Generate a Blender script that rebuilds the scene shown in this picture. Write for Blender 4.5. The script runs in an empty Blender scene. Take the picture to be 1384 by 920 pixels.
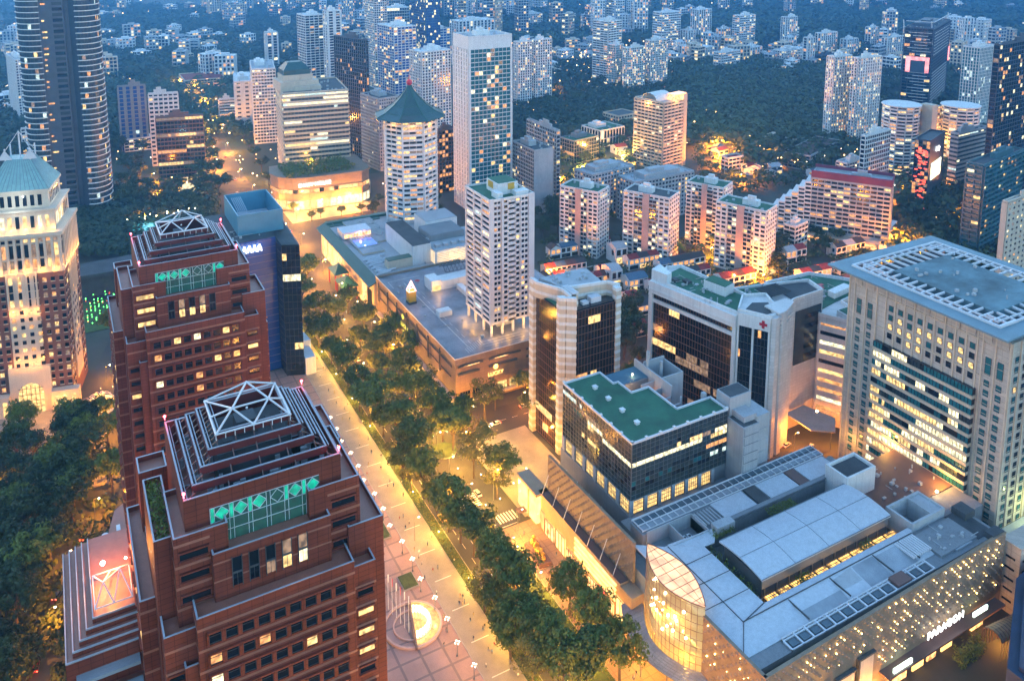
import bpy, math, random
import numpy as np
from mathutils import Vector, Matrix
R = math.radians
rnd = random.Random(11)
S = bpy.context.scene
COL = S.collection

# ---------------------------------------------------------------- camera
FPX, PXC, PYC, CAMH = 1135.0, 692.0, 80.0, 220.0
TH = math.atan(180 / 1135)
YAW = math.atan(632 / (FPX / math.cos(TH)))
cam = bpy.data.cameras.new('camera')
cam.sensor_width = 36.0
cam.lens = FPX / 1384 * 36
cam.shift_y = (PYC - 460) / 1384
cam.clip_start = 1.0
cam.clip_end = 40000
camo = bpy.data.objects.new('camera', cam)
camo.location = (0, 0, CAMH)
camo.rotation_euler = (R(90) - TH, 0, -YAW)
COL.objects.link(camo)
S.camera = camo
# ---------------------------------------------------------------- dusk sky
SUN_EL, SUN_AZ = R(2.0), R(-20)
w = bpy.data.worlds.new('World')
S.world = w
w.use_nodes = True
nt = w.node_tree
bg = nt.nodes['Background']
sky = nt.nodes.new('ShaderNodeTexSky')
sky.sky_type = 'NISHITA'
sky.sun_disc = False
sky.sun_elevation = SUN_EL
sky.sun_rotation = SUN_AZ
sky.altitude = 0
sky.air_density = 1.0
sky.dust_density = 0.3
sky.ozone_density = 2.3
nt.links.new(sky.outputs[0], bg.inputs[0])
bg.inputs[1].default_value = 0.15
sl = bpy.data.lights.new('sun', 'SUN')
sl.energy = 0.012
sl.angle = R(25)
sl.color = (1.0, 0.80, 0.72)
so = bpy.data.objects.new('sun', sl)
so.rotation_euler = Vector((math.sin(SUN_AZ) * math.cos(R(12)), math.cos(SUN_AZ) * math.cos(R(12)), math.sin(R(12)))).to_track_quat('Z', 'Y').to_euler()
so.location = (0, 0, 900)
COL.objects.link(so)
S.view_settings.view_transform = 'Standard'
S.view_settings.look = 'None'
S.view_settings.exposure = 3.95
S.view_settings.gamma = 1.0
S.cycles.max_bounces = 5
S.cycles.diffuse_bounces = 2
S.cycles.glossy_bounces = 2
S.cycles.transmission_bounces = 3
S.cycles.volume_bounces = 0
S.cycles.caustics_reflective = False
S.cycles.caustics_refractive = False
S.cycles.sample_clamp_indirect = 4
S.cycles.use_denoising = True
CT, ST, CY, SY = math.cos(TH), math.sin(TH), math.cos(YAW), math.sin(YAW)


def at(u, v, z=0.0):
    """Point of the place at height z that photo pixel (u, v) looks at; X = across the avenue, Y = along it."""
    a = (u - PXC) / FPX
    b = (PYC - v) / FPX
    dx, dy, dz = a, CT + b * ST, -ST + b * CT
    t = (z - CAMH) / dz
    x, y = dx * t, dy * t
    return (x * CY + y * SY, -x * SY + y * CY)


def cam_xyd(X, Y, z):
    x = X * CY - Y * SY
    y = X * SY + Y * CY
    return x, y, y * CT - (z - CAMH) * ST


def height_at(X, Y, v):
    """Height above (X, Y) that shows on photo row v."""
    lo, hi = -50.0, 600.0
    for _ in range(40):
        m = (lo + hi) / 2
        x, y, d = cam_xyd(X, Y, m)
        if PYC - FPX * (y * ST + (m - CAMH) * CT) / d > v:
            lo = m
        else:
            hi = m
    return lo


# ---------------------------------------------------------------- mesh helpers
class MB:
    """Collects faces, then links them as ONE mesh object."""
    def __init__(s):
        s.v, s.f, s.m = [], [], []

    def face(s, pts, m=0):
        n = len(s.v)
        s.v.extend(pts)
        s.f.append(tuple(range(n, n + len(pts))))
        s.m.append(m)

    def prism(s, pts, z0, z1, m=0, mt=None, bottom=True):
        """Upright prism over a counter-clockwise outline."""
        n = len(s.v)
        k = len(pts)
        s.v.extend([(p[0], p[1], z0) for p in pts])
        s.v.extend([(p[0], p[1], z1) for p in pts])
        for i in range(k):
            j = (i + 1) % k
            s.f.append((n + i, n + j, n + k + j, n + k + i))
            s.m.append(m)
        s.f.append(tuple(range(n + k, n + 2 * k)))
        s.m.append(m if mt is None else mt)
        if bottom:
            s.f.append(tuple(range(n + k - 1, n - 1, -1)))
            s.m.append(m)

    def box(s, x0, x1, y0, y1, z0, z1, m=0, mt=None):
        s.prism([(x0, y0), (x1, y0), (x1, y1), (x0, y1)], z0, z1, m, mt)

    def obox(s, O, d, a0, a1, n0, n1, z0, z1, m=0):
        """Box along direction d from O; outward normal lies to the right of d."""
        nx, ny = d[1], -d[0]
        q = lambda a, n: (O[0] + d[0] * a + nx * n, O[1] + d[1] * a + ny * n)
        s.prism([q(a0, n1), q(a1, n1), q(a1, n0), q(a0, n0)], z0, z1, m)

    def pane(s, O, d, a0, a1, n, z0, z1, m=0):
        nx, ny = d[1], -d[0]
        q = lambda a: (O[0] + d[0] * a + nx * n, O[1] + d[1] * a + ny * n)
        p, r = q(a0), q(a1)
        s.face([(p[0], p[1], z0), (r[0], r[1], z0), (r[0], r[1], z1), (p[0], p[1], z1)], m)

    def cyl(s, x, y, z0, z1, r, r2=None, n=10, m=0, mt=None):
        r2 = r if r2 is None else r2
        k = len(s.v)
        for z, q in ((z0, r), (z1, r2)):
            for i in range(n):
                a = 2 * math.pi * i / n
                s.v.append((x + q * math.cos(a), y + q * math.sin(a), z))
        for i in range(n):
            j = (i + 1) % n
            s.f.append((k + i, k + j, k + n + j, k + n + i))
            s.m.append(m)
        s.f.append(tuple(range(k + n, k + 2 * n)))
        s.m.append(m if mt is None else mt)
        s.f.append(tuple(range(k + n - 1, k - 1, -1)))
        s.m.append(m)

    def bar(s, a, b, r, m=0, n=4, r2=None):
        a, b = Vector(a), Vector(b)
        d = b - a
        if d.length < 1e-6:
            return
        q = d.to_track_quat('Z', 'Y')
        r2 = r if r2 is None else r2
        k = len(s.v)
        for c, rr in ((a, r), (b, r2)):
            for i in range(n):
                t = 2 * math.pi * (i + .5) / n
                s.v.append(tuple(c + q @ Vector((rr * math.cos(t), rr * math.sin(t), 0))))
        for i in range(n):
            j = (i + 1) % n
            s.f.append((k + i, k + j, k + n + j, k + n + i))
            s.m.append(m)
        s.f.append(tuple(range(k + n, k + 2 * n)))
        s.m.append(m)
        s.f.append(tuple(range(k + n - 1, k - 1, -1)))
        s.m.append(m)

    def ball(s, c, r, m=0, n=8, k=5, sz=1.0):
        rings = []
        for j in range(1, k):
            ph = math.pi * j / k
            rings.append([(c[0] + r * math.sin(ph) * math.cos(2 * math.pi * i / n), c[1] + r * math.sin(ph) * math.sin(2 * math.pi * i / n), c[2] + r * sz * math.cos(ph)) for i in range(n)])
        b = len(s.v)
        s.v.append((c[0], c[1], c[2] + r * sz))
        for q in rings:
            s.v.extend(q)
        s.v.append((c[0], c[1], c[2] - r * sz))
        last = len(s.v) - 1
        for i in range(n):
            j = (i + 1) % n
            s.f.append((b, b + 1 + i, b + 1 + j)); s.m.append(m)
            for q in range(k - 2):
                o = b + 1 + q * n
                s.f.append((o + i, o + n + i, o + n + j, o + j)); s.m.append(m)
            o = b + 1 + (k - 2) * n
            s.f.append((last, o + j, o + i)); s.m.append(m)

    def mesh(s, name, mats):
        me = bpy.data.meshes.new(name)
        me.from_pydata([tuple(p) for p in s.v], [], s.f)
        ms = mats if isinstance(mats, (list, tuple)) else [mats]
        for m in ms:
            me.materials.append(m)
        if len(ms) > 1:
            me.polygons.foreach_set('material_index', s.m)
        me.update()
        return me

    def build(s, name, mats, parent=None, kind=None, loc=None, smooth=False):
        if not s.f:
            return None
        me = s.mesh(name, mats)
        if smooth:
            me.polygons.foreach_set('use_smooth', [True] * len(me.polygons))
        return link(name, me, parent, loc, kind=kind)


def link(name, me, parent=None, loc=None, rz=0.0, kind=None, sc=None):
    o = bpy.data.objects.new(name, me)
    COL.objects.link(o)
    if parent is not None:
        o.parent = parent
    if loc is not None:
        o.location = loc
    if rz:
        o.rotation_euler = (0, 0, rz)
    if sc is not None:
        o.scale = sc if isinstance(sc, (tuple, list)) else (sc, sc, sc)
    if kind:
        o['kind'] = kind
    return o


def tag(o, label, cat, group=None):
    o['label'] = label
    o['category'] = cat
    if group:
        o['group'] = group
    return o


def thing(name, label, cat, loc=(0, 0, 0), rz=0.0, group=None):
    return tag(link(name, None, None, loc, rz), label, cat, group)


def dup(root, loc, rz=None, label=None, sc=None):
    r = root.copy()
    COL.objects.link(r)
    r.location = loc
    if rz is not None:
        r.rotation_euler = (0, 0, rz)
    if sc is not None:
        r.scale = (sc, sc, sc) if not isinstance(sc, tuple) else sc
    if label:
        r['label'] = label
    for ch in root.children:
        c = ch.copy()
        COL.objects.link(c)
        c.parent = r
        for g in ch.children:
            d = g.copy()
            COL.objects.link(d)
            d.parent = c
    return r


# ---------------------------------------------------------------- materials
def lnk(nt, a, b):
    nt.links.new(a, b)


def mat(name, col, rough=0.7, metal=0.0, var=0.12, scale=0.15, bump=0.0, col2=None, spec=0.5, brick=None, streak=0.0, emit=None, estr=0.0):
    """Principled material whose colour is broken up by object-space noise; brick=(w, h, mortar colour, bump) lays joints."""
    m = bpy.data.materials.new(name)
    m.use_nodes = True
    t = m.node_tree
    b = t.nodes['Principled BSDF']
    b.inputs['Roughness'].default_value = rough
    b.inputs['Metallic'].default_value = metal
    b.inputs['Specular IOR Level'].default_value = spec
    tc = t.nodes.new('ShaderNodeTexCoord')
    nz = t.nodes.new('ShaderNodeTexNoise')
    nz.inputs['Scale'].default_value = scale
    nz.inputs['Detail'].default_value = 6
    nz.inputs['Roughness'].default_value = 0.65
    lnk(t, tc.outputs['Object'], nz.inputs['Vector'])
    rp = t.nodes.new('ShaderNodeValToRGB')
    c2 = col2 if col2 else tuple(c * (1 - 2.2 * var) for c in col)
    rp.color_ramp.elements[0].position = 0.32
    rp.color_ramp.elements[1].position = 0.68
    rp.color_ramp.elements[0].color = (*[max(0, c) for c in c2], 1)
    rp.color_ramp.elements[1].color = (*col, 1)
    lnk(t, nz.outputs['Fac'], rp.inputs['Fac'])
    out = rp.outputs['Color']
    if streak:
        mp = t.nodes.new('ShaderNodeMapping')
        mp.inputs['Scale'].default_value = (1.2, 1.2, 0.06)
        lnk(t, tc.outputs['Object'], mp.inputs['Vector'])
        n2 = t.nodes.new('ShaderNodeTexNoise')
        n2.inputs['Scale'].default_value = 1.0
        n2.inputs['Detail'].default_value = 4
        lnk(t, mp.outputs['Vector'], n2.inputs['Vector'])
        r2 = t.nodes.new('ShaderNodeMapRange')
        r2.inputs['From Min'].default_value = 0.45
        r2.inputs['From Max'].default_value = 0.75
        r2.inputs['To Min'].default_value = 1.0
        r2.inputs['To Max'].default_value = 1.0 - streak
        lnk(t, n2.outputs['Fac'], r2.inputs['Value'])
        mx = t.nodes.new('ShaderNodeMix')
        mx.data_type = 'RGBA'
        mx.blend_type = 'MULTIPLY'
        mx.inputs['Factor'].default_value = 1
        lnk(t, out, mx.inputs[6])
        lnk(t, r2.outputs['Result'], mx.inputs[7])
        out = mx.outputs[2]
    if brick:
        bw, bh, mc, bb = brick
        ge = t.nodes.new('ShaderNodeNewGeometry')
        # lay the joints on whichever vertical plane the face is in
        sx = t.nodes.new('ShaderNodeSeparateXYZ')
        lnk(t, tc.outputs['Object'], sx.inputs[0])
        ad = t.nodes.new('ShaderNodeMath')
        lnk(t, sx.outputs[0], ad.inputs[0])
        lnk(t, sx.outputs[1], ad.inputs[1])
        cb = t.nodes.new('ShaderNodeCombineXYZ')
        lnk(t, ad.outputs[0], cb.inputs[0])
        if bb == 'flat':
            lnk(t, sx.outputs[0], cb.inputs[0])
            lnk(t, sx.outputs[1], cb.inputs[1])
        else:
            lnk(t, sx.outputs[2], cb.inputs[1])
        br = t.nodes.new('ShaderNodeTexBrick')
        br.offset = 0.0 if bb in ('flat', 'grid') else 0.5
        br.inputs['Scale'].default_value = 1
        br.inputs['Mortar Size'].default_value = 0.055 * bh
        br.inputs['Brick Width'].default_value = bw
        br.inputs['Row Height'].default_value = bh
        br.inputs['Color1'].default_value = (1, 1, 1, 1)
        br.inputs['Color2'].default_value = (0.86, 0.86, 0.86, 1)
        br.inputs['Mortar'].default_value = (*mc, 1)
        lnk(t, cb.outputs[0], br.inputs['Vector'])
        mx = t.nodes.new('ShaderNodeMix')
        mx.data_type = 'RGBA'
        mx.blend_type = 'MULTIPLY'
        mx.inputs['Factor'].default_value = 1
        lnk(t, out, mx.inputs[6])
        lnk(t, br.outputs['Color'], mx.inputs[7])
        out = mx.outputs[2]
    lnk(t, out, b.inputs['Base Color'])
    if bump:
        bp = t.nodes.new('ShaderNodeBump')
        bp.inputs['Strength'].default_value = bump
        bp.inputs['Distance'].default_value = 0.3
        n3 = t.nodes.new('ShaderNodeTexNoise')
        n3.inputs['Scale'].default_value = scale * 8
        n3.inputs['Detail'].default_value = 3
        lnk(t, tc.outputs['Object'], n3.inputs['Vector'])
        lnk(t, n3.outputs['Fac'], bp.inputs['Height'])
        lnk(t, bp.outputs['Normal'], b.inputs['Normal'])
    if emit:
        b.inputs['Emission Color'].default_value = (*emit, 1)
        b.inputs['Emission Strength'].default_value = estr
        m.cycles.emission_sampling = 'NONE'
    return m


def lit(name, col, strength, sample='NONE', var=0.6, scale=(0.9, 0.9, 0.7)):
    """Glow of a lit room behind glass: emission broken up by curtains and furniture."""
    m = bpy.data.materials.new(name)
    m.use_nodes = True
    t = m.node_tree
    b = t.nodes['Principled BSDF']
    b.inputs['Base Color'].default_value = (0.05, 0.05, 0.05, 1)
    b.inputs['Roughness'].default_value = 0.15
    tc = t.nodes.new('ShaderNodeTexCoord')
    mp = t.nodes.new('ShaderNodeMapping')
    mp.inputs['Scale'].default_value = scale
    lnk(t, tc.outputs['Object'], mp.inputs['Vector'])
    nz = t.nodes.new('ShaderNodeTexNoise')
    nz.inputs['Scale'].default_value = 1
    nz.inputs['Detail'].default_value = 3
    lnk(t, mp.outputs['Vector'], nz.inputs['Vector'])
    r = t.nodes.new('ShaderNodeMapRange')
    r.inputs['From Min'].default_value = 0.35
    r.inputs['From Max'].default_value = 0.65
    r.inputs['To Min'].default_value = strength * EM * (1 - var)
    r.inputs['To Max'].default_value = strength * EM * (1 + var)
    lnk(t, nz.outputs['Fac'], r.inputs['Value'])
    b.inputs['Emission Color'].default_value = (*col, 1)
    lnk(t, r.outputs['Result'], b.inputs['Emission Strength'])
    m.cycles.emission_sampling = sample
    return m


EM = 0.19
M = {}
M['glass'] = mat('dark_glass', (0.012, 0.016, 0.024), 0.12, spec=0.5, var=0.2, scale=0.05)
M['glass2'] = mat('grey_glass', (0.04, 0.055, 0.06), 0.2, spec=0.5, var=0.2, scale=0.3)
M['gteal'] = mat('teal_glass', (0.02, 0.15, 0.17), 0.25, spec=0.5, var=0.2, scale=0.3)
M['gblue'] = mat('blue_glass', (0.008, 0.06, 0.27), 0.25, spec=0.5, var=0.15, scale=0.04)
M['gbrown'] = mat('bronze_glass', (0.03, 0.014, 0.009), 0.12, spec=0.45, var=0.3, scale=0.2)
M['warm'] = lit('window_warm', (1.0, 0.62, 0.22), 0.55)
M['amber'] = lit('window_amber', (1.0, 0.42, 0.13), 0.42)
M['pale'] = lit('window_pale', (1.0, 0.86, 0.5), 0.6)
M['cool'] = lit('window_cool', (0.75, 0.95, 0.85), 0.4)
M['dim'] = lit('window_dim', (1.0, 0.6, 0.35), 0.12)
GL = [M['glass'], M['glass2'], M['gteal'], M['gblue'], M['gbrown'], M['warm'], M['amber'], M['pale'], M['cool'], M['dim']]
GI = dict(glass=0, glass2=1, gteal=2, gblue=3, gbrown=4, warm=5, amber=6, pale=7, cool=8, dim=9)
M['white'] = mat('white_paint', (0.72, 0.72, 0.70), 0.6, var=0.06, streak=0.18)
M['white_tile'] = mat('white_panel_wall', (0.66, 0.64, 0.62), 0.5, var=0.05, streak=0.1, brick=(2.4, 1.5, (0.72, 0.72, 0.72), 'grid'))
M['cream'] = mat('cream_stone', (0.62, 0.51, 0.38), 0.7, var=0.08, streak=0.15)
M['rail'] = mat('grey_rail', (.36, .39, .44), .4, var=.1)
M['stone'] = mat('beige_stone_panels', (0.55, 0.48, 0.40), 0.6, var=0.08, streak=0.1, brick=(3.0, 2.0, (0.7, 0.68, 0.66), 'grid'))
M['pgrey'] = mat('pale_grey_concrete', (0.42, 0.43, 0.44), 0.8, var=0.08, streak=0.15)
M['grey'] = mat('grey_concrete', (0.24, 0.25, 0.26), 0.85, var=0.1, streak=0.15, bump=0.15)
M['dgrey'] = mat('dark_grey_roofing', (0.075, 0.08, 0.085), 0.85, var=0.2, bump=0.2)
M['brick'] = mat('red_granite_panels', (0.24, 0.056, 0.032), 0.6, spec=0.2, var=0.14, streak=0.12, brick=(2.1, 1.06, (0.5, 0.45, 0.45), 'grid'))
M['brick_band'] = mat('pink_granite_band', (0.37, 0.14, 0.09), 0.5, var=0.1, scale=0.6)
M['dbrick'] = mat('dark_red_granite', (0.12, 0.022, 0.022), 0.4, var=0.15)
M['maroon'] = mat('maroon_tiles', (0.20, 0.025, 0.03), 0.5, var=0.2, scale=1.0)
M['brown'] = mat('brown_stone', (0.16, 0.085, 0.07), 0.6, var=0.12)
M['wsteel'] = mat('white_painted_steel', (0.62, 0.63, 0.65), 0.35, var=0.05)
M['steel'] = mat('grey_steel', (0.25, 0.27, 0.29), 0.4, metal=0.6)
M['green_roof'] = mat('green_membrane_roof', (0.03, 0.145, 0.078), 0.8, var=0.22, scale=0.12, bump=0.05)
M['green_tile'] = mat('green_glazed_tile', (0.025, 0.12, 0.09), 0.35, var=0.2, scale=1.2)
M['copper'] = mat('pale_copper_roof', (0.24, 0.42, 0.40), 0.5, var=0.12, scale=0.5)
M['zinc'] = mat('pale_metal_roof', (0.60, 0.62, 0.64), 0.5, metal=0.0, var=0.07, scale=0.5, streak=0.12, brick=(1.2, 60, (0.86, 0.88, 0.9), 'flat'))
M['zinc2'] = mat('weathered_metal_roof', (0.36, 0.39, 0.42), 0.5, metal=0.0, var=0.18, scale=0.1)
M['orange_wall'] = mat('tan_wall', (0.45, 0.3, 0.19), 0.7)
M['asphalt'] = mat('asphalt', (0.055, 0.052, 0.05), 0.8, var=0.15, scale=0.05, bump=0.1)
M['lamp'] = lit('lamp_glow', (1.0, 0.72, 0.35), 30, var=0.0)
M['lampw'] = lit('lamp_glow_pale', (1.0, 0.88, 0.6), 22, var=0.0)
M['redlamp'] = lit('red_beacon', (1.0, 0.04, 0.06), 18, var=0.0)
M['leaf'] = None
# ---------------------------------------------------------------- ground and haze
def sheet(name, pts, z, m, kind='structure'):
    b = MB()
    b.face([(p[0], p[1], z) for p in pts])
    return b.build(name, m, kind=kind)


gm = mat('ground_cover', (0.045, 0.06, 0.035), 0.95, var=0.2, scale=0.004, col2=(0.02, 0.035, 0.02), bump=0.1)
sheet('ground', [(-9000, -1500), (9000, -1500), (14000, 14000), (-14000, 14000)], 0, gm)


# ---------------------------------------------------------------- buildings
def pick(fr, litp, kinds, glass):
    if fr.random() < litp:
        return GI[fr.choice(kinds)]
    return GI[glass]


def facade(wall, glaz, O, P, z0, z1, fl=3.6, bay=3.5, bh=1.2, pw=0.6, pr=0.35, litp=0.15, kinds=('warm', 'amber', 'pale', 'dim'), glass='glass', fr=rnd, wm=0, bandm=None, runs=False, edge=0.0):
    """One elevation from O to P: real floor bands and piers standing proud of the panes between them."""
    L = math.hypot(P[0] - O[0], P[1] - O[1])
    if L < 1:
        return
    d = ((P[0] - O[0]) / L, (P[1] - O[1]) / L)
    nf = max(1, round((z1 - z0) / fl))
    f = (z1 - z0) / nf
    nb = max(1, round((L - 2 * edge) / bay))
    b = (L - 2 * edge) / nb
    bm = wm if bandm is None else bandm
    if edge:
        wall.obox(O, d, 0, edge, -.2, pr + .02, z0, z1, wm)
        wall.obox(O, d, L - edge, L, -.2, pr + .02, z0, z1, wm)
    if bh:
        for i in range(nf):
            wall.obox(O, d, edge, L - edge, -.2, pr, z0 + i * f, z0 + i * f + bh * f / fl, bm)
        wall.obox(O, d, edge, L - edge, -.2, pr, z1 - bh * .3, z1, bm)
    if pw:
        for j in range(nb + 1):
            a = edge + j * b
            wall.obox(O, d, max(0, a - pw / 2), min(L, a + pw / 2), -.2, pr - .015, z0, z1, wm)
    hz = bh * f / fl if bh else 0
    for i in range(nf):
        fp = litp
        if runs:
            fp = litp * (3.2 if fr.random() < .3 else .25)
        cur = None
        for j in range(nb):
            if runs and cur is not None and fr.random() < .72:
                k = cur
            else:
                k = pick(fr, fp, kinds, glass)
            cur = k
            a = edge + j * b
            glaz.pane(O, d, a + .06, a + b - .06, .03, z0 + i * f + hz, z0 + (i + 1) * f - .05, k)


def corner(uc, vt, vb, u0, u1, rz=0.0, z0=0.0):
    """Photo pixels of a tower's near roof corner, its foot row and its two silhouette edges -> foot corner, wall lengths, height."""
    VV = PYC + FPX / math.tan(TH)
    ub = uc + (PXC - uc) * (vb - vt) / (VV - vt)
    X, Y = at(ub, vb, z0)
    h = height_at(X, Y, vt) - z0
    zt = z0 + h
    x0, _, d0 = cam_xyd(X, Y, zt)
    res = []
    for (D, u) in (((math.cos(rz), math.sin(rz)), u1), ((-math.sin(rz), math.cos(rz)), u0)):
        dx, _, dd = cam_xyd(D[0], D[1], CAMH)
        k = (u - PXC) / FPX
        den = dx - k * dd
        res.append((k * d0 - x0) / den if abs(den) > 1e-6 else 20)
    return (X, Y), max(res[0], 3), max(res[1], 3), h


def frame_top(mb, w, d, z, t=.5, h=1.1, m=0):
    """Parapet round a roof (local box 0..w, 0..d)."""
    mb.box(0, w, 0, t, z, z + h, m)
    mb.box(0, w, d - t, d, z, z + h, m)
    mb.box(0, t, t, d - t, z, z + h, m)
    mb.box(w - t, w, t, d - t, z, z + h, m)


def roof_kit(root, w, d, z, wallm, roofm, fr, plant=0.45, h=4.0):
    b = MB()
    b.box(.3, w - .3, .3, d - .3, z - .05, z + .12)
    b.build('roof', roofm, root)
    b = MB()
    frame_top(b, w, d, z + .1)
    b.build('parapet', wallm, root)
    if plant:
        b = MB()
        pw_, pd = w * plant, d * plant
        x0 = fr.uniform(.15, .85 - plant) * w if plant < .68 else .1 * w
        y0 = fr.uniform(.15, .85 - plant) * d if plant < .68 else .1 * d
        b.box(x0, x0 + pw_, y0, y0 + pd, z + .1, z + h)
        b.box(x0 + pw_ * .2, x0 + pw_ * .6, y0 + pd * .2, y0 + pd * .7, z + h, z + h * 1.6)
        b.build('plant_room', wallm, root)
        b = MB()
        for _ in range(max(3, int(w * d / 120))):
            x, y = fr.uniform(1.5, w - 3), fr.uniform(1.5, d - 3)
            if x0 - 2 < x < x0 + pw_ + .5 and y0 - 2 < y < y0 + pd + .5:
                continue
            b.box(x, x + fr.uniform(.8, 2), y, y + fr.uniform(.8, 2), z + .1, z + fr.uniform(.8, 1.8))
        b.build('air_conditioner', M['pgrey'], root, kind='stuff')


def tower(name, label, cat, uc, vt, vb, u0, u1, rz=0.0, z0=0.0, wall='white', roof='pgrey', L=None, F=None, plant=.4, maxw=None, maxd=None, group=None, top=0.0, zt=None, seed=None, **kw):
    """A tower from its photo corner; L / F override the facade settings of the left and the front elevation (None = same)."""
    fr = random.Random(seed if seed is not None else int(uc * 7 + vt))
    (X, Y), w_, d_, h = corner(uc, vt, vb, u0, u1, R(rz), z0)
    if maxw: w_ = min(w_, maxw)
    if maxd: d_ = min(d_, maxd)
    if zt: h = zt - z0
    root = thing(name, label, cat, (X, Y, z0), R(rz), group)
    wm = M[wall]
    core, glaz = MB(), MB()
    core.box(0, w_, 0, d_, -1, h)
    hh = h - top
    base = dict(fr=fr); base.update(kw)
    sides = (((0, 0), (w_, 0), F), ((0, d_), (0, 0), L), ((w_, 0), (w_, d_), L), ((w_, d_), (0, d_), F))
    for (a, b_, st) in sides:
        k = dict(base)
        if st == 'blank':
            continue
        if st:
            k.update(st)
        facade(core, glaz, a, b_, 0, hh, **k)
    core.build('wall', wm, root)
    glaz.build('window', GL, root, kind='stuff')
    roof_kit(root, w_, d_, h, wm, M[roof], fr, plant)
    return root, w_, d_, h
M['shop_bright'] = lit('shop_bright', (1.0, .46, .13), 1.25, sample='AUTO', var=.25, scale=(.35, .35, .35))
M['shop_warm'] = lit('shop_warm', (1.0, .42, .14), 1.0, sample='AUTO', var=.7, scale=(.6, .6, .6))
M['shop_red'] = lit('shop_red', (1.0, .05, .05), 1.6, var=.2)
M['shop_cool'] = lit('shop_cool', (.75, 1, .8), 1.6, var=.2)
M['white_sign'] = lit('white_sign', (1, .97, .9), 2.5, var=0)
M['red_sign'] = mat('red_sign', (.5, .02, .04), .4, var=.05)
M['warm_hall'] = lit('warm_hall', (1.0, .62, .2), .55, var=.5, scale=(.5, .5, .8))
M['skyl'] = lit('skylight_glow', (1.0, .52, .12), .95, var=.8, scale=(.7, .7, .7))
M['atrium_top'] = lit('atrium_lit_glass', (1.0, .52, .28), .6, var=.35, scale=(.25, .25, .25))
M['lampw2'] = lit('accent_lamp', (1.0, .66, .2), 6, var=0.5, scale=(3, 3, 3))
M['panel_glass'] = mat('panel_glass', (.10, .16, .20), .35, var=.25, scale=.15, spec=.7)
M['blue_roof'] = mat('blue_roofing', (.06, .15, .21), .7, var=.15)
M['slate_roof'] = mat('slate_blue_roof', (.15, .27, .31), .6, var=.35, scale=.06, streak=0)
M['copper2'] = mat('pale_blue_metal', (.17, .26, .30), .5, metal=0, var=.12, scale=.12)
ag = bpy.data.materials.new('atrium_glass'); ag.use_nodes = True
_t = ag.node_tree; _p = _t.nodes['Principled BSDF']
_p.inputs['Base Color'].default_value = (.75, .8, .5, 1); _p.inputs['Roughness'].default_value = .08
_tr = _t.nodes.new('ShaderNodeBsdfTransparent'); _tr.inputs[0].default_value = (.95, .95, .75, 1)
_mx = _t.nodes.new('ShaderNodeMixShader'); _mx.inputs[0].default_value = .35
_t.links.new(_tr.outputs[0], _mx.inputs[1]); _t.links.new(_p.outputs[0], _mx.inputs[2])
_t.links.new(_mx.outputs[0], _t.nodes['Material Output'].inputs['Surface'])
M['atrium_glass'] = ag
M['stone_tan'] = mat('tan_stone_cladding', (.30, .21, .145), .6, var=.1, scale=.2, brick=(2.5, 1.4, (.75, .75, .75), 'grid'))
M['deck'] = mat('car_park_deck', (.28, .29, .33), .45, var=.28, scale=.08, bump=.05)
M['pale_deck'] = mat('pale_terrace', (.35, .38, .38), .7, var=.15, scale=.3)
M['gold_sign'] = lit('gold_sign', (1, .5, .12), 1.6, var=0)
M['yellow_sign'] = lit('yellow_sign', (1, .75, .08), .6, var=0)
M['yellow_box'] = mat('yellow_panel', (.55, .33, .03), .5, var=.05)
M['pink_neon'] = lit('pink_neon', (1, .45, .38), 2.2, var=0)
M['white_w'] = mat('white_slab_wall', (.64, .62, .64), .6, var=.06, streak=.1)
M['red_col'] = mat('red_column', (.35, .04, .03), .5)
M['pool_glow'] = lit('pool_glow', (.06, .16, 1.0), .55, var=.5, scale=(.4, .4, .4))
M['pale_lou'] = lit('lit_louvre', (1, .72, .42), .45, var=.3)
M['green_tile2'] = mat('green_pagoda_tiles', (.025, .085, .085), .5, var=.15, scale=.4)
M['blue_screen'] = mat('blue_screen', (.08, .26, .36), .4, var=.1)
M['brickbrown'] = mat('plum_brick', (.21, .085, .06), .7, var=.12, brick=(.8, .4, (.7, .65, .6), 'wall'))
M['cream_l'] = mat('cream_render', (.60, .50, .38), .65, var=.06, streak=.08)
M['tower_dark'] = mat('slate_cladding', (.06, .075, .10), .5, var=.15, scale=.2)
M['plaza'] = mat('pink_paving', (.40, .26, .21), .55, var=.12, scale=.12, brick=(7, 7, (.55, .6, .62), 'flat'))
M['prom'] = mat('grey_paving', (.30, .27, .22), .55, var=.12, scale=.2)
M['grass'] = mat('grass', (.07, .11, .025), .9, var=.3, scale=.3, bump=.3)
M['kerb'] = mat('kerb_stone', (.34, .32, .30), .7)
M['line'] = mat('road_paint', (.75, .75, .7), .6, var=.1, scale=1)
M['redtile'] = mat('red_roof_tiles', (.36, .035, .035), .8, var=.25, scale=.6, brick=(.5, .45, (.6, .6, .6), 'flat'))
M['browntile'] = mat('brown_roof_tiles', (.10, .045, .04), .7, var=.25, scale=.6)
M['bluetile'] = mat('slate_roof_tiles', (.08, .16, .24), .8, var=.2, scale=.6)
M['blacktile'] = mat('dark_roof_tiles', (.035, .04, .05), .6, var=.2, scale=.6)
M['pink'] = mat('pink_render', (.55, .38, .33), .7)
M['maroonroof'] = mat('maroon_parapet', (.22, .03, .07), .6, var=.12)
M['rooffoliage'] = M['grass']
M['fount_glow'] = lit('fountain_glow', (1, .45, .08), .5, var=.4)
M['jet'] = lit('lit_water_jet', (1, .8, .4), 5, var=.2)
M['globe'] = lit('globe_glow', (1, .6, .38), 6, var=0)
M['navy'] = mat('navy_roofing', (.03, .05, .10), .6, var=.2)
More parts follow.
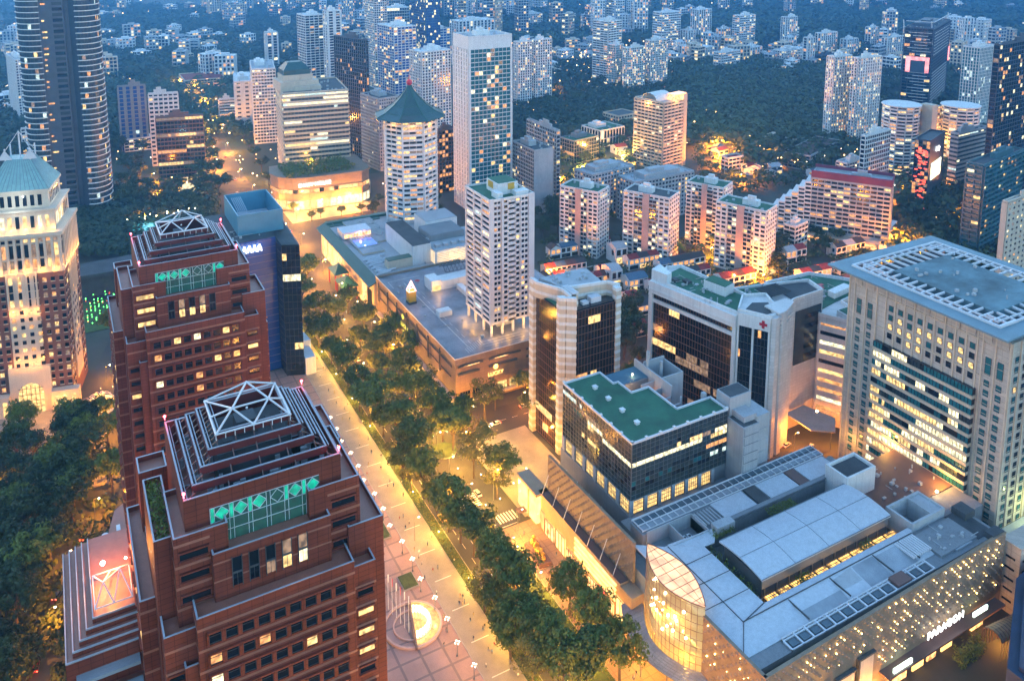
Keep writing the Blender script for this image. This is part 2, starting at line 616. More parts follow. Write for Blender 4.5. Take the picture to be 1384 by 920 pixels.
M['dot_warm'] = lit('dot_warm', (1, .5, .18), 5, var=.5, scale=(.02, .02, .02))
M['dot_white'] = lit('dot_white', (1, .8, .55), 4, var=.5, scale=(.02, .02, .02))
M['billboard'] = lit('billboard', (1, .85, .5), 1.2, var=.6, scale=(.2, .2, .3))
M['red_glow'] = lit('red_glow', (1, .08, .04), 1.3, var=.3)
M['turq'] = lit('pool_turquoise', (.08, .6, .7), .35, var=.3)
M['domeglow'] = lit('dome_glow', (1, .75, .4), .5, var=.5)
M['green_dot'] = lit('green_dot', (.1, 1, .12), 4, var=0)
M['gteal_w'] = mat('teal_cladding', (.05, .14, .17), .4)
M['pink_glow'] = lit('pink_glow', (1, .28, .28), .75, var=.4, scale=(.15, .15, .1))
M['screen_stone'] = mat('screen_stone', (.27, .19, .125), .65, var=.15, scale=.3)
M['canopy_glass'] = mat('canopy_glass', (.30, .31, .38), .4, var=.2, scale=.3)
# ---------------------------------------------------------------- trees
def leafmat(name, a, b):
    m = bpy.data.materials.new(name)
    m.use_nodes = True
    t = m.node_tree
    p = t.nodes['Principled BSDF']
    p.inputs['Roughness'].default_value = 0.75
    tc = t.nodes.new('ShaderNodeTexCoord')
    nz = t.nodes.new('ShaderNodeTexNoise')
    nz.inputs['Scale'].default_value = 0.9
    nz.inputs['Detail'].default_value = 3
    lnk(t, tc.outputs['Object'], nz.inputs['Vector'])
    oi = t.nodes.new('ShaderNodeObjectInfo')
    ad = t.nodes.new('ShaderNodeMath')
    ad.operation = 'MULTIPLY_ADD'
    lnk(t, oi.outputs['Random'], ad.inputs[0])
    ad.inputs[1].default_value = 0.45
    lnk(t, nz.outputs['Fac'], ad.inputs[2])
    rp = t.nodes.new('ShaderNodeValToRGB')
    rp.color_ramp.elements[0].position = 0.4
    rp.color_ramp.elements[1].position = 0.95
    rp.color_ramp.elements[0].color = (*a, 1)
    rp.color_ramp.elements[1].color = (*b, 1)
    lnk(t, ad.outputs[0], rp.inputs['Fac'])
    lnk(t, rp.outputs['Color'], p.inputs['Base Color'])
    return m


M['leaf'] = leafmat('lit_green_leaves', (0.045, 0.072, 0.007), (0.14, 0.17, 0.02))  # green lightened so near foliage looks lit by the street lamps
M['leaf3'] = leafmat('unlit_forest_leaves', (0.012, 0.026, 0.008), (0.045, 0.07, 0.016))  # darker copy for park and far trees, their lack of lamplight in the colour
M['leaf2'] = leafmat('yellowish_leaves', (0.08, 0.09, 0.012), (0.17, 0.16, 0.025))
M['bark'] = mat('bark', (0.10, 0.07, 0.05), 0.9, var=0.2, scale=2)


def quads_mesh(name, C_, Nn, sz, m, rs):
    """Many small leaf faces: centres, normals, sizes -> one mesh."""
    n = len(C_)
    up = rs.normal(size=(n, 3))
    t1 = np.cross(Nn, up)
    t1 /= np.linalg.norm(t1, axis=1)[:, None] + 1e-9
    t2 = np.cross(Nn, t1)
    s = sz[:, None]
    V = np.stack([C_ - t1 * s, C_ - t2 * s * .7, C_ + t1 * s, C_ + t2 * s * .7], 1).reshape(-1, 3)
    me = bpy.data.meshes.new(name)
    me.vertices.add(4 * n)
    me.vertices.foreach_set('co', V.astype(np.float32).ravel())
    me.loops.add(4 * n)
    me.loops.foreach_set('vertex_index', np.arange(4 * n, dtype=np.int32))
    me.polygons.add(n)
    me.polygons.foreach_set('loop_start', np.arange(0, 4 * n, 4, dtype=np.int32))
    me.polygons.foreach_set('loop_total', np.full(n, 4, dtype=np.int32))
    me.materials.append(m)
    me.update()
    me.validate()
    return me


def crown_mesh(seed, rx, rz, zc, nclump, per, leaf, m, spread=0.92):
    rs = np.random.RandomState(seed)
    cs, ns, ss = [], [], []
    for i in range(nclump):
        d = rs.normal(size=3)
        d /= np.linalg.norm(d)
        r = rs.uniform(.35, 1) ** .6 * spread
        if d[2] < -.35:
            d[2] *= .4
        c = d * r * np.array([rx, rx, rz]) * rs.uniform(.8, 1.08)
        cr = rs.uniform(.2, .34) * rx
        q = rs.normal(size=(per, 3))
        q /= np.linalg.norm(q, axis=1)[:, None]
        q[:, 2] = np.abs(q[:, 2]) * np.where(rs.rand(per) < .75, 1, -1)
        rad = cr * rs.uniform(.55, 1.1, (per, 1))
        cs.append(c + q * rad * np.array([1, 1, .7]))
        nn = q + rs.normal(scale=.45, size=(per, 3))
        ns.append(nn / np.linalg.norm(nn, axis=1)[:, None])
        ss.append(rs.uniform(.6, 1.25, per) * leaf)
    C_ = np.concatenate(cs) + np.array([0, 0, zc])
    return quads_mesh('crown', C_, np.concatenate(ns), np.concatenate(ss), m, rs)


def trunk_mesh(seed, h, r, rx, low=.45):
    fr = random.Random(seed)
    b = MB()
    b.bar((0, 0, -.3), (fr.uniform(-.3, .3), fr.uniform(-.3, .3), h * low), r, n=6, r2=r * .7)
    for i in range(6):
        a = i * 1.05 + fr.uniform(-.3, .3)
        p = (math.cos(a) * rx * .3, math.sin(a) * rx * .3, h * (low + .22))
        q = (math.cos(a) * rx * .72, math.sin(a) * rx * .72, h * fr.uniform(.7, .9))
        b.bar((0, 0, h * low * .93), p, r * .5, n=4, r2=r * .3)
        b.bar(p, q, r * .3, n=4, r2=r * .1)
    return b.mesh('trunk', M['bark'])


TREES = []
for i in range(4):
    TREES.append((trunk_mesh(i, 11, .38, 6), crown_mesh(20 + i, 5.8, 3.6, 9.0, 44, 70, .34, M['leaf'])))
YTREES = [(trunk_mesh(10 + i, 11, .3, 5), crown_mesh(40 + i, 5.2, 4.0, 8.2, 26, 60, .28, M['leaf2'], 1.0)) for i in range(2)]
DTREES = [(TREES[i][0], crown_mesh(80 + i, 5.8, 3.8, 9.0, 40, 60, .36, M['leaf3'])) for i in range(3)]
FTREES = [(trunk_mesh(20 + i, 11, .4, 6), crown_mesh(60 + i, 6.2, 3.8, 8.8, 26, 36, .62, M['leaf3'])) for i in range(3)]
ntree = 0


def tree(x, y, label, s=1.0, kind=0, group=None, z=0.0, sz=None, name='tree'):
    global ntree
    ntree += 1
    fr = random.Random(ntree * 31)
    T = (TREES, YTREES, FTREES, DTREES)[kind]
    tr, cr = T[ntree % len(T)]
    o = thing(name, label, 'tree', (x, y, z), fr.uniform(0, 6.28), group)
    o.scale = (s * fr.uniform(.88, 1.12), s * fr.uniform(.88, 1.12), (sz or s) * fr.uniform(.9, 1.15))
    link('trunk', tr, o)
    link('crown', cr, o)
    return o


def palm_parts():
    b = MB()
    b.bar((0, 0, 0), (.2, .1, 6.5), .2, n=6, r2=.13)
    tm = b.mesh('trunk', M['bark'])
    b = MB()
    for i in range(11):
        a = i * 2 * math.pi / 11
        el = .5 if i % 2 else .15
        pts = []
        for k in range(5):
            q = k / 4
            pts.append((.2 + math.cos(a) * 2.6 * q, .1 + math.sin(a) * 2.6 * q, 6.5 + el * 3 * q - 2.6 * q * q))
        for k in range(4):
            w1, w2 = .45 * math.sin(math.pi * (.15 + .8 * k / 4)), .45 * math.sin(math.pi * (.15 + .8 * (k + 1) / 4))
            p, r = pts[k], pts[k + 1]
            nx, ny = -math.sin(a), math.cos(a)
            b.face([(p[0] - nx * w1, p[1] - ny * w1, p[2] - w1 * .5), (r[0] - nx * w2, r[1] - ny * w2, r[2] - w2 * .5), r, p])
            b.face([p, r, (r[0] + nx * w2, r[1] + ny * w2, r[2] - w2 * .5), (p[0] + nx * w1, p[1] + ny * w1, p[2] - w1 * .5)])
    return tm, b.mesh('crown', M['leaf'])


PALM = palm_parts()


def palm(x, y, label, s=1.0, group=None):
    o = thing('palm_tree', label, 'palm tree', (x, y, 0), x * 3, group)
    o.scale = (s, s, s)
    link('trunk', PALM[0], o)
    link('crown', PALM[1], o)


# ---------------------------------------------------------------- lamps, cars, people
def lamp_light(name, loc, e, col=(1.0, .55, .2), parent=None, r=.5):
    l = bpy.data.lights.new(name, 'POINT')
    l.energy = e * LMUL
    l.color = (1, col[1] * .66, col[2] * .22) if col[0] == 1 and col[1] > .3 else col
    l.shadow_soft_size = r
    o = bpy.data.objects.new(name, l)
    o.location = loc
    if parent:
        o.parent = parent
    COL.objects.link(o)
    return o


LMUL = 0.22


def street_lamp(x, y, label, e=6000, h=10, group=None, col=(1.0, .55, .2), arm=1.6):
    t = thing('street_lamp', label, 'street lamp', (x, y, 0), 0, group)
    b = MB()
    b.bar((0, 0, 0), (0, 0, h), .12, n=6, r2=.07)
    b.bar((0, 0, h), (arm, 0, h + .3), .06, n=4)
    b.build('pole', M['steel'], t)
    b = MB()
    b.box(arm - .3, arm + .6, -.2, .2, h + .15, h + .35)
    b.build('lamp_head', M['steel'], t)
    b = MB()
    b.ball((arm + .15, 0, h + .0), .32, n=8, k=4, sz=.6)
    b.build('bulb', M['lamp'], t)
    lamp_light('lamp_light', (arm + .15, 0, h - .6), e, col, t)
    return t


CARBODY = {}


def car_proto(colname, col):
    paint = mat('car_paint_' + colname, col, 0.3, var=0.02, spec=.7)
    b = MB()
    prof = [(-2.1, .35), (2.1, .35), (2.15, .75), (1.35, .9), (-1.9, .98), (-2.15, .8)]
    n = len(prof)
    for s in (-1, 1):
        pts = [(p[0], s * .85, p[1]) for p in prof]
        b.face(pts if s < 0 else pts[::-1])
    for i in range(n):
        j = (i + 1) % n
        b.face([(prof[j][0], -.85, prof[j][1]), (prof[i][0], -.85, prof[i][1]), (prof[i][0], .85, prof[i][1]), (prof[j][0], .85, prof[j][1])][::-1])
    body = b.mesh('body', paint)
    b = MB()
    lo, hi = [(1.1, .92), (-1.75, .97)], [(.35, 1.42), (-1.3, 1.42)]
    v = lambda p, s, k: (p[0], s * k, p[1])
    for s in (-1, 1):
        f = [v(lo[0], s, .8), v(lo[1], s, .8), v(hi[1], s, .65), v(hi[0], s, .65)]
        b.face(f if s > 0 else f[::-1], 1)
    b.face([v(lo[0], -1, .8), v(lo[0], 1, .8), v(hi[0], 1, .65), v(hi[0], -1, .65)], 1)
    b.face([v(lo[1], 1, .8), v(lo[1], -1, .8), v(hi[1], -1, .65), v(hi[1], 1, .65)], 1)
    b.face([v(hi[0], -1, .65), v(hi[0], 1, .65), v(hi[1], 1, .65), v(hi[1], -1, .65)], 0)
    cab = b.mesh('cabin', [paint, M['glass']])
    return body, cab


WHEEL = MB()
for i in range(10):
    a0, a1 = 2 * math.pi * i / 10, 2 * math.pi * (i + 1) / 10
    WHEEL.face([(.32 * math.cos(a0), -.1, .32 * math.sin(a0)), (.32 * math.cos(a1), -.1, .32 * math.sin(a1)), (.32 * math.cos(a1), .1, .32 * math.sin(a1)), (.32 * math.cos(a0), .1, .32 * math.sin(a0))])
for s in (-.1, .1):
    WHEEL.face([(.32 * math.cos(2 * math.pi * i / 10), s, .32 * math.sin(2 * math.pi * i / 10)) for i in range(10)])
WHEEL = WHEEL.mesh('wheel', M['dgrey'])
HL = MB(); HL.box(-.05, .05, -.16, .16, -.08, .08); HLM = HL.mesh('headlight', lit('headlight_glow', (1, .9, .65), 26, var=0))
TL = MB(); TL.box(-.05, .05, -.16, .16, -.08, .08); TLM = TL.mesh('tail_light', lit('tail_light_glow', (1, .05, .02), 14, var=0))
CARS = {n: car_proto(n, c) for n, c in (('white', (.7, .7, .7)), ('silver', (.4, .42, .44)), ('black', (.02, .02, .025)), ('red', (.35, .02, .02)), ('blue', (.03, .08, .3)), ('yellow', (.6, .4, .03)))}


def car(x, y, rz, colour, label, group='cars on the avenue and side streets'):
    t = thing('car', label, 'car', (x, y, .02), rz, group)
    bo, ca = CARS[colour]
    link('body', bo, t)
    link('cabin', ca, t)
    for sx in (-1.3, 1.3):
        for sy in (-.78, .78):
            link('wheel', WHEEL, t, (sx, sy, .32))
    for sy in (-.6, .6):
        link('headlight', HLM, t, (2.16, sy, .62))
        link('tail_light', TLM, t, (-2.17, sy, .72))
    return t


def person_mesh(seed, stride):
    """One continuous walking figure, 1.7 m."""
    b = MB()
    fr = random.Random(seed)
    def ring(z, rx, ry, cx=0, cy=0, n=8):
        k = len(b.v)
        for i in range(n):
            a = 2 * math.pi * i / n
            b.v.append((cx + rx * math.cos(a), cy + ry * math.sin(a), z))
        return k
    def loft(rs, n=8):
        ks = [ring(*r) for r in rs]
        for a, c in zip(ks, ks[1:]):
            for i in range(n):
                j = (i + 1) % n
                b.f.append((a + i, a + j, c + j, c + i)); b.m.append(cur[0])
        b.f.append(tuple(range(ks[-1], ks[-1] + n))); b.m.append(cur[0])
        b.f.append(tuple(range(ks[0] + n - 1, ks[0] - 1, -1))); b.m.append(cur[0])
    cur = [1]
    for s in (-1, 1):
        d = stride * s
        loft([(0, .05, .11, s * .09, d + .03), (.08, .045, .05, s * .09, d), (.45, .06, .065, s * .09, d * .6), (.85, .09, .09, s * .08, 0)])
    cur[0] = 0
    loft([(.8, .15, .1), (1.0, .14, .1), (1.2, .17, .11), (1.4, .2, .1), (1.46, .07, .07)])
    for s in (-1, 1):
        loft([(.78, .035, .035, s * .25, -stride * s * .8), (1.08, .04, .04, s * .24, -stride * s * .3), (1.4, .055, .055, s * .2, 0)])
    cur[0] = 2
    loft([(1.44, .05, .05), (1.5, .07, .08), (1.6, .085, .1), (1.68, .08, .09), (1.72, .04, .04)])
    return b


SKIN = mat('skin', (.35, .2, .13), .6)
HAIR = mat('dark_hair', (.02, .015, .012), .6)
CLOTH = [mat('cloth_%d' % i, c, .8) for i, c in enumerate([(.6, .6, .6), (.05, .06, .1), (.4, .05, .05), (.1, .2, .4), (.03, .03, .03), (.5, .4, .2)])]
PEOPLE = []
for i in range(8):
    PEOPLE.append(person_mesh(i, (.0, .22, .3)[i % 3]).mesh('person', [CLOTH[i % 6], CLOTH[(i * 2 + 1) % 6], HAIR if i % 2 else SKIN]))
PEOPLE_TXT = ['pale top and dark trousers', 'dark top and bluish trousers', 'red top and dark trousers', 'blue top', 'dark clothes', 'tan top', 'pale shirt', 'dark shirt']


def person(x, y, i, label, group='pedestrians on the promenade', z=0.0):
    o = link('person', PEOPLE[i % 8], None, (x, y, z + .02), i * 2.4)
    return tag(o, label, 'person', group)


def text_mesh(name, s, size, m, parent=None, loc=(0, 0, 0), rot=(0, 0, 0), depth=.15, spacing=1.0):
    c = bpy.data.curves.new(name, 'FONT')
    c.body = s
    c.size = size
    c.extrude = depth
    c.space_character = spacing
    c.align_x = 'CENTER'
    tmp = bpy.data.objects.new('tmp', c)
    COL.objects.link(tmp)
    dg = bpy.context.evaluated_depsgraph_get()
    me = bpy.data.meshes.new_from_object(tmp.evaluated_get(dg))
    bpy.data.objects.remove(tmp)
    me.materials.clear()
    me.materials.append(m)
    o = link(name, me, parent, loc)
    o.rotation_euler = rot
    return o
# ================================================================ red granite towers with stepped crowns
RO = (14.0, 148.0)


def win_proto(w, h, kind, m=None):
    """Square window: pane with a frame and one transom, facing -Y, origin at the lower left."""
    b = MB()
    b.face([(0.08, .05, .08), (w - .08, .05, .08), (w - .08, .05, h - .08), (.08, .05, h - .08)], 0)
    b.box(0, w, -.06, .1, 0, .1, 1); b.box(0, w, -.06, .1, h - .1, h, 1)
    b.box(0, .1, -.06, .1, .1, h - .1, 1); b.box(w - .1, w, -.06, .1, .1, h - .1, 1)
    b.box(0.1, w - .1, -.03, .08, h * .62, h * .62 + .07, 1)
    return b.mesh('window', [m or M[kind], M['dgrey']])


def step_tower(dx, dy, label, ztop_rows, litp, seed, garden=True):
    """The two towers share one design: crown of nested ring beams under a white truss, terraces stepping down on each side."""
    fr = random.Random(seed)
    t = thing('granite_tower', label, 'tower', (RO[0] + dx, RO[1] + dy, 0))
    ox, oy = RO
    W = MB()

    def blk(x0, x1, y0, y1, z0, z1, par=True, name=None):
        x0, x1, y0, y1 = x0 - ox, x1 - ox, y0 - oy, y1 - oy
        W.box(x0, x1, y0, y1, z0, z1 - 1.1, 0, 1)
        if par:
            for (a, b_, c, d) in ((x0, x1, y0, y0 + .28), (x0, x1, y1 - .28, y1), (x0, x0 + .28, y0 + .28, y1 - .28), (x1 - .28, x1, y0 + .28, y1 - .28)):
                W.box(a, b_, c, d, z1 - 1.1, z1 - .02, 0)
                Rr.box(a - .02, b_ + .02, c - .02, d + .02, z1 - .02, z1 + .07)
    Rr = MB()
    # shaft and wings; each a mass with parapet and pale coping
    blk(14.2, 42.8, 140.5, 184, 0, 100)
    blk(17.9, 39.5, 144.02, 180, 99, 108.6)
    blk(11.7, 21, 145.5, 160, 0, 113)
    blk(8.7, 12.2, 148.6, 168, 0, 111.5)
    blk(8.9, 14.6, 143.0, 175, 0, 96.5)
    blk(11.9, 14.5, 141.4, 150, 0, 90.5)
    blk(6.0, 13, 154.7, 184, 0, 95.8)
    blk(36, 46, 146, 165, 0, 113.6)
    blk(43.2, 50.3, 144.9, 159, 0, 104)
    blk(42.5, 47.3, 141.3, 151, 0, 98)
    blk(42.6, 51.2, 147.3, 182, 0, 91.8)
    blk(8.5, 14, 176, 182, 0, 108)
    blk(40, 49, 168, 183, 0, 108)
    # crown body
    W.box(0, 29, 0, 28, 90, 112.5, 0, 1)
    z = 112.5
    # crown screen walls
    for (a, b_, c, d) in ((0, 29, 0, .5), (0, 29, 27.5, 28), (0, .5, .5, 27.5), (28.5, 29, .5, 27.5)):
        W.box(a, b_, c, d, z, 117.9, 0)
    W.build('wall', [M['brick'], M['brick_band']], t)
    Rr.build('coping', M['rail'], t)
    # pale bands running round the shaft
    B = MB()
    for k in range(23):
        zz = 97.6 - k * 4.25
        if zz < 1: break
        B.box(14.16 - ox, 42.84 - ox, 140.46 - oy, 141 - oy, zz - .25, zz + .25)
        B.box(14.16 - ox, 14.5 - ox, 141 - oy, 175 - oy, zz - .25, zz + .25)
        if zz < 95:
            B.box(8.86 - ox, 14.1 - ox, 142.96 - oy, 143.3 - oy, zz - .25, zz + .25)
            B.box(5.96 - ox, 12.1 - ox, 154.66 - oy, 155 - oy, zz - .25, zz + .25)
            B.box(5.96 - ox, 6.3 - ox, 155 - oy, 184 - oy, zz - .25, zz + .25)
            B.box(42.9 - ox, 47.34 - ox, 141.26 - oy, 141.6 - oy, zz - .25, zz + .25)
            B.box(47.4 - ox, 51.24 - ox, 147.26 - oy, 147.6 - oy, zz - .25, zz + .25)
    for zz in (111.4, 107.2, 103, 98.8, 94.5):
        B.box(11.66 - ox, 17.8 - ox, 145.46 - oy, 145.8 - oy, zz - .25, zz + .25)
        B.box(39.6 - ox, 46.04 - ox, 145.96 - oy, 146.3 - oy, zz - .25, zz + .25)
        B.box(11.66 - ox, 12 - ox, 145.8 - oy, 154 - oy, zz - .25, zz + .25)
    for zz in (106.6, 103):
        B.box(17.86 - ox, 39.54 - ox, 143.98 - oy, 144.2 - oy, zz - .15, zz + .15)
    B.build('stone_band', M['brick_band'], t, kind='stuff')
    # square windows, each in its own deep reveal: jambs and heads stand proud of the pane plane
    J = MB()
    wins = []
    dark = win_proto(2.1, 2.15, 'glass')
    lits = [win_proto(2.1, 2.15, k) for k in ('warm', 'amber', 'pale')]
    for k in range(22):
        zc = 97.6 - k * 4.25 - 3.2
        if zc < 4: break
        c0 = 0 if k > 2 else 1
        for c in range(9 + (1 if k > 1 else 0)):
            x = 15.6 + c * 2.85 + .4 - ox
            if x + 2.1 > 42.6 - ox: continue
            wins.append((x, 140.5 - oy, zc))
    for (x, y, zc) in wins[:290]:
        me = fr.choice(lits) if fr.random() < litp else dark
        link('window', me, t, (x, y - .16, zc))
        J.box(x - .36, x - .02, y - .62, y + .1, zc - .1, zc + 2.3)
        J.box(x + 2.12, x + 2.46, y - .62, y + .1, zc - .1, zc + 2.3)
        J.box(x - .36, x + 2.46, y - .62, y + .1, zc + 2.17, zc + 2.5)
        J.box(x - .02, x + 2.12, y - .4, y + .1, zc - .3, zc - .02)
    J.build('window_surround', M['brick'], t, kind='stuff')
    # tall slot windows of the bay below the crown
    for i in range(5):
        x = 21.2 + i * 3.0 - ox
        k = ('glass', 'glass', 'dim', 'warm', 'pale')[i] if seed == 1 else ('glass', 'warm', 'warm', 'warm', 'glass')[i]
        b = MB()
        b.face([(x, 143.9 - oy, 101.2), (x + 1.6, 143.9 - oy, 101.2), (x + 1.6, 143.9 - oy, 103.6), (x, 143.9 - oy, 103.6)], 0)
        b.face([(x, 143.9 - oy, 104), (x + 1.6, 143.9 - oy, 104), (x + 1.6, 143.9 - oy, 106.8), (x, 143.9 - oy, 106.8)], 2)
        b.box(x - .1, x + 1.7, 143.8 - oy, 144 - oy, 103.6, 104, 1)
        b.box(x - .12, x, 143.6 - oy, 144 - oy, 101, 107, 1)
        b.box(x + 1.6, x + 1.72, 143.6 - oy, 144 - oy, 101, 107, 1)
        b.box(x + .75, x + .82, 143.8 - oy, 144 - oy, 101.2, 103.6, 1)
        b.build('tall_window', [M[k], M['dgrey'], M['glass'] if k == 'glass' or i == 2 else M['dim']], t)
    # long strip windows of the wings
    k2 = 0
    for (x0, x1, y) in ((12.6, 17.4, 145.5), (40.4, 45, 146.0), (43.6, 46.6, 141.3), (47.8, 50.6, 147.3), (9.4, 12.6, 143.0)):
        for zz in (108.4, 104.2, 99.9, 95.6, 91.4, 87.1, 82.8, 78.6, 74.3, 70, 65.8, 61.5, 57.2, 53, 48.6, 44.4):
            if x0 == 43.6 and zz > 92 or x0 == 47.8 and zz > 88 or x0 == 9.4 and zz > 90 or (x0 == 12.6 and zz < 96) or (x0 == 40.4 and zz < 98): continue
            b = MB()
            b.box(x0 - ox, x1 - ox, y - oy - .03, y - oy + .1, zz, zz + 1.5, 0)
            b.box(x0 - ox - .2, x1 - ox + .2, y - oy - .5, y - oy, zz + 1.5, zz + 1.8, 1)
            b.box(x0 - ox - .2, x1 - ox + .2, y - oy - .5, y - oy, zz - .3, zz, 1)
            k2 += 1
            b.build('strip_window', [M['warm'] if fr.random() < .14 else M['glass'], M['brick']], t)
    # windows of the left flank
    for (xx, y0, y1) in ((6.0, 157, 183),):
        for zz in range(20):
            z0 = 90.5 - zz * 4.25
            for q in range(4):
                b = MB()
                ya = y0 - oy + q * 6.6
                b.box(xx - ox - .05, xx - ox + .1, ya, ya + 4, z0, z0 + 1.9, 0)
                b.box(xx - ox - .4, xx - ox, ya - .2, ya + 4.2, z0 + 1.9, z0 + 2.2, 1)
                b.build('strip_window', [M['warm'] if fr.random() < .15 else M['glass'], M['brick']], t)
    # teal lattice window under the crown
    LW = MB(); LF = MB(); LD = MB()
    x0, x1 = 18.4 - ox, 38.6 - ox
    LW.box(x0, x1, -.06, 0, 107.6, 115, 0)
    n = 6
    cw = (x1 - x0) / n
    for i in range(n):
        a = x0 + i * cw
        for (p, q) in (((a, 112), (a + cw, 112)), ((a, 115), (a + cw, 115)), ((a, 107.7), (a, 115)), ((a + cw * .22, 107.7), (a + cw * .22, 115)), ((a, 109.8), (a + cw, 109.8))):
            LF.bar((p[0], -.12, p[1]), (q[0], -.12, q[1]), .07)
        cx, cz = a + cw * .61, 113.5
        for s in ((-1, 0, 0, 1), (0, 1, 1, 0), (1, 0, 0, -1), (0, -1, -1, 0)):
            LF.bar((cx + s[0] * 1.3, -.14, cz + s[1] * 1.35), (cx + s[2] * 1.3, -.14, cz + s[3] * 1.35), .07)
        if (i != 3 if seed == 1 else i not in (3, 4)):
            LD.face([(cx - 1.2, -.1, cz), (cx, -.1, cz - 1.25), (cx + 1.2, -.1, cz), (cx, -.1, cz + 1.25)])
            LD.face([(a + .1, -.1, 112.1), (a + cw * .2, -.1, 112.1), (a + cw * .2, -.1, 114.9), (a + .1, -.1, 114.9)])
    lw = LW.build('lattice_window', M['glow_teal_dark'], t)
    LF.build('frame', M['wsteel'], lw)
    LD.build('pane', M['glow_teal'], lw)
    # ring beams of the crown
    for i in range(5):
        q = i * 1.85
        zb = 117.2 + i * 1.6
        b = MB(); c = MB()
        X0, X1, Y0, Y1 = q, 29 - q, q * 1.28, 28 - q * .9
        for (a0, a1, c0, c1) in ((X0, X1, Y0, Y0 + .5), (X0, X1, Y1 - .5, Y1), (X0, X0 + .5, Y0 + .5, Y1 - .5), (X1 - .5, X1, Y0 + .5, Y1 - .5)):
            if i:
                b.box(a0, a1, c0, c1, zb - 1.35, zb)
            c.box(a0 + .1, a1 - .1, c0 + .1, c1 - .1, zb + (0 if i else .7), zb + (.14 if i else .84))
            if c1 - c0 > 1:
                c.box(a0 + .8, a0 + .98, c0, c1, zb - .2, zb - .02)
        if i:
            b.build('ring_beam', M['dbrick'], t)
        c.build('ring_rail', M['rail'], t)
        if i < 4:
            rb = MB()
            zb2 = zb + 1.6
            for k in range(9):
                yy = Y0 + 1.5 + k * (Y1 - Y0 - 3) / 8
                rb.bar((X0 + .4, yy, zb - .6), (X0 + 2.2, yy, zb2 - .9), .16)
                rb.bar((X1 - .4, yy, zb - .6), (X1 - 2.2, yy, zb2 - .9), .16)
            for k in range(5):
                xx = X0 + 2 + k * (X1 - X0 - 4) / 4
                rb.bar((xx, Y0 + .4, zb - .6), (xx, Y0 + 2.6, zb2 - .9), .16)
            rb.build('rafter', M['brown'], t, kind='stuff')
    # plant between the rings
    pb = MB()
    for k in range(70):
        x, y = fr.uniform(1.2, 27), fr.uniform(1.2, 26)
        s = fr.uniform(.4, 1.1)
        pb.box(x, x + s * 1.4, y, y + s, 112.5, 112.9 + s + min(x, y, 29 - x, 28 - y) * .32)
    pb.build('plant_machine', M['pgrey'], t, kind='stuff')
    pb = MB()
    for k in range(10):
        y = 2.2 + k * .28
        pb.bar((8, 2.6 + (k % 3) * .4, 115.2 + (k % 3) * .3), (22, 2.6 + (k % 3) * .4, 115.2 + (k % 3) * .3), .16)
    pb.build('pipe', M['wsteel'], t, kind='stuff')
    # white truss dome
    T = MB()
    X0, X1, Y0, Y1, zb = 7.4, 21.6, 8.5, 21.6, 123.9
    g = {}
    for i, fx in enumerate((0, .5, 1)):
        for j, fy in enumerate((0, .5, 1)):
            g[i, j] = (X0 + (X1 - X0) * fx, Y0 + (Y1 - Y0) * fy, zb + (0 if (i != 1 and j != 1) else 0))
    A = (11.1, 11.3, 126.8)
    Bp = (18.1, 11.3, 126.9)
    K = (15.2, 18, 127.8)
    segs = [(K, g[1, 2]), (g[0, 0], g[2, 0]), (g[0, 2], g[2, 2]), (g[0, 0], g[0, 2]), (g[2, 0], g[2, 2]), (A, g[0, 0]), (A, g[1, 0]), (A, g[0, 2]), (A, Bp), (Bp, g[1, 0]), (Bp, g[2, 0]), (Bp, g[2, 2]), (A, K), (Bp, K), (K, g[0, 2]), (K, g[2, 2]), (A, g[0, 1]), (Bp, g[2, 1])]
    for a, c in segs:
        T.bar(a, c, .2, n=6)
    for p in (A, Bp, K) + tuple(g.values()):
        T.ball(p, .28, n=6, k=4)
    for k in range(9):
        xx = X0 + k * (X1 - X0) / 8
        T.bar((xx, Y0, zb), (xx, Y0, zb - 1.2), .1)
    T.build('truss', M['wsteel'], t)
    b = MB()
    b.box(X0, X1, Y0, Y1, 112, 119.5)
    b.box(12, 16, 13, 17, 119.5, 122.4)
    b.box(9, 10.6, 10.5, 12, 119.5, 120.6)
    b.box(18, 19.2, 14, 16, 119.5, 120.8)
    b.build('plant_deck', M['dgrey'], t)
    for (x, y) in ((.2, .2), (28.8, .2), (.2, 27.8), (28.8, 27.8)):
        b = MB()
        b.bar((x, y, 118.5), (x, y, 119.1 if y != 20 else 126), .06)
        b.ball((x, y, 119.3 if y != 20 else 126.2), .28, n=6, k=4)
        be = b.build('beacon', M['redlamp'], t)
    for (x, y) in ((.6, .6), (28.2, .6), (.6, 27), (28.2, 27)):
        lamp_light('beacon_light', (x, y, 119.6), 40, (1, .03, .08), t, .2)
    return t


M['glow_teal'] = lit('teal_lit_pane', (0.0, 0.85, 0.55), .22, var=.35)
M['glow_teal_dark'] = lit('teal_lit_glass', (0.0, 0.55, 0.38), .035, var=.6)
tw1 = step_tower(0, 0, 'nearer red granite tower with nested ring beams and a white truss dome', 22, .06, 1)
tw2 = step_tower(3.2, 118, 'farther red granite tower with stepped crown, beside the blue glass tower', 22, .22, 2)
# garden planting on the near tower's left terrace
b = MB()
rs = np.random.RandomState(5)
C_ = np.stack([rs.uniform(9.2, 11.6, 900), rs.uniform(149.4, 167, 900), 110.4 + rs.rand(900) ** 2 * 2.2], 1)
N_ = rs.normal(size=(900, 3)); N_ /= np.linalg.norm(N_, axis=1)[:, None]
tag(link('terrace_garden', quads_mesh('terrace_garden', C_, N_, rs.uniform(.15, .4, 900), M['leaf'], rs), kind='stuff'), 'leafy planting in the terrace of the nearer granite tower', 'plants')

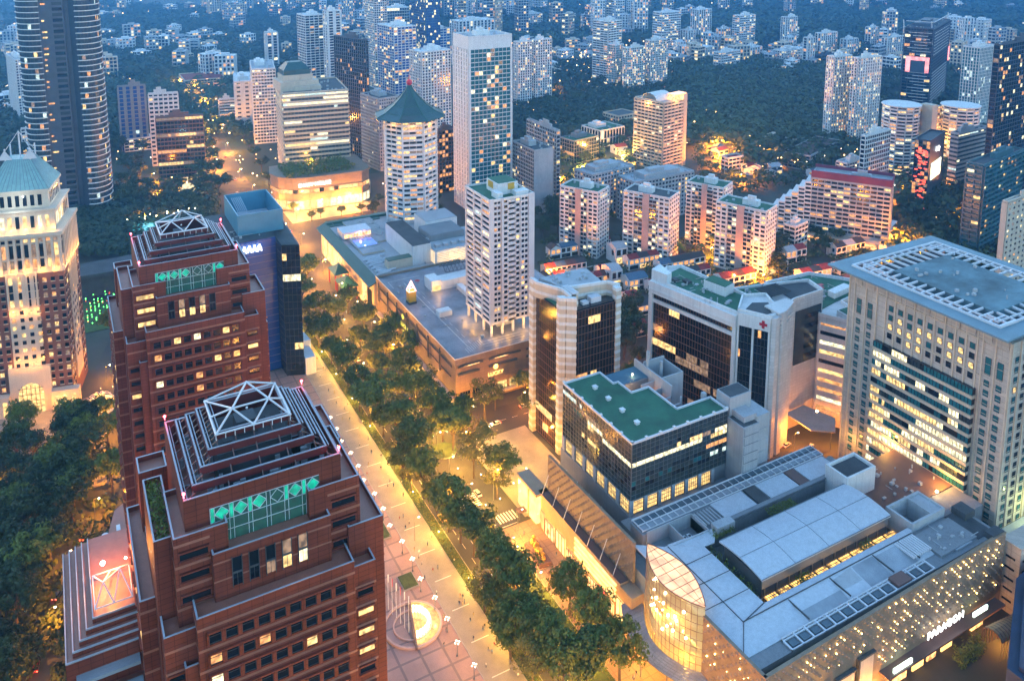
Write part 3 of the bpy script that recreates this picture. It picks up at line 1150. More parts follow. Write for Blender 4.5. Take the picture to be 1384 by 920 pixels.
# podium of the near tower: stepped terraces round a small truss skylight
pod = thing('stepped_podium', 'pink stepped podium terraces round a small lit truss skylight', 'podium', (-7, 161, 0))
for i in range(5):
    q = i * 1.25
    b = MB(); c = MB()
    x0, x1, y0, y1, z1 = q, 13.0, q * 1.0, 32 - q * .5, 84 + i * .9 - 1
    b.box(x0, x1, y0, y1, (0 if i == 0 else z1 - 1.9), z1, 0, 1)
    c.box(x0, x1, y0, y0 + .22, z1, z1 + .35)
    c.box(x0, x0 + .22, y0 + .22, y1, z1, z1 + .35)
    b.build('terrace', [M['brick'], M['brick_band']], pod)
    c.build('coping', M['rail'], pod)
b = MB()
zb = 88.0
X0, X1, Y0, Y1 = 5.6, 12.4, 5.8, 15.5
A = (7.4, 9.5, zb + 2.4); Bq = (10.6, 12, zb + 2.4)
for a, c in (((X0, Y0, zb), (X1, Y0, zb)), ((X0, Y0, zb), (X0, Y1, zb)), ((X1, Y0, zb), (X1, Y1, zb)), ((X0, Y1, zb), (X1, Y1, zb)), (A, (X0, Y0, zb)), (A, ((X0 + X1) / 2, Y0, zb)), (A, (X0, Y1, zb)), (A, Bq), (Bq, (X1, Y0, zb)), (Bq, (X1, Y1, zb)), (Bq, ((X0 + X1) / 2, Y0, zb)), (A, ((X0 + X1) / 2, Y1, zb)), (Bq, ((X0 + X1) / 2, Y1, zb))):
    b.bar(a, c, .14, n=5)
b.build('truss', M['wsteel'], pod)
b = MB(); b.ball((7.6, 14.6, 90.8), .45, n=8, k=5); b.ball((11.9, 14.8, 90.2), .22, n=8, k=5)
b.build('floodlight', lit('floodlight', (1, .8, .5), 45, var=0), pod)
lamp_light('floodlight_lamp', (8.2, 14.2, 92.0), 3200, (1, .5, .25), pod)
b = MB()
b.box(1.6, 12.6, -2.2, .9, 79.5, 80.2); b.box(3.2, 12.8, -5.5, -2.4, 76.6, 77.2)
b.build('ledge_roof', M['zinc2'], pod)
b = MB()
b.prism([(5.2, 21), (13, 20.5), (13, 42), (11, 40), (9.2, 32)], 0, 84.5, 0, 1)
b.build('curved_wing', [M['brick'], M['brick_band']], pod)
b = MB()
b.box(3.2, 13.0, -6.5, 1, 0, 76, 0, 1)
b.build('lower_wing', [M['brick'], M['brick_band']], pod)
b = MB()
b.bar((8.6, 30, 84.6), (8.6, 30, 86.2), .7, n=10); b.box(9.5, 11.8, 27, 28, 84.5, 86); b.box(11, 11.8, 28, 33, 84.5, 85.6)
b.build('rooftop_duct', M['wsteel'], pod)
# the rest of the podium along the plaza, below the towers
pd2 = thing('mall_podium', 'low red podium linking the two granite towers beside the plaza', 'podium', (6, 184, 0))
b = MB(); b.box(0, 47, 0, 82, 0, 27, 0, 1); b.box(3, 38, 4, 78, 27, 30, 0, 1); b.build('wall', [M['brick'], M['pgrey']], pd2)
b = MB(); b.box(46.4, 47.1, 0, 82, 27, 28.2); b.box(47, 49.5, 0, 82, 20, 20.5); b.build('parapet', M['wsteel'], pd2)
g_ = MB(); w_ = MB()
facade(w_, g_, (47, 0), (47, 82), 0, 20, fl=5, bay=4, bh=1.2, pw=.8, litp=.8, kinds=('warm', 'pale'))
w_.build('pier', M['brick'], pd2, kind='stuff'); g_.build('shop_window', GL, pd2, kind='stuff')
lamp_light('podium_lamp', (50, 30, 15), 2500, (1, .6, .3), pd2); lamp_light('podium_lamp', (50, 60, 15), 2500, (1, .6, .3), pd2)
# ================================================================ mall with the pale metal roofs
mall = thing('shopping_mall', 'large mall with pale metal roofs, studded stone screen walls and a lit glass atrium', 'shopping mall', (147, 133, 0))
mx, my = 147, 133


def LB(b, x0, x1, y0, y1, z0, z1, m=0, mt=None):
    b.box(x0 - mx, x1 - mx, y0 - my, y1 - my, z0, z1, m, mt)


b = MB()
LB(b, 149, 255, 137.6, 152.6, 0, 27)
LB(b, 149, 166.9, 152.6, 183, 0, 27)
LB(b, 232.2, 268, 151, 186, 0, 23.5)
LB(b, 166.9, 232.2, 152.6, 186, 0, 20)
LB(b, 173, 240, 183, 192, 0, 26.6)
LB(b, 153.5, 237, 192, 198.5, 0, 27)
LB(b, 149, 155, 183, 238, 0, 19)
LB(b, 155, 173, 183, 192, 0, 23)
LB(b, 155, 203, 198.5, 206, 0, 22)
LB(b, 149, 250, 136.6, 137.6, 0, 21.5)
b.build('wall', M['grey'], mall)


def roofpart(name, pts, m, th=.35):
    b = MB()
    k = len(pts)
    P = [(p[0] - mx, p[1] - my, p[2]) for p in pts]
    b.face(P)
    for i in range(k):
        j = (i + 1) % k
        b.face([P[i], (P[i][0], P[i][1], P[i][2] - th), (P[j][0], P[j][1], P[j][2] - th), P[j]])
    return b.build(name, m, mall)


Z = M['zinc']
roofpart('roof_slope', [(148.2, 141.7, 27.2), (156, 149.8, 28.6), (156, 182.6, 28.6), (148.2, 190, 27.2)], Z)
roofpart('roof_slope', [(156, 149.8, 28.6), (166.7, 152.6, 27.9), (166.7, 178, 27.9), (156, 182.6, 28.6)], Z)
roofpart('roof_slope', [(148.2, 141.7, 27.2), (228, 141.7, 27.2), (228, 149.8, 28.5), (156, 149.8, 28.6)], Z)
roofpart('roof_slope', [(156, 149.8, 28.61), (228, 149.8, 28.51), (232, 152.6, 27.9), (166.7, 152.6, 27.9)], Z)
roofpart('roof_slope', [(156, 182.6, 28.6), (166.7, 178, 27.9), (171, 178, 27.6), (176, 183, 27.6), (157, 184, 28.0)], Z)
# standing seams and gutters
b = MB()
for x in (173, 190, 209, 221):
    LB(b, x, x + .25, 141.9, 149.6, 28.2, 28.65)
for y in (158, 166, 174):
    LB(b, 148.4, 166.6, y, y + .12, 28.55, 28.75)
b.bar((148.4 - mx, 141.9 - my, 27.3), (156 - mx, 149.8 - my, 28.7), .14); b.bar((156 - mx, 149.8 - my, 28.7), (156 - mx, 182.6 - my, 28.7), .14)
b.bar((156 - mx, 149.8 - my, 28.7), (166.6 - mx, 152.6 - my, 28), .14); b.bar((156 - mx, 149.9 - my, 28.75), (228 - mx, 149.9 - my, 28.65), .16)
b.build('roof_seam', M['dgrey'], mall, kind='stuff')
# patches of older sheeting
for (x0, x1, y0, y1, m_) in ((173.4, 189.8, 142, 145.4, 'zinc2'), (190.2, 199, 145, 149.5, 'pgrey'), (199.4, 208.8, 142.2, 149.4, 'zinc2'), (209.3, 220.8, 142.1, 149, 'zinc2'), (228.2, 246, 139.5, 149.4, 'grey'), (235, 243, 139, 144.5, 'gteal')):
    if x0 < 228:
        zz = lambda y: 27.24 + (y - 141.7) * .16
        roofpart('roof_patch', [(x0, y0, zz(y0)), (x1, y0, zz(y0)), (x1, y1, zz(y1)), (x0, y1, zz(y1))], M[m_], .02)
        continue
    b = MB(); LB(b, x0, x1, y0, y1, 26.9, 27.6 + (y1 - 144.5) * .05)
    b.build('roof_deck', M[m_] if m_ != 'gteal' else M['teal_deck'] if 'teal_deck' in M else M['zinc2'], mall)
b = MB()
for k in range(9):
    LB(b, 219 + k * 1.0, 219.5 + k * 1.0, 142.5, 149.3, 28.3, 28.9)
b.build('roof_louvre', M['wsteel'], mall, kind='stuff')
# arched central roof
ar = MB()
N = 10
x0, x1, y0, y1 = 170.2, 227.4, 157.0, 175.2
pr_ = []
for i in range(N + 1):
    q = i / N
    pr_.append((y0 + (y1 - y0) * q - my, 30.0 + 1.3 * math.sin(math.pi * (.08 + .84 * q))))
for i in range(N):
    a, c = pr_[i], pr_[i + 1]
    ar.face([(x0 - mx, a[0], a[1]), (x1 - mx, a[0], a[1]), (x1 - mx, c[0], c[1]), (x0 - mx, c[0], c[1])])
    ar.face([(x0 - mx, a[0], a[1] - .5), (x0 - mx, c[0], c[1] - .5), (x1 - mx, c[0], c[1] - .5), (x1 - mx, a[0], a[1] - .5)])
    for xx in (x0, x1):
        f = [(xx - mx, a[0], a[1] - .5), (xx - mx, a[0], a[1]), (xx - mx, c[0], c[1]), (xx - mx, c[0], c[1] - .5)]
        ar.face(f if xx == x1 else f[::-1])
for (yy, s) in ((pr_[0], 1), (pr_[-1], -1)):
    f = [(x0 - mx, yy[0], yy[1] - .5), (x1 - mx, yy[0], yy[1] - .5), (x1 - mx, yy[0], yy[1]), (x0 - mx, yy[0], yy[1])]
    ar.face(f if s > 0 else f[::-1])
ar.build('arched_roof', Z, mall)
b = MB()
for x in (184, 198.6, 213):
    for i in range(N):
        b.bar((x - mx, pr_[i][0], pr_[i][1] + .03), (x - mx, pr_[i + 1][0], pr_[i + 1][1] + .03), .07)
b.bar((x0 - mx, pr_[5][0], pr_[5][1] + .03), (x1 - mx, pr_[5][0], pr_[5][1] + .03), .07)
for i in (0, N):
    b.bar((x0 - mx, pr_[i][0], pr_[i][1] + .05), (x1 - mx, pr_[i][0], pr_[i][1] + .05), .14)
b.build('arch_seam', M['steel'], mall)
b = MB()
for x in range(172, 227, 5):
    LB(b, x, x + .35, 157.6, 158.1, 20, 29.2); LB(b, x, x + .35, 174.2, 174.7, 20, 29.2)
LB(b, 170.8, 227, 157.5, 157.9, 26.6, 29.4); LB(b, 170.8, 227, 157.5, 157.9, 23, 23.3)
b.build('clerestory_frame', M['steel'], mall)
b = MB()
LB(b, 171.2, 226.8, 158.0, 174.0, 20, 29.0, 0)
b.build('clerestory_wall', M['dgrey'], mall)
# sunken glazed strip: lattice skylights glowing from below, planter trees
for k in range(11):
    xx = 171 + k * 5.3
    g = MB(); f = MB()
    LB(g, xx, xx + 4.3, 153.1, 156.8, 24.6, 24.75)
    for q in range(6):
        LB(f, xx + q * .84, xx + q * .84 + .12, 153.0, 156.9, 24.76, 24.95)
    for q in range(5):
        LB(f, xx, xx + 4.3, 153.05 + q * .9, 153.17 + q * .9, 24.78, 24.99)
    o = g.build('glazed_bay', M['skyl'], mall)
    f.build('frame', M['steel'], o)
b = MB()
for q in range(5):
    LB(b, 166.9, 170.2, 153 + q * 1.2, 153.4 + q * 1.2, 22, 24 + q * .1)
b.build('courtyard_step', M['orange_wall'], mall)
rs = np.random.RandomState(9)


def bushes(name, boxes, n, s, label, m=None, cat='plants'):
    cs = []
    for (x0, x1, y0, y1, z0, h) in boxes:
        k = max(30, int(n * (x1 - x0) * (y1 - y0)))
        c = np.stack([rs.uniform(x0, x1, k), rs.uniform(y0, y1, k), z0 + rs.rand(k) ** 1.3 * h], 1)
        bump = np.sin(c[:, 0] * 1.7) * np.cos(c[:, 1] * 1.9)
        c[:, 2] = z0 + (c[:, 2] - z0) * (.75 + .3 * bump)
        cs.append(c)
    C_ = np.concatenate(cs)
    N_ = rs.normal(size=C_.shape) + np.array([0, 0, .6])
    N_ /= np.linalg.norm(N_, axis=1)[:, None]
    return tag(link(name, quads_mesh(name, C_, N_, rs.uniform(.6, 1.3, len(C_)) * s, m or M['leaf'], rs), kind='stuff'), label, cat)


bushes('courtyard_plants', [(167.2, 170, 158, 177, 23, 5), (183, 189, 153.2, 156.5, 24.5, 3.2), (211, 216, 153.2, 156.5, 24.5, 3.5)], 26, .26, 'dense planting in the sunken strip round the arched mall roof')
bushes('roof_planter_shrubs', [(172, 181, 179, 182.5, 27, 1.8), (196, 208, 178, 181.5, 27, 1.6)], 20, .24, 'green shrubs along the far eave of the arched mall roof')
# skylight panel strips (pieces set singly)
pn = MB(); pn.box(0, 2.6, 0, 2.0, 0, .3); PNL = pn.mesh('skylight_panel', M['panel_glass'])
pn = MB(); pn.box(0, 2.6, 0, 2.0, 0, .16); PNL2 = pn.mesh('skylight_panel', M['zinc2'])
for k in range(28):
    link('skylight_panel', PNL, mall, (154.6 + k * 2.95 - mx, 196.0 + k * .04 - my, 27.3))
    link('skylight_panel', PNL2, mall, (154.6 + k * 2.95 - mx, 193.4 + k * .02 - my, 27.2))
b = MB()
for k in range(29):
    LB(b, 154.25 + k * 2.95, 154.5 + k * 2.95, 193, 198.6, 27.35, 27.7)
LB(b, 154, 237, 195.5, 195.75, 27.4, 27.75); LB(b, 154, 237, 198.4, 198.8, 27.4, 27.9); LB(b, 154, 237, 192.8, 193.05, 27.3, 27.65)
b.build('skylight_frame', M['wsteel'], mall)
for k in range(14):
    link('skylight_panel', PNL, mall, (162.8 + k * 4.3 - mx, 138.2 - my, 27.25)) if k != 11 else None
b = MB()
for k in range(15):
    LB(b, 161.6 + k * 4.3, 162.1 + k * 4.3, 137.4, 141.4, 27.3, 27.75)
LB(b, 161.6, 222, 137.4, 137.7, 27.3, 27.7); LB(b, 161.6, 222, 140.6, 140.9, 27.3, 27.72); LB(b, 161.6, 222, 141.3, 141.6, 27.3, 27.74)
for k in range(30):
    LB(b, 161.6 + k * 2.05, 161.7 + k * 2.05, 140.9, 141.3, 27.3, 28.4)
LB(b, 161.6, 222, 141.1, 141.18, 28.3, 28.42)
b.build('lattice_frame', M['wsteel'], mall)
b = MB(); LB(b, 205.5, 211.5, 137.6, 141.3, 27.8, 28.5); b.build('roof_hatch', M['brown'], mall)
# far roof decks
for (x0, x1, y0, y1, z, m_) in ((182, 196, 184.5, 192.5, 27.4, 'zinc'), (197, 202, 184.5, 192.5, 27.5, 'dgrey'), (202.6, 216, 184.6, 192.5, 27.4, 'zinc'), (216.5, 221, 184.5, 192.5, 27.5, 'brown'), (221.5, 236, 184.5, 192.5, 27.4, 'zinc'), (182, 232, 176.2, 177.6, 27.8, 'zinc2'), (181, 229, 182.8, 184.3, 27.9, 'grey')):
    b = MB(); LB(b, x0, x1, y0, y1, z - .6, z); b.build('roof_deck', M[m_], mall)
# machine pit
b = MB()
LB(b, 173, 173.4, 183.2, 191.6, 23, 27.8); LB(b, 163.7, 164, 183.2, 191.6, 23, 27.6); LB(b, 155, 173, 191.6, 192, 23, 27.8); LB(b, 155, 173, 182.6, 182.9, 23, 28.2)
for k in range(6):
    LB(b, 173.5 + k * 1.3, 174 + k * 1.3, 184.8, 191, 27.6, 28.0)
b.build('pit_wall', M['pgrey'], mall)
b = MB()
for k in range(4):
    x = 157 + k * 1.5
    LB(b, x, x + 1.3, 185, 187, 23, 24.6)
    b.cyl(x + .65 - mx, 186 - my, 24.6, 24.75, .45, n=8, m=1)
for k in range(2):
    x = 166 + k * 2
    LB(b, x, x + 1.3, 186, 188, 23, 24.6)
    b.cyl(x + .65 - mx, 187 - my, 24.6, 24.75, .45, n=8, m=1)
b.build('air_conditioner', [M['wsteel'], M['dgrey']], mall)
b = MB(); LB(b, 174.5, 182, 180.5, 183.6, 27, 29.3); b.build('duct_housing', M['pgrey'], mall)
# roof boxes near the beige tower
b = MB(); LB(b, 227, 241.5, 174, 183.3, 20, 31.6)
for (a0, a1, c0, c1) in ((227, 241.5, 174, 174.8), (227, 241.5, 182.5, 183.3), (227, 227.8, 174.8, 182.5), (240.7, 241.5, 174.8, 182.5)):
    LB(b, a0, a1, c0, c1, 31.6, 32.8)
b.build('lift_housing', M['white'], mall)
b = MB(); LB(b, 228, 240.6, 175, 182.4, 31.6, 31.9); b.build('housing_roof', M['dgrey'], mall)
b = MB()
for (x0, x1, y0, y1) in ((230, 246.5, 151, 151.8), (230, 246.5, 160.2, 161), (230, 230.8, 151.8, 160.2), (245.7, 246.5, 151.8, 160.2), (240, 240.6, 151.8, 160.2)):
    LB(b, x0, x1, y0, y1, 23, 30)
LB(b, 240.6, 245.7, 151.8, 160.2, 28, 29.5)
b.build('rooftop_enclosure', M['pgrey'], mall)
b = MB(); LB(b, 232.5, 267.6, 162, 185.6, 23.5, 23.9); b.build('terrace_floor', M['brown'], mall)
b = MB(); LB(b, 246, 253.5, 139, 150.6, 26, 27.3); LB(b, 250, 255, 146, 151, 27.3, 29.5); LB(b, 249, 254.6, 136, 139, 26, 29); b.build('roof_box', M['dgrey'], mall)
# screen walls: a raised grid of small stone pyramids with tiny lamps
def screen(name, O, P, z0, z1, cell, lamps, fr):
    L = math.hypot(P[0] - O[0], P[1] - O[1])
    d = ((P[0] - O[0]) / L, (P[1] - O[1]) / L)
    nx, ny = d[1], -d[0]
    w = MB(); s = MB(); l = MB()
    w.obox(O, d, 0, L, -.8, 0, z0, z1)
    w.obox(O, d, 0, L, -.9, .12, z1, z1 + .45)
    nu, nv = int(L / cell), int((z1 - z0) / cell)
    cu, cv = L / nu, (z1 - z0) / nv
    def q(a, n, z): return (O[0] + d[0] * a + nx * n, O[1] + d[1] * a + ny * n, z)
    for i in range(nu):
        for j in range(nv):
            a, z = i * cu, z0 + j * cv
            if lamps and ((21 < a < 44) and z < 17) or (lamps and z < 8): continue
            if (i + j) % 2:
                c = q(a + cu / 2, .55, z + cv / 2)
                k = [q(a + .05, .01, z + cv / 2), q(a + cu / 2, .01, z + .05), q(a + cu - .05, .01, z + cv / 2), q(a + cu / 2, .01, z + cv - .05)]
                for m_ in range(4):
                    s.face([k[m_], k[(m_ + 1) % 4], c])
            elif fr.random() < lamps * (.35 + .65 * min(1, a / 45)):
                r = fr.uniform(.08, .24)
                c = q(a + cu / 2, .3, z + cv / 2)
                l.ball(c, r, n=5, k=3)
    w.build('screen_wall', M['screen_stone'], mall)
    s.build('stone_stud', M['screen_stone'], mall, kind='stuff')
    l.build('accent_lamp', M['lampw2'], mall, kind='stuff')


fr = random.Random(4)
screen('left', (0, 107.0), (0.6, 56), 14.5, 28.2, 1.5, .0, fr)
screen('left2', (0.7, 24), (1.2, 1.0), 9, 28.2, 1.5, .4, fr)
screen('right', (1.2, 0.9), (108, 2.6), 2, 28.2, 1.45, .42, fr)
# struts, ledge, shop fronts of the street side
b = MB()
for k in range(7):
    y = 62 + k * 7.4
    b.bar((0, y, 21), (-2.8, y, 14.2), .12)
    b.bar((1, y, 26.5), (5, y + 3, 24), .12)
b.build('strut', M['wsteel'], mall)
b = MB(); b.box(-2.9, .4, 58, 109, 13.4, 14.2, 0, 1); b.build('ledge', [M['orange_wall'], M['brown']], mall)
b = MB(); b.box(-2.8, 6, 52, 107, 0, 13.4); b.build('shopfront_wall', M['orange_wall'], mall)
# big glowing box at the far end and lit bands along the frontage
b = MB(); b.box(-4.6, .2, 107.5, 121, 2, 13.2, 0); b.build('lightbox', M['shop_bright'], mall)
b = MB(); b.box(-5, .6, 107, 121.5, 13.2, 14.2, 0); b.box(-5.0, -4.7, 112.5, 113.1, 2, 13.2); b.build('lightbox_cap', M['orange_wall'], mall)
b = MB()
for z in (6.4, 8.2, 10, 11.8):
    b.box(-3.3, -2.8, 60, 84, z, z + .8)
b.build('light_strip', M['shop_bright'], mall)
for (y0, y1, z0, z1, m_) in ((104, 106.5, 1, 8, 'shop_bright'), (97.5, 103.5, .6, 6.5, 'shop_warm'), (90, 96, .6, 7.5, 'shop_bright'), (85, 89, .6, 5, 'shop_warm'), (78, 83, .6, 4.6, 'shop_bright'), (70, 76, .6, 4.6, 'shop_warm'), (66.5, 69.5, 1, 5, 'shop_red'), (61, 65, .6, 4.6, 'shop_bright'), (53, 59.5, .6, 9, 'shop_bright')):
    g = MB(); g.box(-3.15, -2.82, y0, y1, z0, z1); o = g.build('shop_window', M[m_], mall)
    f = MB()
    for q in range(4):
        yy = y0 + q * (y1 - y0) / 3
        f.box(-3.35, -3.16, yy - .08, yy + .08, z0, z1)
    f.box(-3.35, -3.17, y0, y1, z1, z1 + .25)
    f.build('frame', M['brown'], o)
text_mesh('shop_sign', 'H', 2.6, M['white_sign'], mall, (-3.4, 68, 1.8), (R(90), 0, R(-90)), .06)
# glass atrium: lens plan, vertical gridded glass with a sloping lit top
at_ = thing('glass_atrium', 'lens shaped glass atrium glowing gold at the mall corner, above the grid canopy', 'atrium', (mx, my, 0))
NA = 18
outl, inl = [], []
for i in range(NA + 1):
    q = i / NA
    y = 49.8 - q * 26.2
    outl.append((1.0 - 5.6 * math.sin(math.pi * q) ** .8, y))
    inl.append((1.0 + 4.6 * math.sin(math.pi * q) ** .9, y))
g = MB(); f = MB()
zt = lambda q: 32.6 - 1.2 * q
for i in range(NA):
    a, c = outl[i], outl[i + 1]
    g.face([(a[0], a[1], 10), (c[0], c[1], 10), (c[0], c[1], zt((i + 1) / NA)), (a[0], a[1], zt(i / NA))])
    a2, c2 = inl[i], inl[i + 1]
    g.face([(a2[0], a2[1], 26), (a2[0], a2[1], zt(i / NA) + .3), (c2[0], c2[1], zt((i + 1) / NA) + .3), (c2[0], c2[1], 26)])
    if 0 < i:
        f.bar((a[0] - .06, a[1], 10), (a[0] - .06, a[1], zt(i / NA)), .07)
g.build('glass_wall', M['atrium_glass'], at_)
for k in range(1, 9):
    z = 10 + k * 2.6
    for i in range(NA):
        a, c = outl[i], outl[i + 1]
        f.bar((a[0] - .05, a[1], z), (c[0] - .05, c[1], z), .06)
for i in range(NA):
    a, c = outl[i], outl[i + 1]
    f.bar((a[0], a[1], zt(i / NA)), (c[0], c[1], zt((i + 1) / NA)), .16)
    a2, c2 = inl[i], inl[i + 1]
    f.bar((a2[0], a2[1], zt(i / NA) + .3), (c2[0], c2[1], zt((i + 1) / NA) + .3), .16)
for i in range(2, NA - 1, 2):
    f.bar((outl[i][0], outl[i][1], zt(i / NA)), (inl[i][0], inl[i][1], zt(i / NA) + .35), .09)
for s_ in (.33, .66):
    for i in range(NA):
        p = [outl[j][0] * (1 - s_) + inl[j][0] * s_ for j in (i, i + 1)]
        f.bar((p[0], outl[i][1], zt(i / NA) + .35), (p[1], outl[i + 1][1], zt((i + 1) / NA) + .35), .06)
f.build('mullion', M['brown'], at_)
tp = MB()
for i in range(NA):
    tp.face([(outl[i][0], outl[i][1], zt(i / NA)), (outl[i + 1][0], outl[i + 1][1], zt((i + 1) / NA)), (inl[i + 1][0], inl[i + 1][1], zt((i + 1) / NA) + .25), (inl[i][0], inl[i][1], zt(i / NA) + .25)])
tp.build('glass_top', M['atrium_top'], at_)
b = MB()
for z in (10.2, 15, 20, 25):
    b.prism([(1.5, 24)] + [(outl[i][0] + 1.4, outl[i][1]) for i in range(NA - 1, 0, -1)] + [(1.5, 49.5)], z, z + .4)
b.build('gallery_floor', M['orange_wall'], at_)
b = MB()
fr = random.Random(8)
for k in range(26):
    i = fr.randint(3, NA - 3)
    b.ball((outl[i][0] + fr.uniform(1.2, 3.5), outl[i][1], fr.uniform(12, 28)), .38, n=6, k=4)
b.build('hanging_lamp', M['lampw'], at_, kind='stuff')
for (y, z) in ((42, 16), (36, 22), (30, 14)):
    lamp_light('atrium_lamp', (.5, y, z), 1500, (1, .75, .4), at_)
# grid canopy below it
cn = thing('grid_canopy', 'crescent canopy of dark glazed squares below the glass atrium', 'canopy', (mx, my, 0))
fb = MB()
NC, NR = 22, 6
fi = fo = None
G = []
for i in range(NC + 1):
    q = i / NC
    y = 54 - q * 33
    inn = (1.2 - 6.0 * math.sin(math.pi * min(1, max(0, (q - .1) / .82))) ** .85 if .1 < q < .92 else 1.2)
    out = -2.2 - 8.2 * math.sin(math.pi * (.06 + .88 * q)) ** .9 + q * 1.5
    G.append([(inn + (out - inn) * j / NR, y + (j / NR) * (1.6 - 3.2 * q), 10.4 - 1.3 * j / NR) for j in range(NR + 1)])
ntile = 0
for i in range(NC):
    for j in range(NR):
        a, c, e, h = G[i][j], G[i + 1][j], G[i + 1][j + 1], G[i][j + 1]
        tb = MB(); s = .12
        P = [Vector(p) for p in (a, c, e, h)]
        ce = sum(P, Vector()) / 4
        Q = [ce + (p - ce) * .9 for p in P]
        tb.face([tuple(p) for p in Q][::-1]); tb.face([tuple(p - Vector((0, 0, .12))) for p in Q])
        for m_ in range(4):
            n_ = (m_ + 1) % 4
            tb.face([tuple(Q[m_]), tuple(Q[n_]), tuple(Q[n_] - Vector((0, 0, .12))), tuple(Q[m_] - Vector((0, 0, .12)))])
        tb.build('glazed_square', M['canopy_glass'], cn)
for i in range(NC + 1):
    for j in range(NR):
        fb.bar(G[i][j], G[i][j + 1], .11)
for j in range(NR + 1):
    for i in range(NC):
        fb.bar(G[i][j], G[i + 1][j], .11)
for i in (4, 10, 16):
    p = G[i][5]
    fb.bar((p[0], p[1], 0), (p[0], p[1], p[2]), .2, n=6)
fb.build('frame', M['steel'], cn)
for i in (3, 8, 13, 18):
    p = G[i][3]
    lamp_light('canopy_lamp', (p[0], p[1], 7.5), 900, (1, .6, .22), cn)
# right-hand frontage: lit bays, sign, walkway canopy
for (x0, x1, z1) in ((22, 27.5, 11), (29, 36, 14.5), (38, 44, 16.5)):
    g = MB(); g.box(x0, x1, .2 + x0 * .016, .6 + x0 * .016, 0, z1); o = g.build('tall_panel', M['cream'], mall)
    f = MB(); f.box(x0 - .6, x0 - .1, -.3 + x0 * .016, .7 + x0 * .016, 0, z1 + .6); f.box(x0 - .1, x1 + .4, -.3 + x0 * .016, .7 + x0 * .016, z1 + .05, z1 + .6)
    f.build('frame', M['dgrey'], o)
for x in (30, 37, 44):
    lamp_light('facade_floodlight', (x, -2.2, 2.2), 3600, (1, .62, .25), mall, .3)
b = MB()
for x in (31, 37.4, 44.6):
    b.box(x - .6, x + .6, -2, -1.3, 1, 1.8)
b.build('floodlight', M['lamp'], mall)
for k, (x0, x1) in enumerate(((54, 60), (63, 68), (70, 74), (77, 82), (92, 98))):
    g = MB(); g.box(x0, x1, .1 + x0 * .016, .5 + x0 * .016, .5, 6.5); g.build('shop_window', M[('shop_warm', 'shop_bright')[k % 2]], mall)
b = MB(); b.box(48, 104, -1.6, 1.9, 6.9, 7.5); b.build('entrance_canopy', M['brown'], mall)
for (x0, x1, z0) in ((51, 59, 7.6), (88, 95, 9.5)):
    b = MB(); b.box(x0, x1, -1.2, -.7, z0, z0 + 1.4); b.build('light_box', M['shop_cool'], mall)
text_mesh('mall_sign', 'PARAGON', 3.4, M['white_sign'], mall, (76, .1, 10.2), (R(90), 0, R(.9)), .15, 1.15)
wk = thing('walkway_canopy', 'ribbed barrel canopy over the walkway at the mall side entrance', 'canopy', (mx + 90, my - 2, 0))
b = MB(); f = MB()
for i in range(14):
    xx = i * 1.25
    for k in range(6):
        a0, a1 = math.pi * k / 6, math.pi * (k + 1) / 6
        p = lambda x, a: (x, -4 - i * .12 + 3 * math.cos(a), 6 + 2.2 * math.sin(a))
        if i < 13:
            b.face([p(xx, a0), p(xx + 1.25, a0), p(xx + 1.25, a1), p(xx, a1)])
        f.bar(p(xx, a0), p(xx, a1), .12)
    f.bar((xx, -1 - i * .12, 0), (xx, -1 - i * .12, 6), .1); f.bar((xx, -7 - i * .12, 0), (xx, -7 - i * .12, 6), .1)
b.build('canopy_sheet', M['orange_wall'], wk); f.build('rib', M['brown'], wk)
lamp_light('walkway_lamp', (6, -4.5, 4), 1500, (1, .6, .25), wk)
# ================================================================ green roofed office block on the mall
off = thing('glass_office_block', 'square office block with flat green roof and dark gridded glass, on the mall', 'office block', (159.5, 206.5, 0))
b = MB()
b.box(0, 42.4, 0, 9, 22, 48, 0); b.box(0, 26.7, 9, 25.5, 22, 48, 0); b.box(0, 18.8, 25.5, 33.8, 22, 48); b.box(0, 16.6, 33.8, 43, 22, 48)
b.box(26.7, 42.4, 9, 43, 22, 36, 0); b.box(18.8, 26.7, 25.5, 43, 22, 43, 0); b.box(16.6, 33.6, 33.8, 43, 22, 46.5)
b.box(-.6, 43, -.6, 43.6, 0, 22)
b.build('wall', M['grey'], off)
b = MB()
b.prism([(.4, .4), (42, .4), (42, 8.8), (26.5, 8.8), (26.5, 25.3), (18.6, 25.3), (18.6, 33.6), (16.4, 33.6), (16.4, 42.6), (.4, 42.6)], 48, 48.3)
b.build('roof', M['green_roof'], off)
b = MB(); b.box(17, 33.2, 34.2, 42.8, 46.5, 46.8); b.build('lower_roof', M['blue_roof'], off)
b = MB()
for (x0, x1, y0, y1) in ((-.25, 42.6, -.25, .35), (-.25, .35, .35, 43), (42, 42.6, .35, 9), (26.6, 42, 8.7, 9.2), (26.4, 26.9, 9.2, 25.6), (18.7, 26.4, 25.2, 25.7), (18.5, 19, 25.7, 34), (16.4, 18.5, 33.6, 34), (16.3, 16.8, 34, 43), (-.2, 16.3, 42.6, 43.1)):
    b.box(x0, x1, y0, y1, 48.3, 49)
b.build('parapet', M['wsteel'], off)
b = MB()
for k in range(8):
    b.box(-.35, .55, k * 6.1 - .35, k * 6.1 + .55, 48.9, 49.5); b.box(k * 6 - .35, k * 6 + .55, -.35, .55, 49.01, 49.51)
b.build('parapet_lamp', M['white'], off)
for (x, y) in ((8.7, 34.6), (8.7, 26), (8.7, 17.4), (8.7, 8.8)):
    b = MB(); b.box(x - .7, x + .7, y - .7, y + .7, 48.3, 49.2); b.box(x - .9, x + .9, y - .9, y + .9, 49.2, 49.45); b.build('roof_vent', M['white'], off)
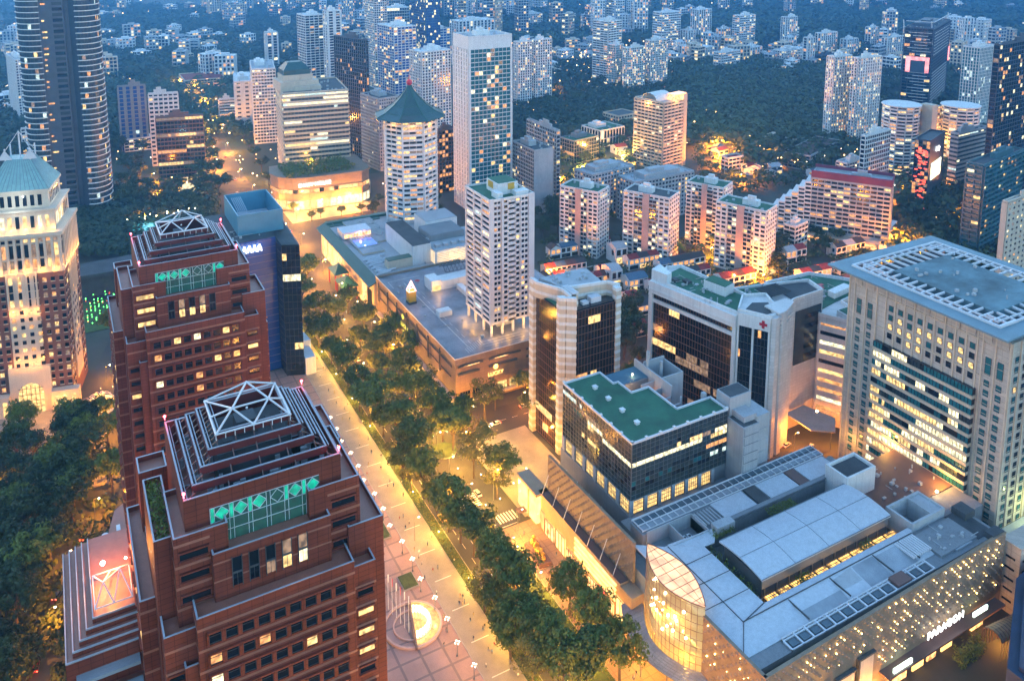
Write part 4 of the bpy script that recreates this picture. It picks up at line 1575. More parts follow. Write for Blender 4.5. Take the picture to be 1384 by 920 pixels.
b = MB()
b.box(19, 33.6, 25.8, 26.2, 43, 46); b.box(33.2, 33.8, 20, 43, 36, 50); b.box(27, 33.2, 30, 30.4, 36, 47)
for y in (9.6, 15, 20):
    b.box(33.6, 34.2, y, y + .6, 36, 48); b.box(27, 33.6, y, y + .5, 45, 45.5)
b.cyl(34.5, 36, 46, 56, .7, n=8); b.cyl(38, 32, 36, 53, .6, n=8); b.box(40, 41.5, 10, 11.5, 36, 50)
b.box(33.8, 44, 26, 26.5, 36, 50); b.box(43.6, 44, 26.5, 38, 36, 50); b.box(33.8, 44, 37.6, 38, 36, 51)
b.build('service_frame', M['pgrey'], off)
b = MB(); b.ball((22, 30, 44.2), .3, n=6, k=4); b.ball((27.5, 36.5, 48), .3, n=6, k=4); b.ball((30, 28, 39), .3, n=6, k=4); b.build('service_lamp', M['lamp'], off)
lamp_light('service_lamp_light', (22.5, 30, 46), 260, (1, .7, .4), off); lamp_light('service_lamp_light', (30, 28, 40), 260, (1, .5, .25), off)
# curtain wall
fr = random.Random(21)


def curtain(root, O, P, z0, z1, cw, ch, rows, m_frame, base='glass2', frr=fr):
    L = math.hypot(P[0] - O[0], P[1] - O[1]); d = ((P[0] - O[0]) / L, (P[1] - O[1]) / L)
    g = MB(); f = MB()
    nu, nv = round(L / cw), round((z1 - z0) / ch)
    cu, cv = L / nu, (z1 - z0) / nv
    for j in range(nv):
        for i in range(nu):
            k = rows(i / nu, j, nv)
            g.pane(O, d, i * cu, (i + 1) * cu, .12, z0 + j * cv, z0 + (j + 1) * cv, GI[k or base])
        f.obox(O, d, 0, L, .02, .22, z0 + j * cv - .05, z0 + j * cv + .05)
    for i in range(nu + 1):
        f.obox(O, d, i * cu - .05, i * cu + .05, .02, .24, z0, z1)
    g.build('curtain_pane', GL, root, kind='stuff')
    f.build('mullion', m_frame, root, kind='stuff')


def rowsR(q, j, nv):
    r = nv - 1 - j
    if r == 4: return 'pale' if q < .6 or fr.random() < .3 else ('warm' if q > .8 else 'glass2')
    if r == 3: return 'warm' if .45 < q < .75 and fr.random() < .75 else ('dim' if .7 < q < .8 else ('pale' if q > .85 else None))
    if r == 2: return 'warm' if fr.random() < .05 else ('glass' if fr.random() < .35 else None)
    if r == 6: return 'amber' if q > .75 and fr.random() < .9 else None
    if r in (7, 9): return 'glass' if fr.random() < .5 else None
    if r == 8: return 'cool' if q > .8 and fr.random() < .8 else ('gteal' if fr.random() < .2 else None)
    return None


def rowsL(q, j, nv):
    r = nv - 1 - j
    if r == 1: return 'cool' if q < .3 and fr.random() < .85 else ('glass' if fr.random() < .4 and q > .5 else None)
    if r == 3: return 'gteal' if .15 < q < .3 else ('pale' if .35 < q < .6 and fr.random() < .8 else None)
    if r == 2: return 'dim' if .3 < q < .55 and fr.random() < .9 else None
    if r == 4: return 'pale' if q > .6 and fr.random() < .85 else ('warm' if .3 < q < .5 and fr.random() < .5 else None)
    if r == 7: return 'warm' if .3 < q < .5 and fr.random() < .85 else ('glass' if q > .5 and fr.random() < .7 else None)
    if r in (9, 8): return 'glass' if fr.random() < .3 else None
    return None


curtain(off, (0, 0), (42.4, 0), 27.6, 48.3, 1.9, 1.72, rowsR, M['steel'])
curtain(off, (0, 43), (0, 0), 27.6, 48.3, 1.9, 1.72, rowsL, M['steel'])
b = MB(); f = MB(); g = MB()
for i in range(6):
    g.box(i * 6 + .9, i * 6 + 5.2, -.1, 0, 22.4, 26.8) if i < 6 else None
    for q in range(6):
        f.box(i * 6 + .9 + q * .86 - .06, i * 6 + .9 + q * .86 + .06, -.22, -.1, 22.4, 26.8)
    for q in range(4):
        f.box(i * 6 + .9, i * 6 + 5.2, -.24, -.12, 22.4 + q * 1.4, 22.5 + q * 1.4)
    g.box(-.1, 0, i * 7 + .9, i * 7 + 5.6, 22.4, 26.8)
    for q in range(6):
        f.box(-.22, -.1, i * 7 + .9 + q * .94 - .06, i * 7 + .9 + q * .94 + .06, 22.4, 26.8)
    for q in range(4):
        f.box(-.24, -.12, i * 7 + .9, i * 7 + 5.6, 22.4 + q * 1.4, 22.5 + q * 1.4)
for i in range(7):
    b.box(i * 6 - .5, i * 6 + .9, -.5, 0, 22, 27.5); b.box(-.5, 0, i * 7 - .8, i * 7 + .9, 22, 27.5) if i else None
b.build('column', M['pgrey'], off)
g.build('tall_window', M['warm_hall'], off, kind='stuff'); f.build('window_bar', M['dgrey'], off, kind='stuff')
st = thing('stair_tower', 'pale concrete stair tower at the right end of the green roofed office', 'stair tower', (202.2, 196.5, 0))
b = MB()
b.box(0, 7.5, 2, 10, 20, 45.5); b.box(7.5, 14.5, 4, 17, 20, 46.5); b.box(.8, 11, 10, 17, 20, 52.5); b.box(2, 8, 4, 10.2, 45.5, 48)
for k in range(5):
    b.box(7.4, 14.4, 3.8, 4.0, 23 + k * 4.5, 23.15 + k * 4.5)
b.build('wall', M['pgrey'], st)
b = MB()
for k in range(7):
    b.box(.4, 7.2, 1.85, 2.0, 21 + k * 3.5, 21.2 + k * 3.5); b.box(.4, .6, 1.87, 2, 21 + k * 3.5, 24 + k * 3.5)
b.build('panel_joint', M['grey'], st)
b = MB(); b.box(1.4, 10.4, 10.6, 16.4, 52.5, 52.8); b.box(.5, 7, 2.5, 9.5, 45.5, 45.8); b.build('roof', M['dgrey'], st)
# ================================================================ beige hotel tower with oversailing steel roof
HX, HY = 270.0, 147.5
ht = thing('hotel_tower', 'beige stone hotel with broad flat oversailing roof grid and teal windows', 'hotel', (HX, HY, 0))
HW, HD = 52, 64.5
b = MB()
b.box(0, HW, 0, HD, 0, 83.5)
b.build('wall', M['stone'], ht)
fl = 3.62
ws = {k: win_proto(1.9, 2.2, k) for k in ('gteal', 'warm', 'glass', 'amber')}
tall = {k: win_proto(2.1, 6.3, k) for k in ('gteal',)}
fr = random.Random(77)
S_ = MB(); G2 = MB(); nwin = 0


def hwin(me, a, z, face='L'):
    """Left face (-X): a counts from the near corner towards the far one."""
    global nwin
    nwin += 1
    if face == 'L':
        o = link('window', me, ht, (-.16, a + 1.9, z)); o.rotation_euler = (0, 0, R(-90))
    else:
        link('window', me, ht, (a, -.16, z))


NF = 20
cols = [2.2, 6.4] + [12.3 + i * 4.02 for i in range(9)] + [53.6, 58.6]
for i, a in enumerate(cols):
    side = i in (0, 1, 11, 12)
    if side:
        link('window', tall['gteal'], ht, (-.16, a + 2.0, 69.0)).rotation_euler = (0, 0, R(-90))
        for k in range(16 if i > 2 else 17):
            hwin(ws['gteal'], a, 64.8 - k * fl)
    else:
        for k in range(4):
            kind = 'gteal' if k == 0 else ('warm' if (fr.random() < (.75 if 2 < i < 9 and k < 3 else .3)) else ('glass' if k == 3 or fr.random() < .4 else 'gteal'))
            hwin(ws[kind], a, 75.8 - k * fl)
b = MB()
# stone ribs between the window columns and string courses
for a in [0, 4.9, 9.4] + [11.3 + i * 4.02 for i in range(10)] + [51.5, 56.4, 61.6, 64.1]:
    b.box(-.35, 0, a, a + .45, 0, 83.5)
for z in (80.3, 67.5):
    b.box(-.4, 0, 10, 52, z, z + .4)
for k in range(22):
    z = 4 + k * fl
    b.box(-.2, 0, 0, 10, z, z + .14); b.box(-.2, 0, 51.5, 64.5, z, z + .14)
for k in range(22):
    b.box(0, HW, -.2, 0, 4 + k * fl, 4.14 + k * fl)
for x in range(0, 53, 5):
    b.box(x, x + .5, -.35, 0, 0, 83.5)
b.build('stone_rib', M['cream'], ht, kind='stuff')
b = MB()
for i in range(11):
    b.box(-.3, 0, .8 + i * 5.8, 5.4 + i * 5.8, 80.9, 83.2)
b.build('frieze_panel', M['stone'], ht)
# projecting central bay with ribbon windows
for k in range(15):
    z = 8 + k * fl
    b = MB(); g = MB()
    b.box(-2.1, 0, 10.6, 50.8, z, z + 1.25); b.box(-2.5, -2.1, 10.4, 51, z + 1.25, z + 1.4)
    b.build('floor_band', M['cream'], ht)
    cur = 'gteal'
    for i in range(30):
        a = 10.8 + i * 1.33
        q = 1 - (a - 10.8) / 40
        if fr.random() < .35:
            p = .25 + .6 * max(0, 1 - abs(k - (9 - 6 * (1 - q))) / 5)
            if k < 4: p = .75
            cur = fr.choice(['pale', 'pale', 'warm']) if fr.random() < p else fr.choice(['gteal', 'gteal', 'glass2', 'glass'])
        g.box(-1.9, -1.8, a, a + 1.18, z + 1.4, z + fl, GI[cur])
        g.box(-2.0, -1.7, a + 1.18, a + 1.33, z + 1.4, z + fl, GI['glass'])
    g.box(-1.8, 0, 10.8, 50.6, z + 1.3, z + fl, GI['glass'])
    g.build('ribbon_window', GL, ht, kind='stuff')
for i, x in enumerate([1.2, 6, 11, 16, 21, 26, 31, 36, 41, 46]):
    for k in range(20):
        z = 76 - k * fl
        kind = 'warm' if fr.random() < (.4 if x in (21, 26) else .05) else 'gteal'
        hwin(ws[kind if kind == 'warm' else ('glass' if i % 2 else 'gteal')], x + 1.2, z, 'F')
# oversailing roof
b = MB()
ov = 6.2
x0, x1, y0, y1 = -ov, HW + ov, -ov + 4.5, HD + ov
for (a0, a1, c0, c1) in ((x0, x1, y0, y0 + 6.5), (x0, x1, y1 - 6.5, y1), (x0, x0 + 6.5, y0 + 6.5, y1 - 6.5), (x1 - 6.5, x1, y0 + 6.5, y1 - 6.5)):
    b.box(a0, a1, c0, c1, 86.2, 86.9)
b.build('eave_slab', M['copper2'], ht)
b = MB()
b.box(9.5, HW - 9.5, 12, HD - 12, 83.5, 87.6)
b.build('roof_deck', M['slate_roof'], ht)
b = MB()
for i in range(17):
    y = y0 + 7 + i * (y1 - y0 - 14) / 16
    b.box(x0 + 6.5, 10, y, y + .5, 86.7, 87.5); b.box(HW - 10, x1 - 6.5, y, y + .5, 86.7, 87.5)
for i in range(12):
    x = x0 + 7 + i * (x1 - x0 - 14) / 11
    b.box(x, x + .5, y0 + 6.5, 12.5, 86.72, 87.52); b.box(x, x + .5, HD - 12.5, y1 - 6.5, 86.72, 87.52)
for (a0, a1, c0, c1) in ((x0 + 6.3, x1 - 6.3, y0 + 6.3, y0 + 6.8), (x0 + 6.3, x1 - 6.3, y1 - 6.8, y1 - 6.3), (x0 + 6.3, x0 + 6.8, y0 + 6.8, y1 - 6.8), (x1 - 6.8, x1 - 6.3, y0 + 6.8, y1 - 6.8), (x0 + 9.5, x0 + 9.8, y0 + 9, y1 - 9), (x0 + 9.8, x1 - 9.8, y0 + 9, y0 + 9.3), (x1 - 9.8, x1 - 9.5, y0 + 9, y1 - 9), (x0 + 9.8, x1 - 9.8, y1 - 9.3, y1 - 9)):
    b.box(a0, a1, c0, c1, 86.9, 87.7)
b.build('roof_beam', M['wsteel'], ht, kind='stuff')
b = MB(); b.box(1, HW - 1, 1, HD - 1, 83.5, 83.8); b.build('roof_floor', M['dgrey'], ht)
b = MB()
for i in range(12):
    b.box(4 + i * 3.6, 6 + i * 3.6, 3, 5.5, 83.8, 85.4); b.box(3, 5.5, 8 + i * 4.2, 10 + i * 4.2, 83.8, 85.6)
b.build('plant_machine', M['grey'], ht, kind='stuff')
b = MB(); b.ball((-12, 14, 25.2), .45, n=6, k=4); b.ball((-20, 60, 33), .4, n=6, k=4); b.build('terrace_lamp', M['lamp'], ht)
lamp_light('terrace_lamp_light', (-6, 16, 27.5), 1900, (1, .72, .35), ht); lamp_light('terrace_lamp_light', (-5, 40, 27), 1200, (1, .75, .4), ht)
lamp_light('terrace_lamp_light', (-5, 58, 16), 900, (1, .75, .4), ht); lamp_light('terrace_lamp_light', (14, -7, 22), 1500, (.85, 1, .35), ht)
# ================================================================ hospital group
hs = thing('hospital_block', 'white hospital block with bronze glass, green roof and a red cross', 'hospital', (0, 0, 0))
A, Bc, C, D, E_, F_, Gp, Hp = (231, 287.5), (240.2, 242.3), (247.2, 230.5), (255.5, 232.9), (271.5, 240.6), (290, 241.3), (293, 252.3), (245, 294)
b = MB()
b.prism([A, Bc, (257, 246), (252, 292), Hp], 0, 60.5)
b.prism([(240.6, 242.6), C, (255, 232.5), (262, 248), (252, 252)], 0, 62)
b.prism([(255.2, 235), (271.5, 240.6), F_, Gp, (255, 262)], 0, 60)
b.build('wall', M['white_tile'], hs)
b = MB(); b.prism([(232.2, 286), (241, 244.5), (255.5, 247.5), (250.5, 291)], 60.5, 60.8); b.prism([(257, 248), (264, 245.5), (272, 262), (256, 261)], 60, 60.4); b.build('roof', M['green_roof'], hs)
b = MB(); b.prism([(242.5, 241), (247.8, 232.3), (254.5, 234), (257, 242), (251, 245)], 62, 62.3)
b.prism([(272, 243), (289, 243.5), (291, 251.5), (274, 259)], 60, 60.3); b.build('roof_well', M['dgrey'], hs)


def edges_par(b, pts, z0, z1, t=.6, close=True):
    n = len(pts)
    for i in range(n if close else n - 1):
        a, c = pts[i], pts[(i + 1) % n]
        L = math.hypot(c[0] - a[0], c[1] - a[1]); d = ((c[0] - a[0]) / L, (c[1] - a[1]) / L)
        b.obox(a, d, 0, L, -t, .02 * (i + 1), z0, z1)


b = MB()
edges_par(b, [A, Bc, (257, 246), (252, 292), Hp], 60.5, 61.8)
edges_par(b, [(240.6, 242.6), C, (255, 232.5), (262, 248), (252, 252)], 62, 63.2)
edges_par(b, [(255.2, 235), (271.5, 240.6), F_, Gp, (255, 262)], 60.02, 61.4)
b.build('parapet', M['white'], hs)
b = MB(); b.prism([(244.5, 268), (247, 257), (254, 259), (251.5, 270)], 60.8, 65); b.build('lift_housing', M['white'], hs)
b = MB(); b.prism([(244.9, 267.6), (247.2, 257.4), (253.6, 259.3), (251.2, 269.6)], 65, 65.3); b.build('housing_roof', M['green_roof'], hs)
b = MB(); b.prism([(230.9, 287.6), (232.7, 279), (236.2, 280), (238, 290.5)], 60, 65.5); b.build('corner_turret', M['white'], hs)
b = MB()
for k in range(3):
    b.box(234 + k * 3.6, 236.6 + k * 3.6, 283 - k * 4, 286.5 - k * 4, 60.8, 61.9)
for k in range(8):
    b.box(263, 275, 246 + k * 1.2, 246.35 + k * 1.2, 61.5, 62.2)
b.build('roof_grille', M['dgrey'], hs)
g = MB(); f = MB()
fr = random.Random(3)
lo = 4
def bands(O, P, z0, z1, fl, bw, kinds, p, base, mm):
    facade(f, g, O, P, z0, z1, fl=fl, bay=bw, bh=mm, pw=.12, pr=.12, litp=p, kinds=kinds, glass=base, fr=fr, runs=True)
facade(f, g, A, Bc, 2, 50.5, fl=3.4, bay=1.5, bh=.25, pw=.12, pr=.1, litp=.13, kinds=('dim', 'dim', 'warm'), glass='gbrown', fr=fr, runs=True)
facade(f, g, A, Bc, 52.2, 55, fl=3.0, bay=1.5, bh=.2, pw=.15, pr=.1, litp=0, glass='glass', fr=fr)
f2 = f; f = MB()
facade(f, g, (240.5, 242.2), (243.3, 237.1), 18, 56, fl=3.4, bay=1.6, bh=.15, pw=.1, pr=.06, litp=.03, kinds=('amber',), glass='glass', fr=fr)
facade(f, g, (243.9, 236.1), (246.7, 231.1), 18, 56, fl=3.4, bay=1.6, bh=.15, pw=.1, pr=.06, litp=.03, kinds=('amber',), glass='glass', fr=fr)
f2.build('bronze_mullion', M['brown'], hs, kind='stuff'); f.build('blue_mullion', M['dgrey'], hs, kind='stuff')
g.build('window', GL, hs, kind='stuff')
b = MB()
L = math.hypot(Bc[0] - A[0], Bc[1] - A[1]); d = ((Bc[0] - A[0]) / L, (Bc[1] - A[1]) / L)
b.obox(A, d, -.3, L, -.2, 1.6, 55.0, 60.4); b.obox(A, d, -.3, L, -.2, .9, 50.6, 52.2); b.obox(A, d, -.6, 1.5, -.2, 1.2, 0, 55); b.obox(A, d, L - 1.6, L, -.2, 1.2, 0, 55)
b.obox(A, d, L * .0, L, -.2, 1.9, 56.9, 57.1)
for (o, p) in (((240.3, 242.1), (247.1, 230.6)),):
    L2 = math.hypot(p[0] - o[0], p[1] - o[1]); d2 = ((p[0] - o[0]) / L2, (p[1] - o[1]) / L2)
    for a in (0, 6.1, L2 - .7):
        b.obox(o, d2, a, a + .7, -.2, .6, 12, 57)
    b.obox(o, d2, 0, L2, -.2, .62, 56.4, 62)
    for k in range(5):
        b.obox(o, d2, 0, L2, -.2, .5, 2 + k * 3.2, 3.5 + k * 3.2)
b.build('white_band', M['white'], hs)
# fluted white corner shaft
b = MB()
for i, (x, y, r_) in enumerate(((249.5, 231.2, 2.3), (254, 232.2, 2.6), (258.5, 234.2, 2.2), (262.5, 236.4, 2.6))):
    b.prism([(x - r_, y - r_ * .5), (x - r_ * .4, y - r_), (x + r_ * .7, y - r_ * .8), (x + r_, y + r_), (x - r_, y + r_)], 0, 63.5 if i else 62.5)
for z in (57.5, 59.4, 61.3, 63.2):
    b.prism([(251, 229.4), (256, 230.4), (264.6, 234.6), (264, 239), (251, 238)], z, z + .7)
b.build('fluted_shaft', M['white_tile'], hs)
b = MB()
L3 = math.hypot(E_[0] - 266, E_[1] - 238.3)
d3 = ((F_[0] - E_[0]) / 18.5, (F_[1] - E_[1]) / 18.5)
b.obox(E_, d3, 1, 17.5, -.2, .35, 30, 55)
b.build('dark_panel', M['glass2'], hs)
b = MB()
for k in range(5):
    b.obox(E_, d3, 7, 17, .3, .5, 32 + k * 4.6, 34 + k * 4.6)
b.build('strip_window', M['glass'], hs)
cr = MB()
L2 = math.hypot(6.8, 11.5); d2 = (6.8 / L2, -11.5 / L2)
for (a0, a1, z0, z1) in ((9.0, 12.2, 58.6, 59.7), (10.05, 11.15, 59.75, 60.8), (10.05, 11.15, 57.5, 58.55)):
    cr.obox((240.3, 242.1), d2, a0, a1, .62, .8, z0, z1)
cr.build('red_cross', M['red_sign'], hs)
b = MB(); b.prism([(268, 225), (276, 219), (284, 226), (280, 240), (268, 239)], 9, 9.6); b.build('entrance_canopy', M['pgrey'], hs)
w2 = thing('hospital_wing', 'rear white hospital wing with green roof, behind the fluted shaft', 'hospital', (0, 0, 0))
P2 = [(287, 240), (292.5, 229.2), (303, 230.5), (306, 244), (322, 246), (330, 258), (318, 274), (290, 276)]
b = MB(); b.prism(P2, 0, 50); b.prism([(292.3, 229.2), (298, 227), (302.8, 230.3), (303.5, 236), (293, 236)], 0, 53); b.build('wall', M['white_tile'], w2)
b = MB(); b.prism([(289, 243), (304, 246), (321, 248), (328, 258), (317, 272.5), (291.5, 274.5)], 50, 50.3); b.build('roof', M['green_roof'], w2)
b = MB(); b.prism([(293.3, 230), (298, 228), (302, 231), (302.6, 235.3), (293.8, 235.3)], 53, 53.3); b.build('turret_roof', M['green_roof'], w2)
b = MB(); edges_par(b, P2, 50.02, 51.4); b.prism([(306, 248), (320, 250), (319, 254), (306, 252)], 50.3, 53); b.build('parapet', M['white'], w2)
g = MB(); f = MB()
facade(f, g, P2[0], P2[1], 4, 48, fl=4.4, bay=12, bh=2.6, pw=1.5, pr=.3, litp=.45, kinds=('warm', 'pale', 'amber'), fr=fr)
facade(f, g, P2[3], P2[4], 4, 48, fl=4.4, bay=5, bh=2.4, pw=1.5, pr=.3, litp=.3, kinds=('warm', 'pale'), fr=fr)
f.build('floor_band', M['white'], w2, kind='stuff'); g.build('window', GL, w2, kind='stuff')
b = MB()
for (x, y, s, t_) in ((311, 262, 3.2, .9),):
    b.box(x - s, x + s, y - t_, y + t_, 50.3, 50.45); b.box(x - t_, x + t_, y - s, y - t_, 50.3, 50.45); b.box(x - t_, x + t_, y + t_, y + s, 50.3, 50.45)
b.build('roof_emblem', M['red_sign'], w2)
# ================================================================ bronze tower with striped corner piers
sp = thing('striped_tower', 'bronze glass tower with beige and white striped corner piers', 'tower', (0, 0, 0))
b = MB(); b.prism([(173.5, 293.5), (173.5, 275.5), (178.4, 271), (199, 271.3), (200.6, 276), (200.6, 297), (176, 297.6)], 0, 64.5); b.build('core', M['glass'], sp)
g = MB(); f = MB(); fr = random.Random(5)
facade(f, g, (173.2, 293.5), (173.2, 276.5), 1, 64, fl=3.5, bay=1.6, bh=.2, pw=.12, pr=.1, litp=.05, kinds=('amber', 'warm'), glass='gbrown', fr=fr, runs=True)
facade(f, g, (178.5, 270.5), (198.8, 270.8), 1, 64, fl=3.5, bay=1.6, bh=.2, pw=.12, pr=.1, litp=.035, kinds=('amber', 'warm'), glass='gbrown', fr=fr, runs=True)
f.build('mullion', M['brown'], sp, kind='stuff'); g.build('window', GL, sp, kind='stuff')
piers = ([(171.6, 296.5), (171.6, 293.3), (174, 293.3), (174, 296.5)], [(173.0, 276.4), (172.9, 274), (175, 272.6), (176, 274.8)], [(175.6, 273.9), (175.3, 272.4), (178.6, 270.0), (179.2, 272)], [(198.6, 273), (198.6, 270.2), (201.4, 270.6), (201.4, 273.4)])
for p in piers:
    b = MB()
    for k in range(20):
        b.prism(p, k * 3.5, k * 3.5 + 2.1, 0); b.prism([(sum(q[0] for q in p) / 4 + (a[0] - sum(q[0] for q in p) / 4) * 1.06, sum(q[1] for q in p) / 4 + (a[1] - sum(q[1] for q in p) / 4) * 1.06) for a in p], k * 3.5 + 2.1, k * 3.5 + 3.5, 1)
    b.build('striped_pier', [M['cream'], M['white']], sp)
b = MB()
for (z0, z1, m_, o_) in ((63.6, 65.6, 0, 0), (65.6, 66.9, 1, .12), (66.9, 69.6, 0, 0), (69.6, 70.8, 1, .14)):
    for (o, p) in (((171.8, 296), (171.8, 291)), ((171.8, 291), (177.6, 279.5)), ((177.6, 279.5), (177.3, 273)), ((181.5, 273.5), (181.6, 280)), ((181.6, 280), (198.4, 277)), ((198.4, 277), (201.4, 272))):
        L = math.hypot(p[0] - o[0], p[1] - o[1]); d = ((p[0] - o[0]) / L, (p[1] - o[1]) / L)
        b.obox(o, d, 0, L + .0, -.8, .1 + o_, z0, z1, m_)
b.build('crown_wall', [M['cream'], M['white']], sp)
b = MB(); b.prism([(178.6, 290), (178.6, 276), (180.6, 276), (181, 282), (198, 279), (200, 296), (176, 296)], 66, 69.5); b.build('roof_block', M['pgrey'], sp)
b = MB()
for k in range(7):
    b.box(178.2, 181.2, 272.5 + k * 1.3, 273 + k * 1.3, 70.9, 71.3)
b.build('louvre', M['wsteel'], sp)
b = MB(); b.box(188, 193, 273.2, 276.5, 64.5, 66.8); b.box(184, 187, 273.5, 276, 64.5, 65.6); b.build('plant_machine', M['wsteel'], sp)
b = MB(); b.prism([(173.8, 289), (173.8, 278), (176.2, 279.5), (173.9, 289)], 64.5, 64.8); b.build('ledge_roof', M['green_roof'], sp)
lamp_light('foot_lamp', (176, 268, 8), 2500, (1, .6, .22), sp); lamp_light('foot_lamp', (171, 283, 7), 2500, (1, .6, .22), sp)
# ================================================================ second mall with the white tower on its roof deck
lm = thing('car_park_mall', 'tan mall with open car park roof deck under the white slab tower', 'shopping mall', (150, 326.5, 0))
b = MB(); b.box(0, 85, 0, 106, 0, 22.8, 0, 1); b.build('wall', [M['stone_tan'], M['deck']], lm)
b = MB()
for (x0, x1, y0, y1) in ((-.5, 85, -.5, .2), (-.5, .2, .2, 106), (.2, 52, 105.4, 106)):
    b.box(x0, x1, y0, y1, 21.2, 24)
b.build('parapet', M['stone_tan'], lm)
b = MB()
for (x0, x1, y0, y1) in ((-.6, 85, -.62, -.4), (-.62, -.4, -.4, 106)):
    b.box(x0, x1, y0, y1, 23.9, 24.3)
b.build('coping', M['wsteel'], lm)
b = MB()
for (x0, x1) in ((0, 14), (16, 34), (36, 84)):
    b.box(x0 + 1, x1, -.75, -.45, 19.4, 20.2); b.box(x0 + 1, x1 - 2, -.7, -.4, 15.6, 16.6)
for k in range(7):
    y = 3 + k * 14
    b.box(-.75, -.45, y, y + 12.5, 18.6, 19.3)
    b.box(-1.0, -.5, y + 13, y + 13.8, 11, 22)
    b.box(-.7, -.4, y + 1, y + 12, 13.5, 13.8)
b.build('dark_slot', M['dgrey'], lm)
b = MB(); b.box(4, 12, -.8, -.74, 19.55, 19.9); b.box(60, 72, -.8, -.74, 19.55, 19.9); b.box(20, 27, -.8, -.74, 19.55, 19.9); b.build('slot_light', M['shop_warm'], lm)
for k in range(7):
    g = MB(); g.box(2 + k * 6.5, 7 + k * 6.5, -.5, -.3, 3.4, 7); o = g.build('shop_window', M['glass'] if k < 3 else M['warm_hall'], lm)
    f = MB()
    for q in range(5):
        f.box(2 + k * 6.5 + q * 1.25, 2.15 + k * 6.5 + q * 1.25, -.62, -.5, 3.4, 7)
    f.box(2 + k * 6.5, 7 + k * 6.5, -.62, -.51, 5.2, 5.35)
    f.build('frame', M['steel'], o)
b = MB(); b.box(0, 60, -2.4, -.5, 2.6, 3.1); b.box(-3, -.5, 0, 100, 4.6, 5.2); b.build('street_canopy', M['cream'], lm)
g = MB()
for k in range(14):
    g.box(-.6, -.3, 2 + k * 7, 7 + k * 7, .4, 4.2)
g.build('shop_front', M['shop_bright'], lm)
text_mesh('wall_sign', 'LUCKY', 2.6, M['gold_sign'], lm, (20.5, -.6, 11.2), (R(90), 0, 0), .1)
b = MB(); b.cyl(0, 0, 0, .2, 1.25, n=10); o = b.build('sign_disc', M['gold_sign'], lm, loc=(20.5, -.6, 15.4)); o.rotation_euler = (R(90), 0, 0)
text_mesh('wall_sign', 'LUCKY', 3.2, M['yellow_sign'], lm, (-.65, 62, 12), (R(90), 0, R(-90)), .1)
text_mesh('wall_sign', 'PLAZA', 3.2, M['yellow_sign'], lm, (-.65, 60, 8), (R(90), 0, R(-90)), .1)
b = MB(); b.cyl(0, 0, 0, .2, 1.5, n=10); o = b.build('sign_disc', M['yellow_sign'], lm, loc=(-.6, 64, 17.6)); o.rotation_euler = (0, R(-90), 0)
ln = MB()
ln.box(11, 11.25, 10, 92, 22.82, 22.83); ln.box(3.5, 3.7, 88, 97, 22.82, 22.83); ln.box(3.7, 22, 97, 97.2, 22.82, 22.83)
for k in range(12):
    ln.box(13.6, 13.8, 12 + k * 7, 15.4 + k * 7, 22.82, 22.83)
for k in range(9):
    ln.box(9 + k * 1.2, 9.2 + k * 1.2, 4 + k * .7, 9 + k * .6, 22.82, 22.83)
for k in range(3):
    ln.box(18, 40, 6 + k * 2.4, 6.15 + k * 2.4, 22.82, 22.83)
ln.build('painted_line', M['white'], lm)
tu = thing('rooftop_turret', 'small yellow sign box with glowing pyramid cap on the car park roof', 'turret', (153.2, 391, 22.8))
b = MB(); b.box(0, 4.4, 0, 4.4, 0, 1.2, 1); b.box(.2, 4.2, .2, 4.2, 1.2, 7, 0); b.build('sign_box', [M['yellow_box'], M['dgrey']], tu)
b = MB()
for (x, y) in ((.2, .2), (4.2, .2), (4.2, 4.2), (.2, 4.2)):
    b.bar((x, y, 7), (2.2, 2.2, 12.5), .14)
for z, s in ((7, 2), (9, 1.3), (10.8, .65)):
    for a, c in (((-s, -s), (s, -s)), ((s, -s), (s, s)), ((s, s), (-s, s)), ((-s, s), (-s, -s))):
        b.bar((2.2 + a[0], 2.2 + a[1], z), (2.2 + c[0], 2.2 + c[1], z), .12)
b.build('pyramid_frame', M['pink_neon'], tu)
b = MB(); b.ball((2.2, 2.2, 10.5), .5, n=6, k=4); b.build('bulb', M['lamp'], tu)
lamp_light('turret_light', (2.2, -1, 9), 350, (1, .65, .45), tu)
b = MB(); b.box(0, 7, 0, 5, 0, 2.6); b.box(.6, 6.4, .6, 4.4, 2.6, 2.8); tag(b.build('roof_hatch', M['white'], loc=(161.5, 370, 22.8)), 'white box hatch standing alone on the car park roof deck', 'roof hatch')
b = MB()
b.cyl(0, 0, 0, 2.2, .06, n=6); b.cyl(0, 0, 1.9, 2.6, 1.6, .1, n=8)
tag(b.build('parasol', M['red_sign'], loc=(167.3, 414, 22.8)), 'small red parasol at the far end of the car park roof', 'parasol')
# roof houses at the far end
rh = thing('stair_house', 'cluster of white stair houses and lattice dome behind the car park roof', 'roof building', (170, 396, 22.8))
b = MB(); b.box(0, 6, 4, 14, 0, 6); b.box(6, 26, 4, 12, 0, 5); b.box(12, 30, -24, -20, 0, 3.4); b.box(14, 17, -26, 2, 0, 2.6); b.box(24, 34, -4, 10, 0, 8)
b.build('wall', M['white'], rh)
b = MB()
for i in range(8):
    for j in range(4):
        x, y = 12 + i * 2.4, 12 + j * 3
        z = 9.5 - abs(j - 1.5) * 2.4
        z2 = 9.5 - abs(j - .5) * 2.4
        b.bar((x, y, z), (x + 2.4, y, z), .16)
        if j < 3: b.bar((x, y, z), (x, y + 3, z2), .16); b.bar((x, y, z), (x + 2.4, y + 3, z2), .12)
b.build('lattice_dome', M['dgrey'], rh)
b = MB(); b.box(.6, 5.4, 3.7, 3.95, .3, 3); b.build('doorway_light', M['warm_hall'], rh)
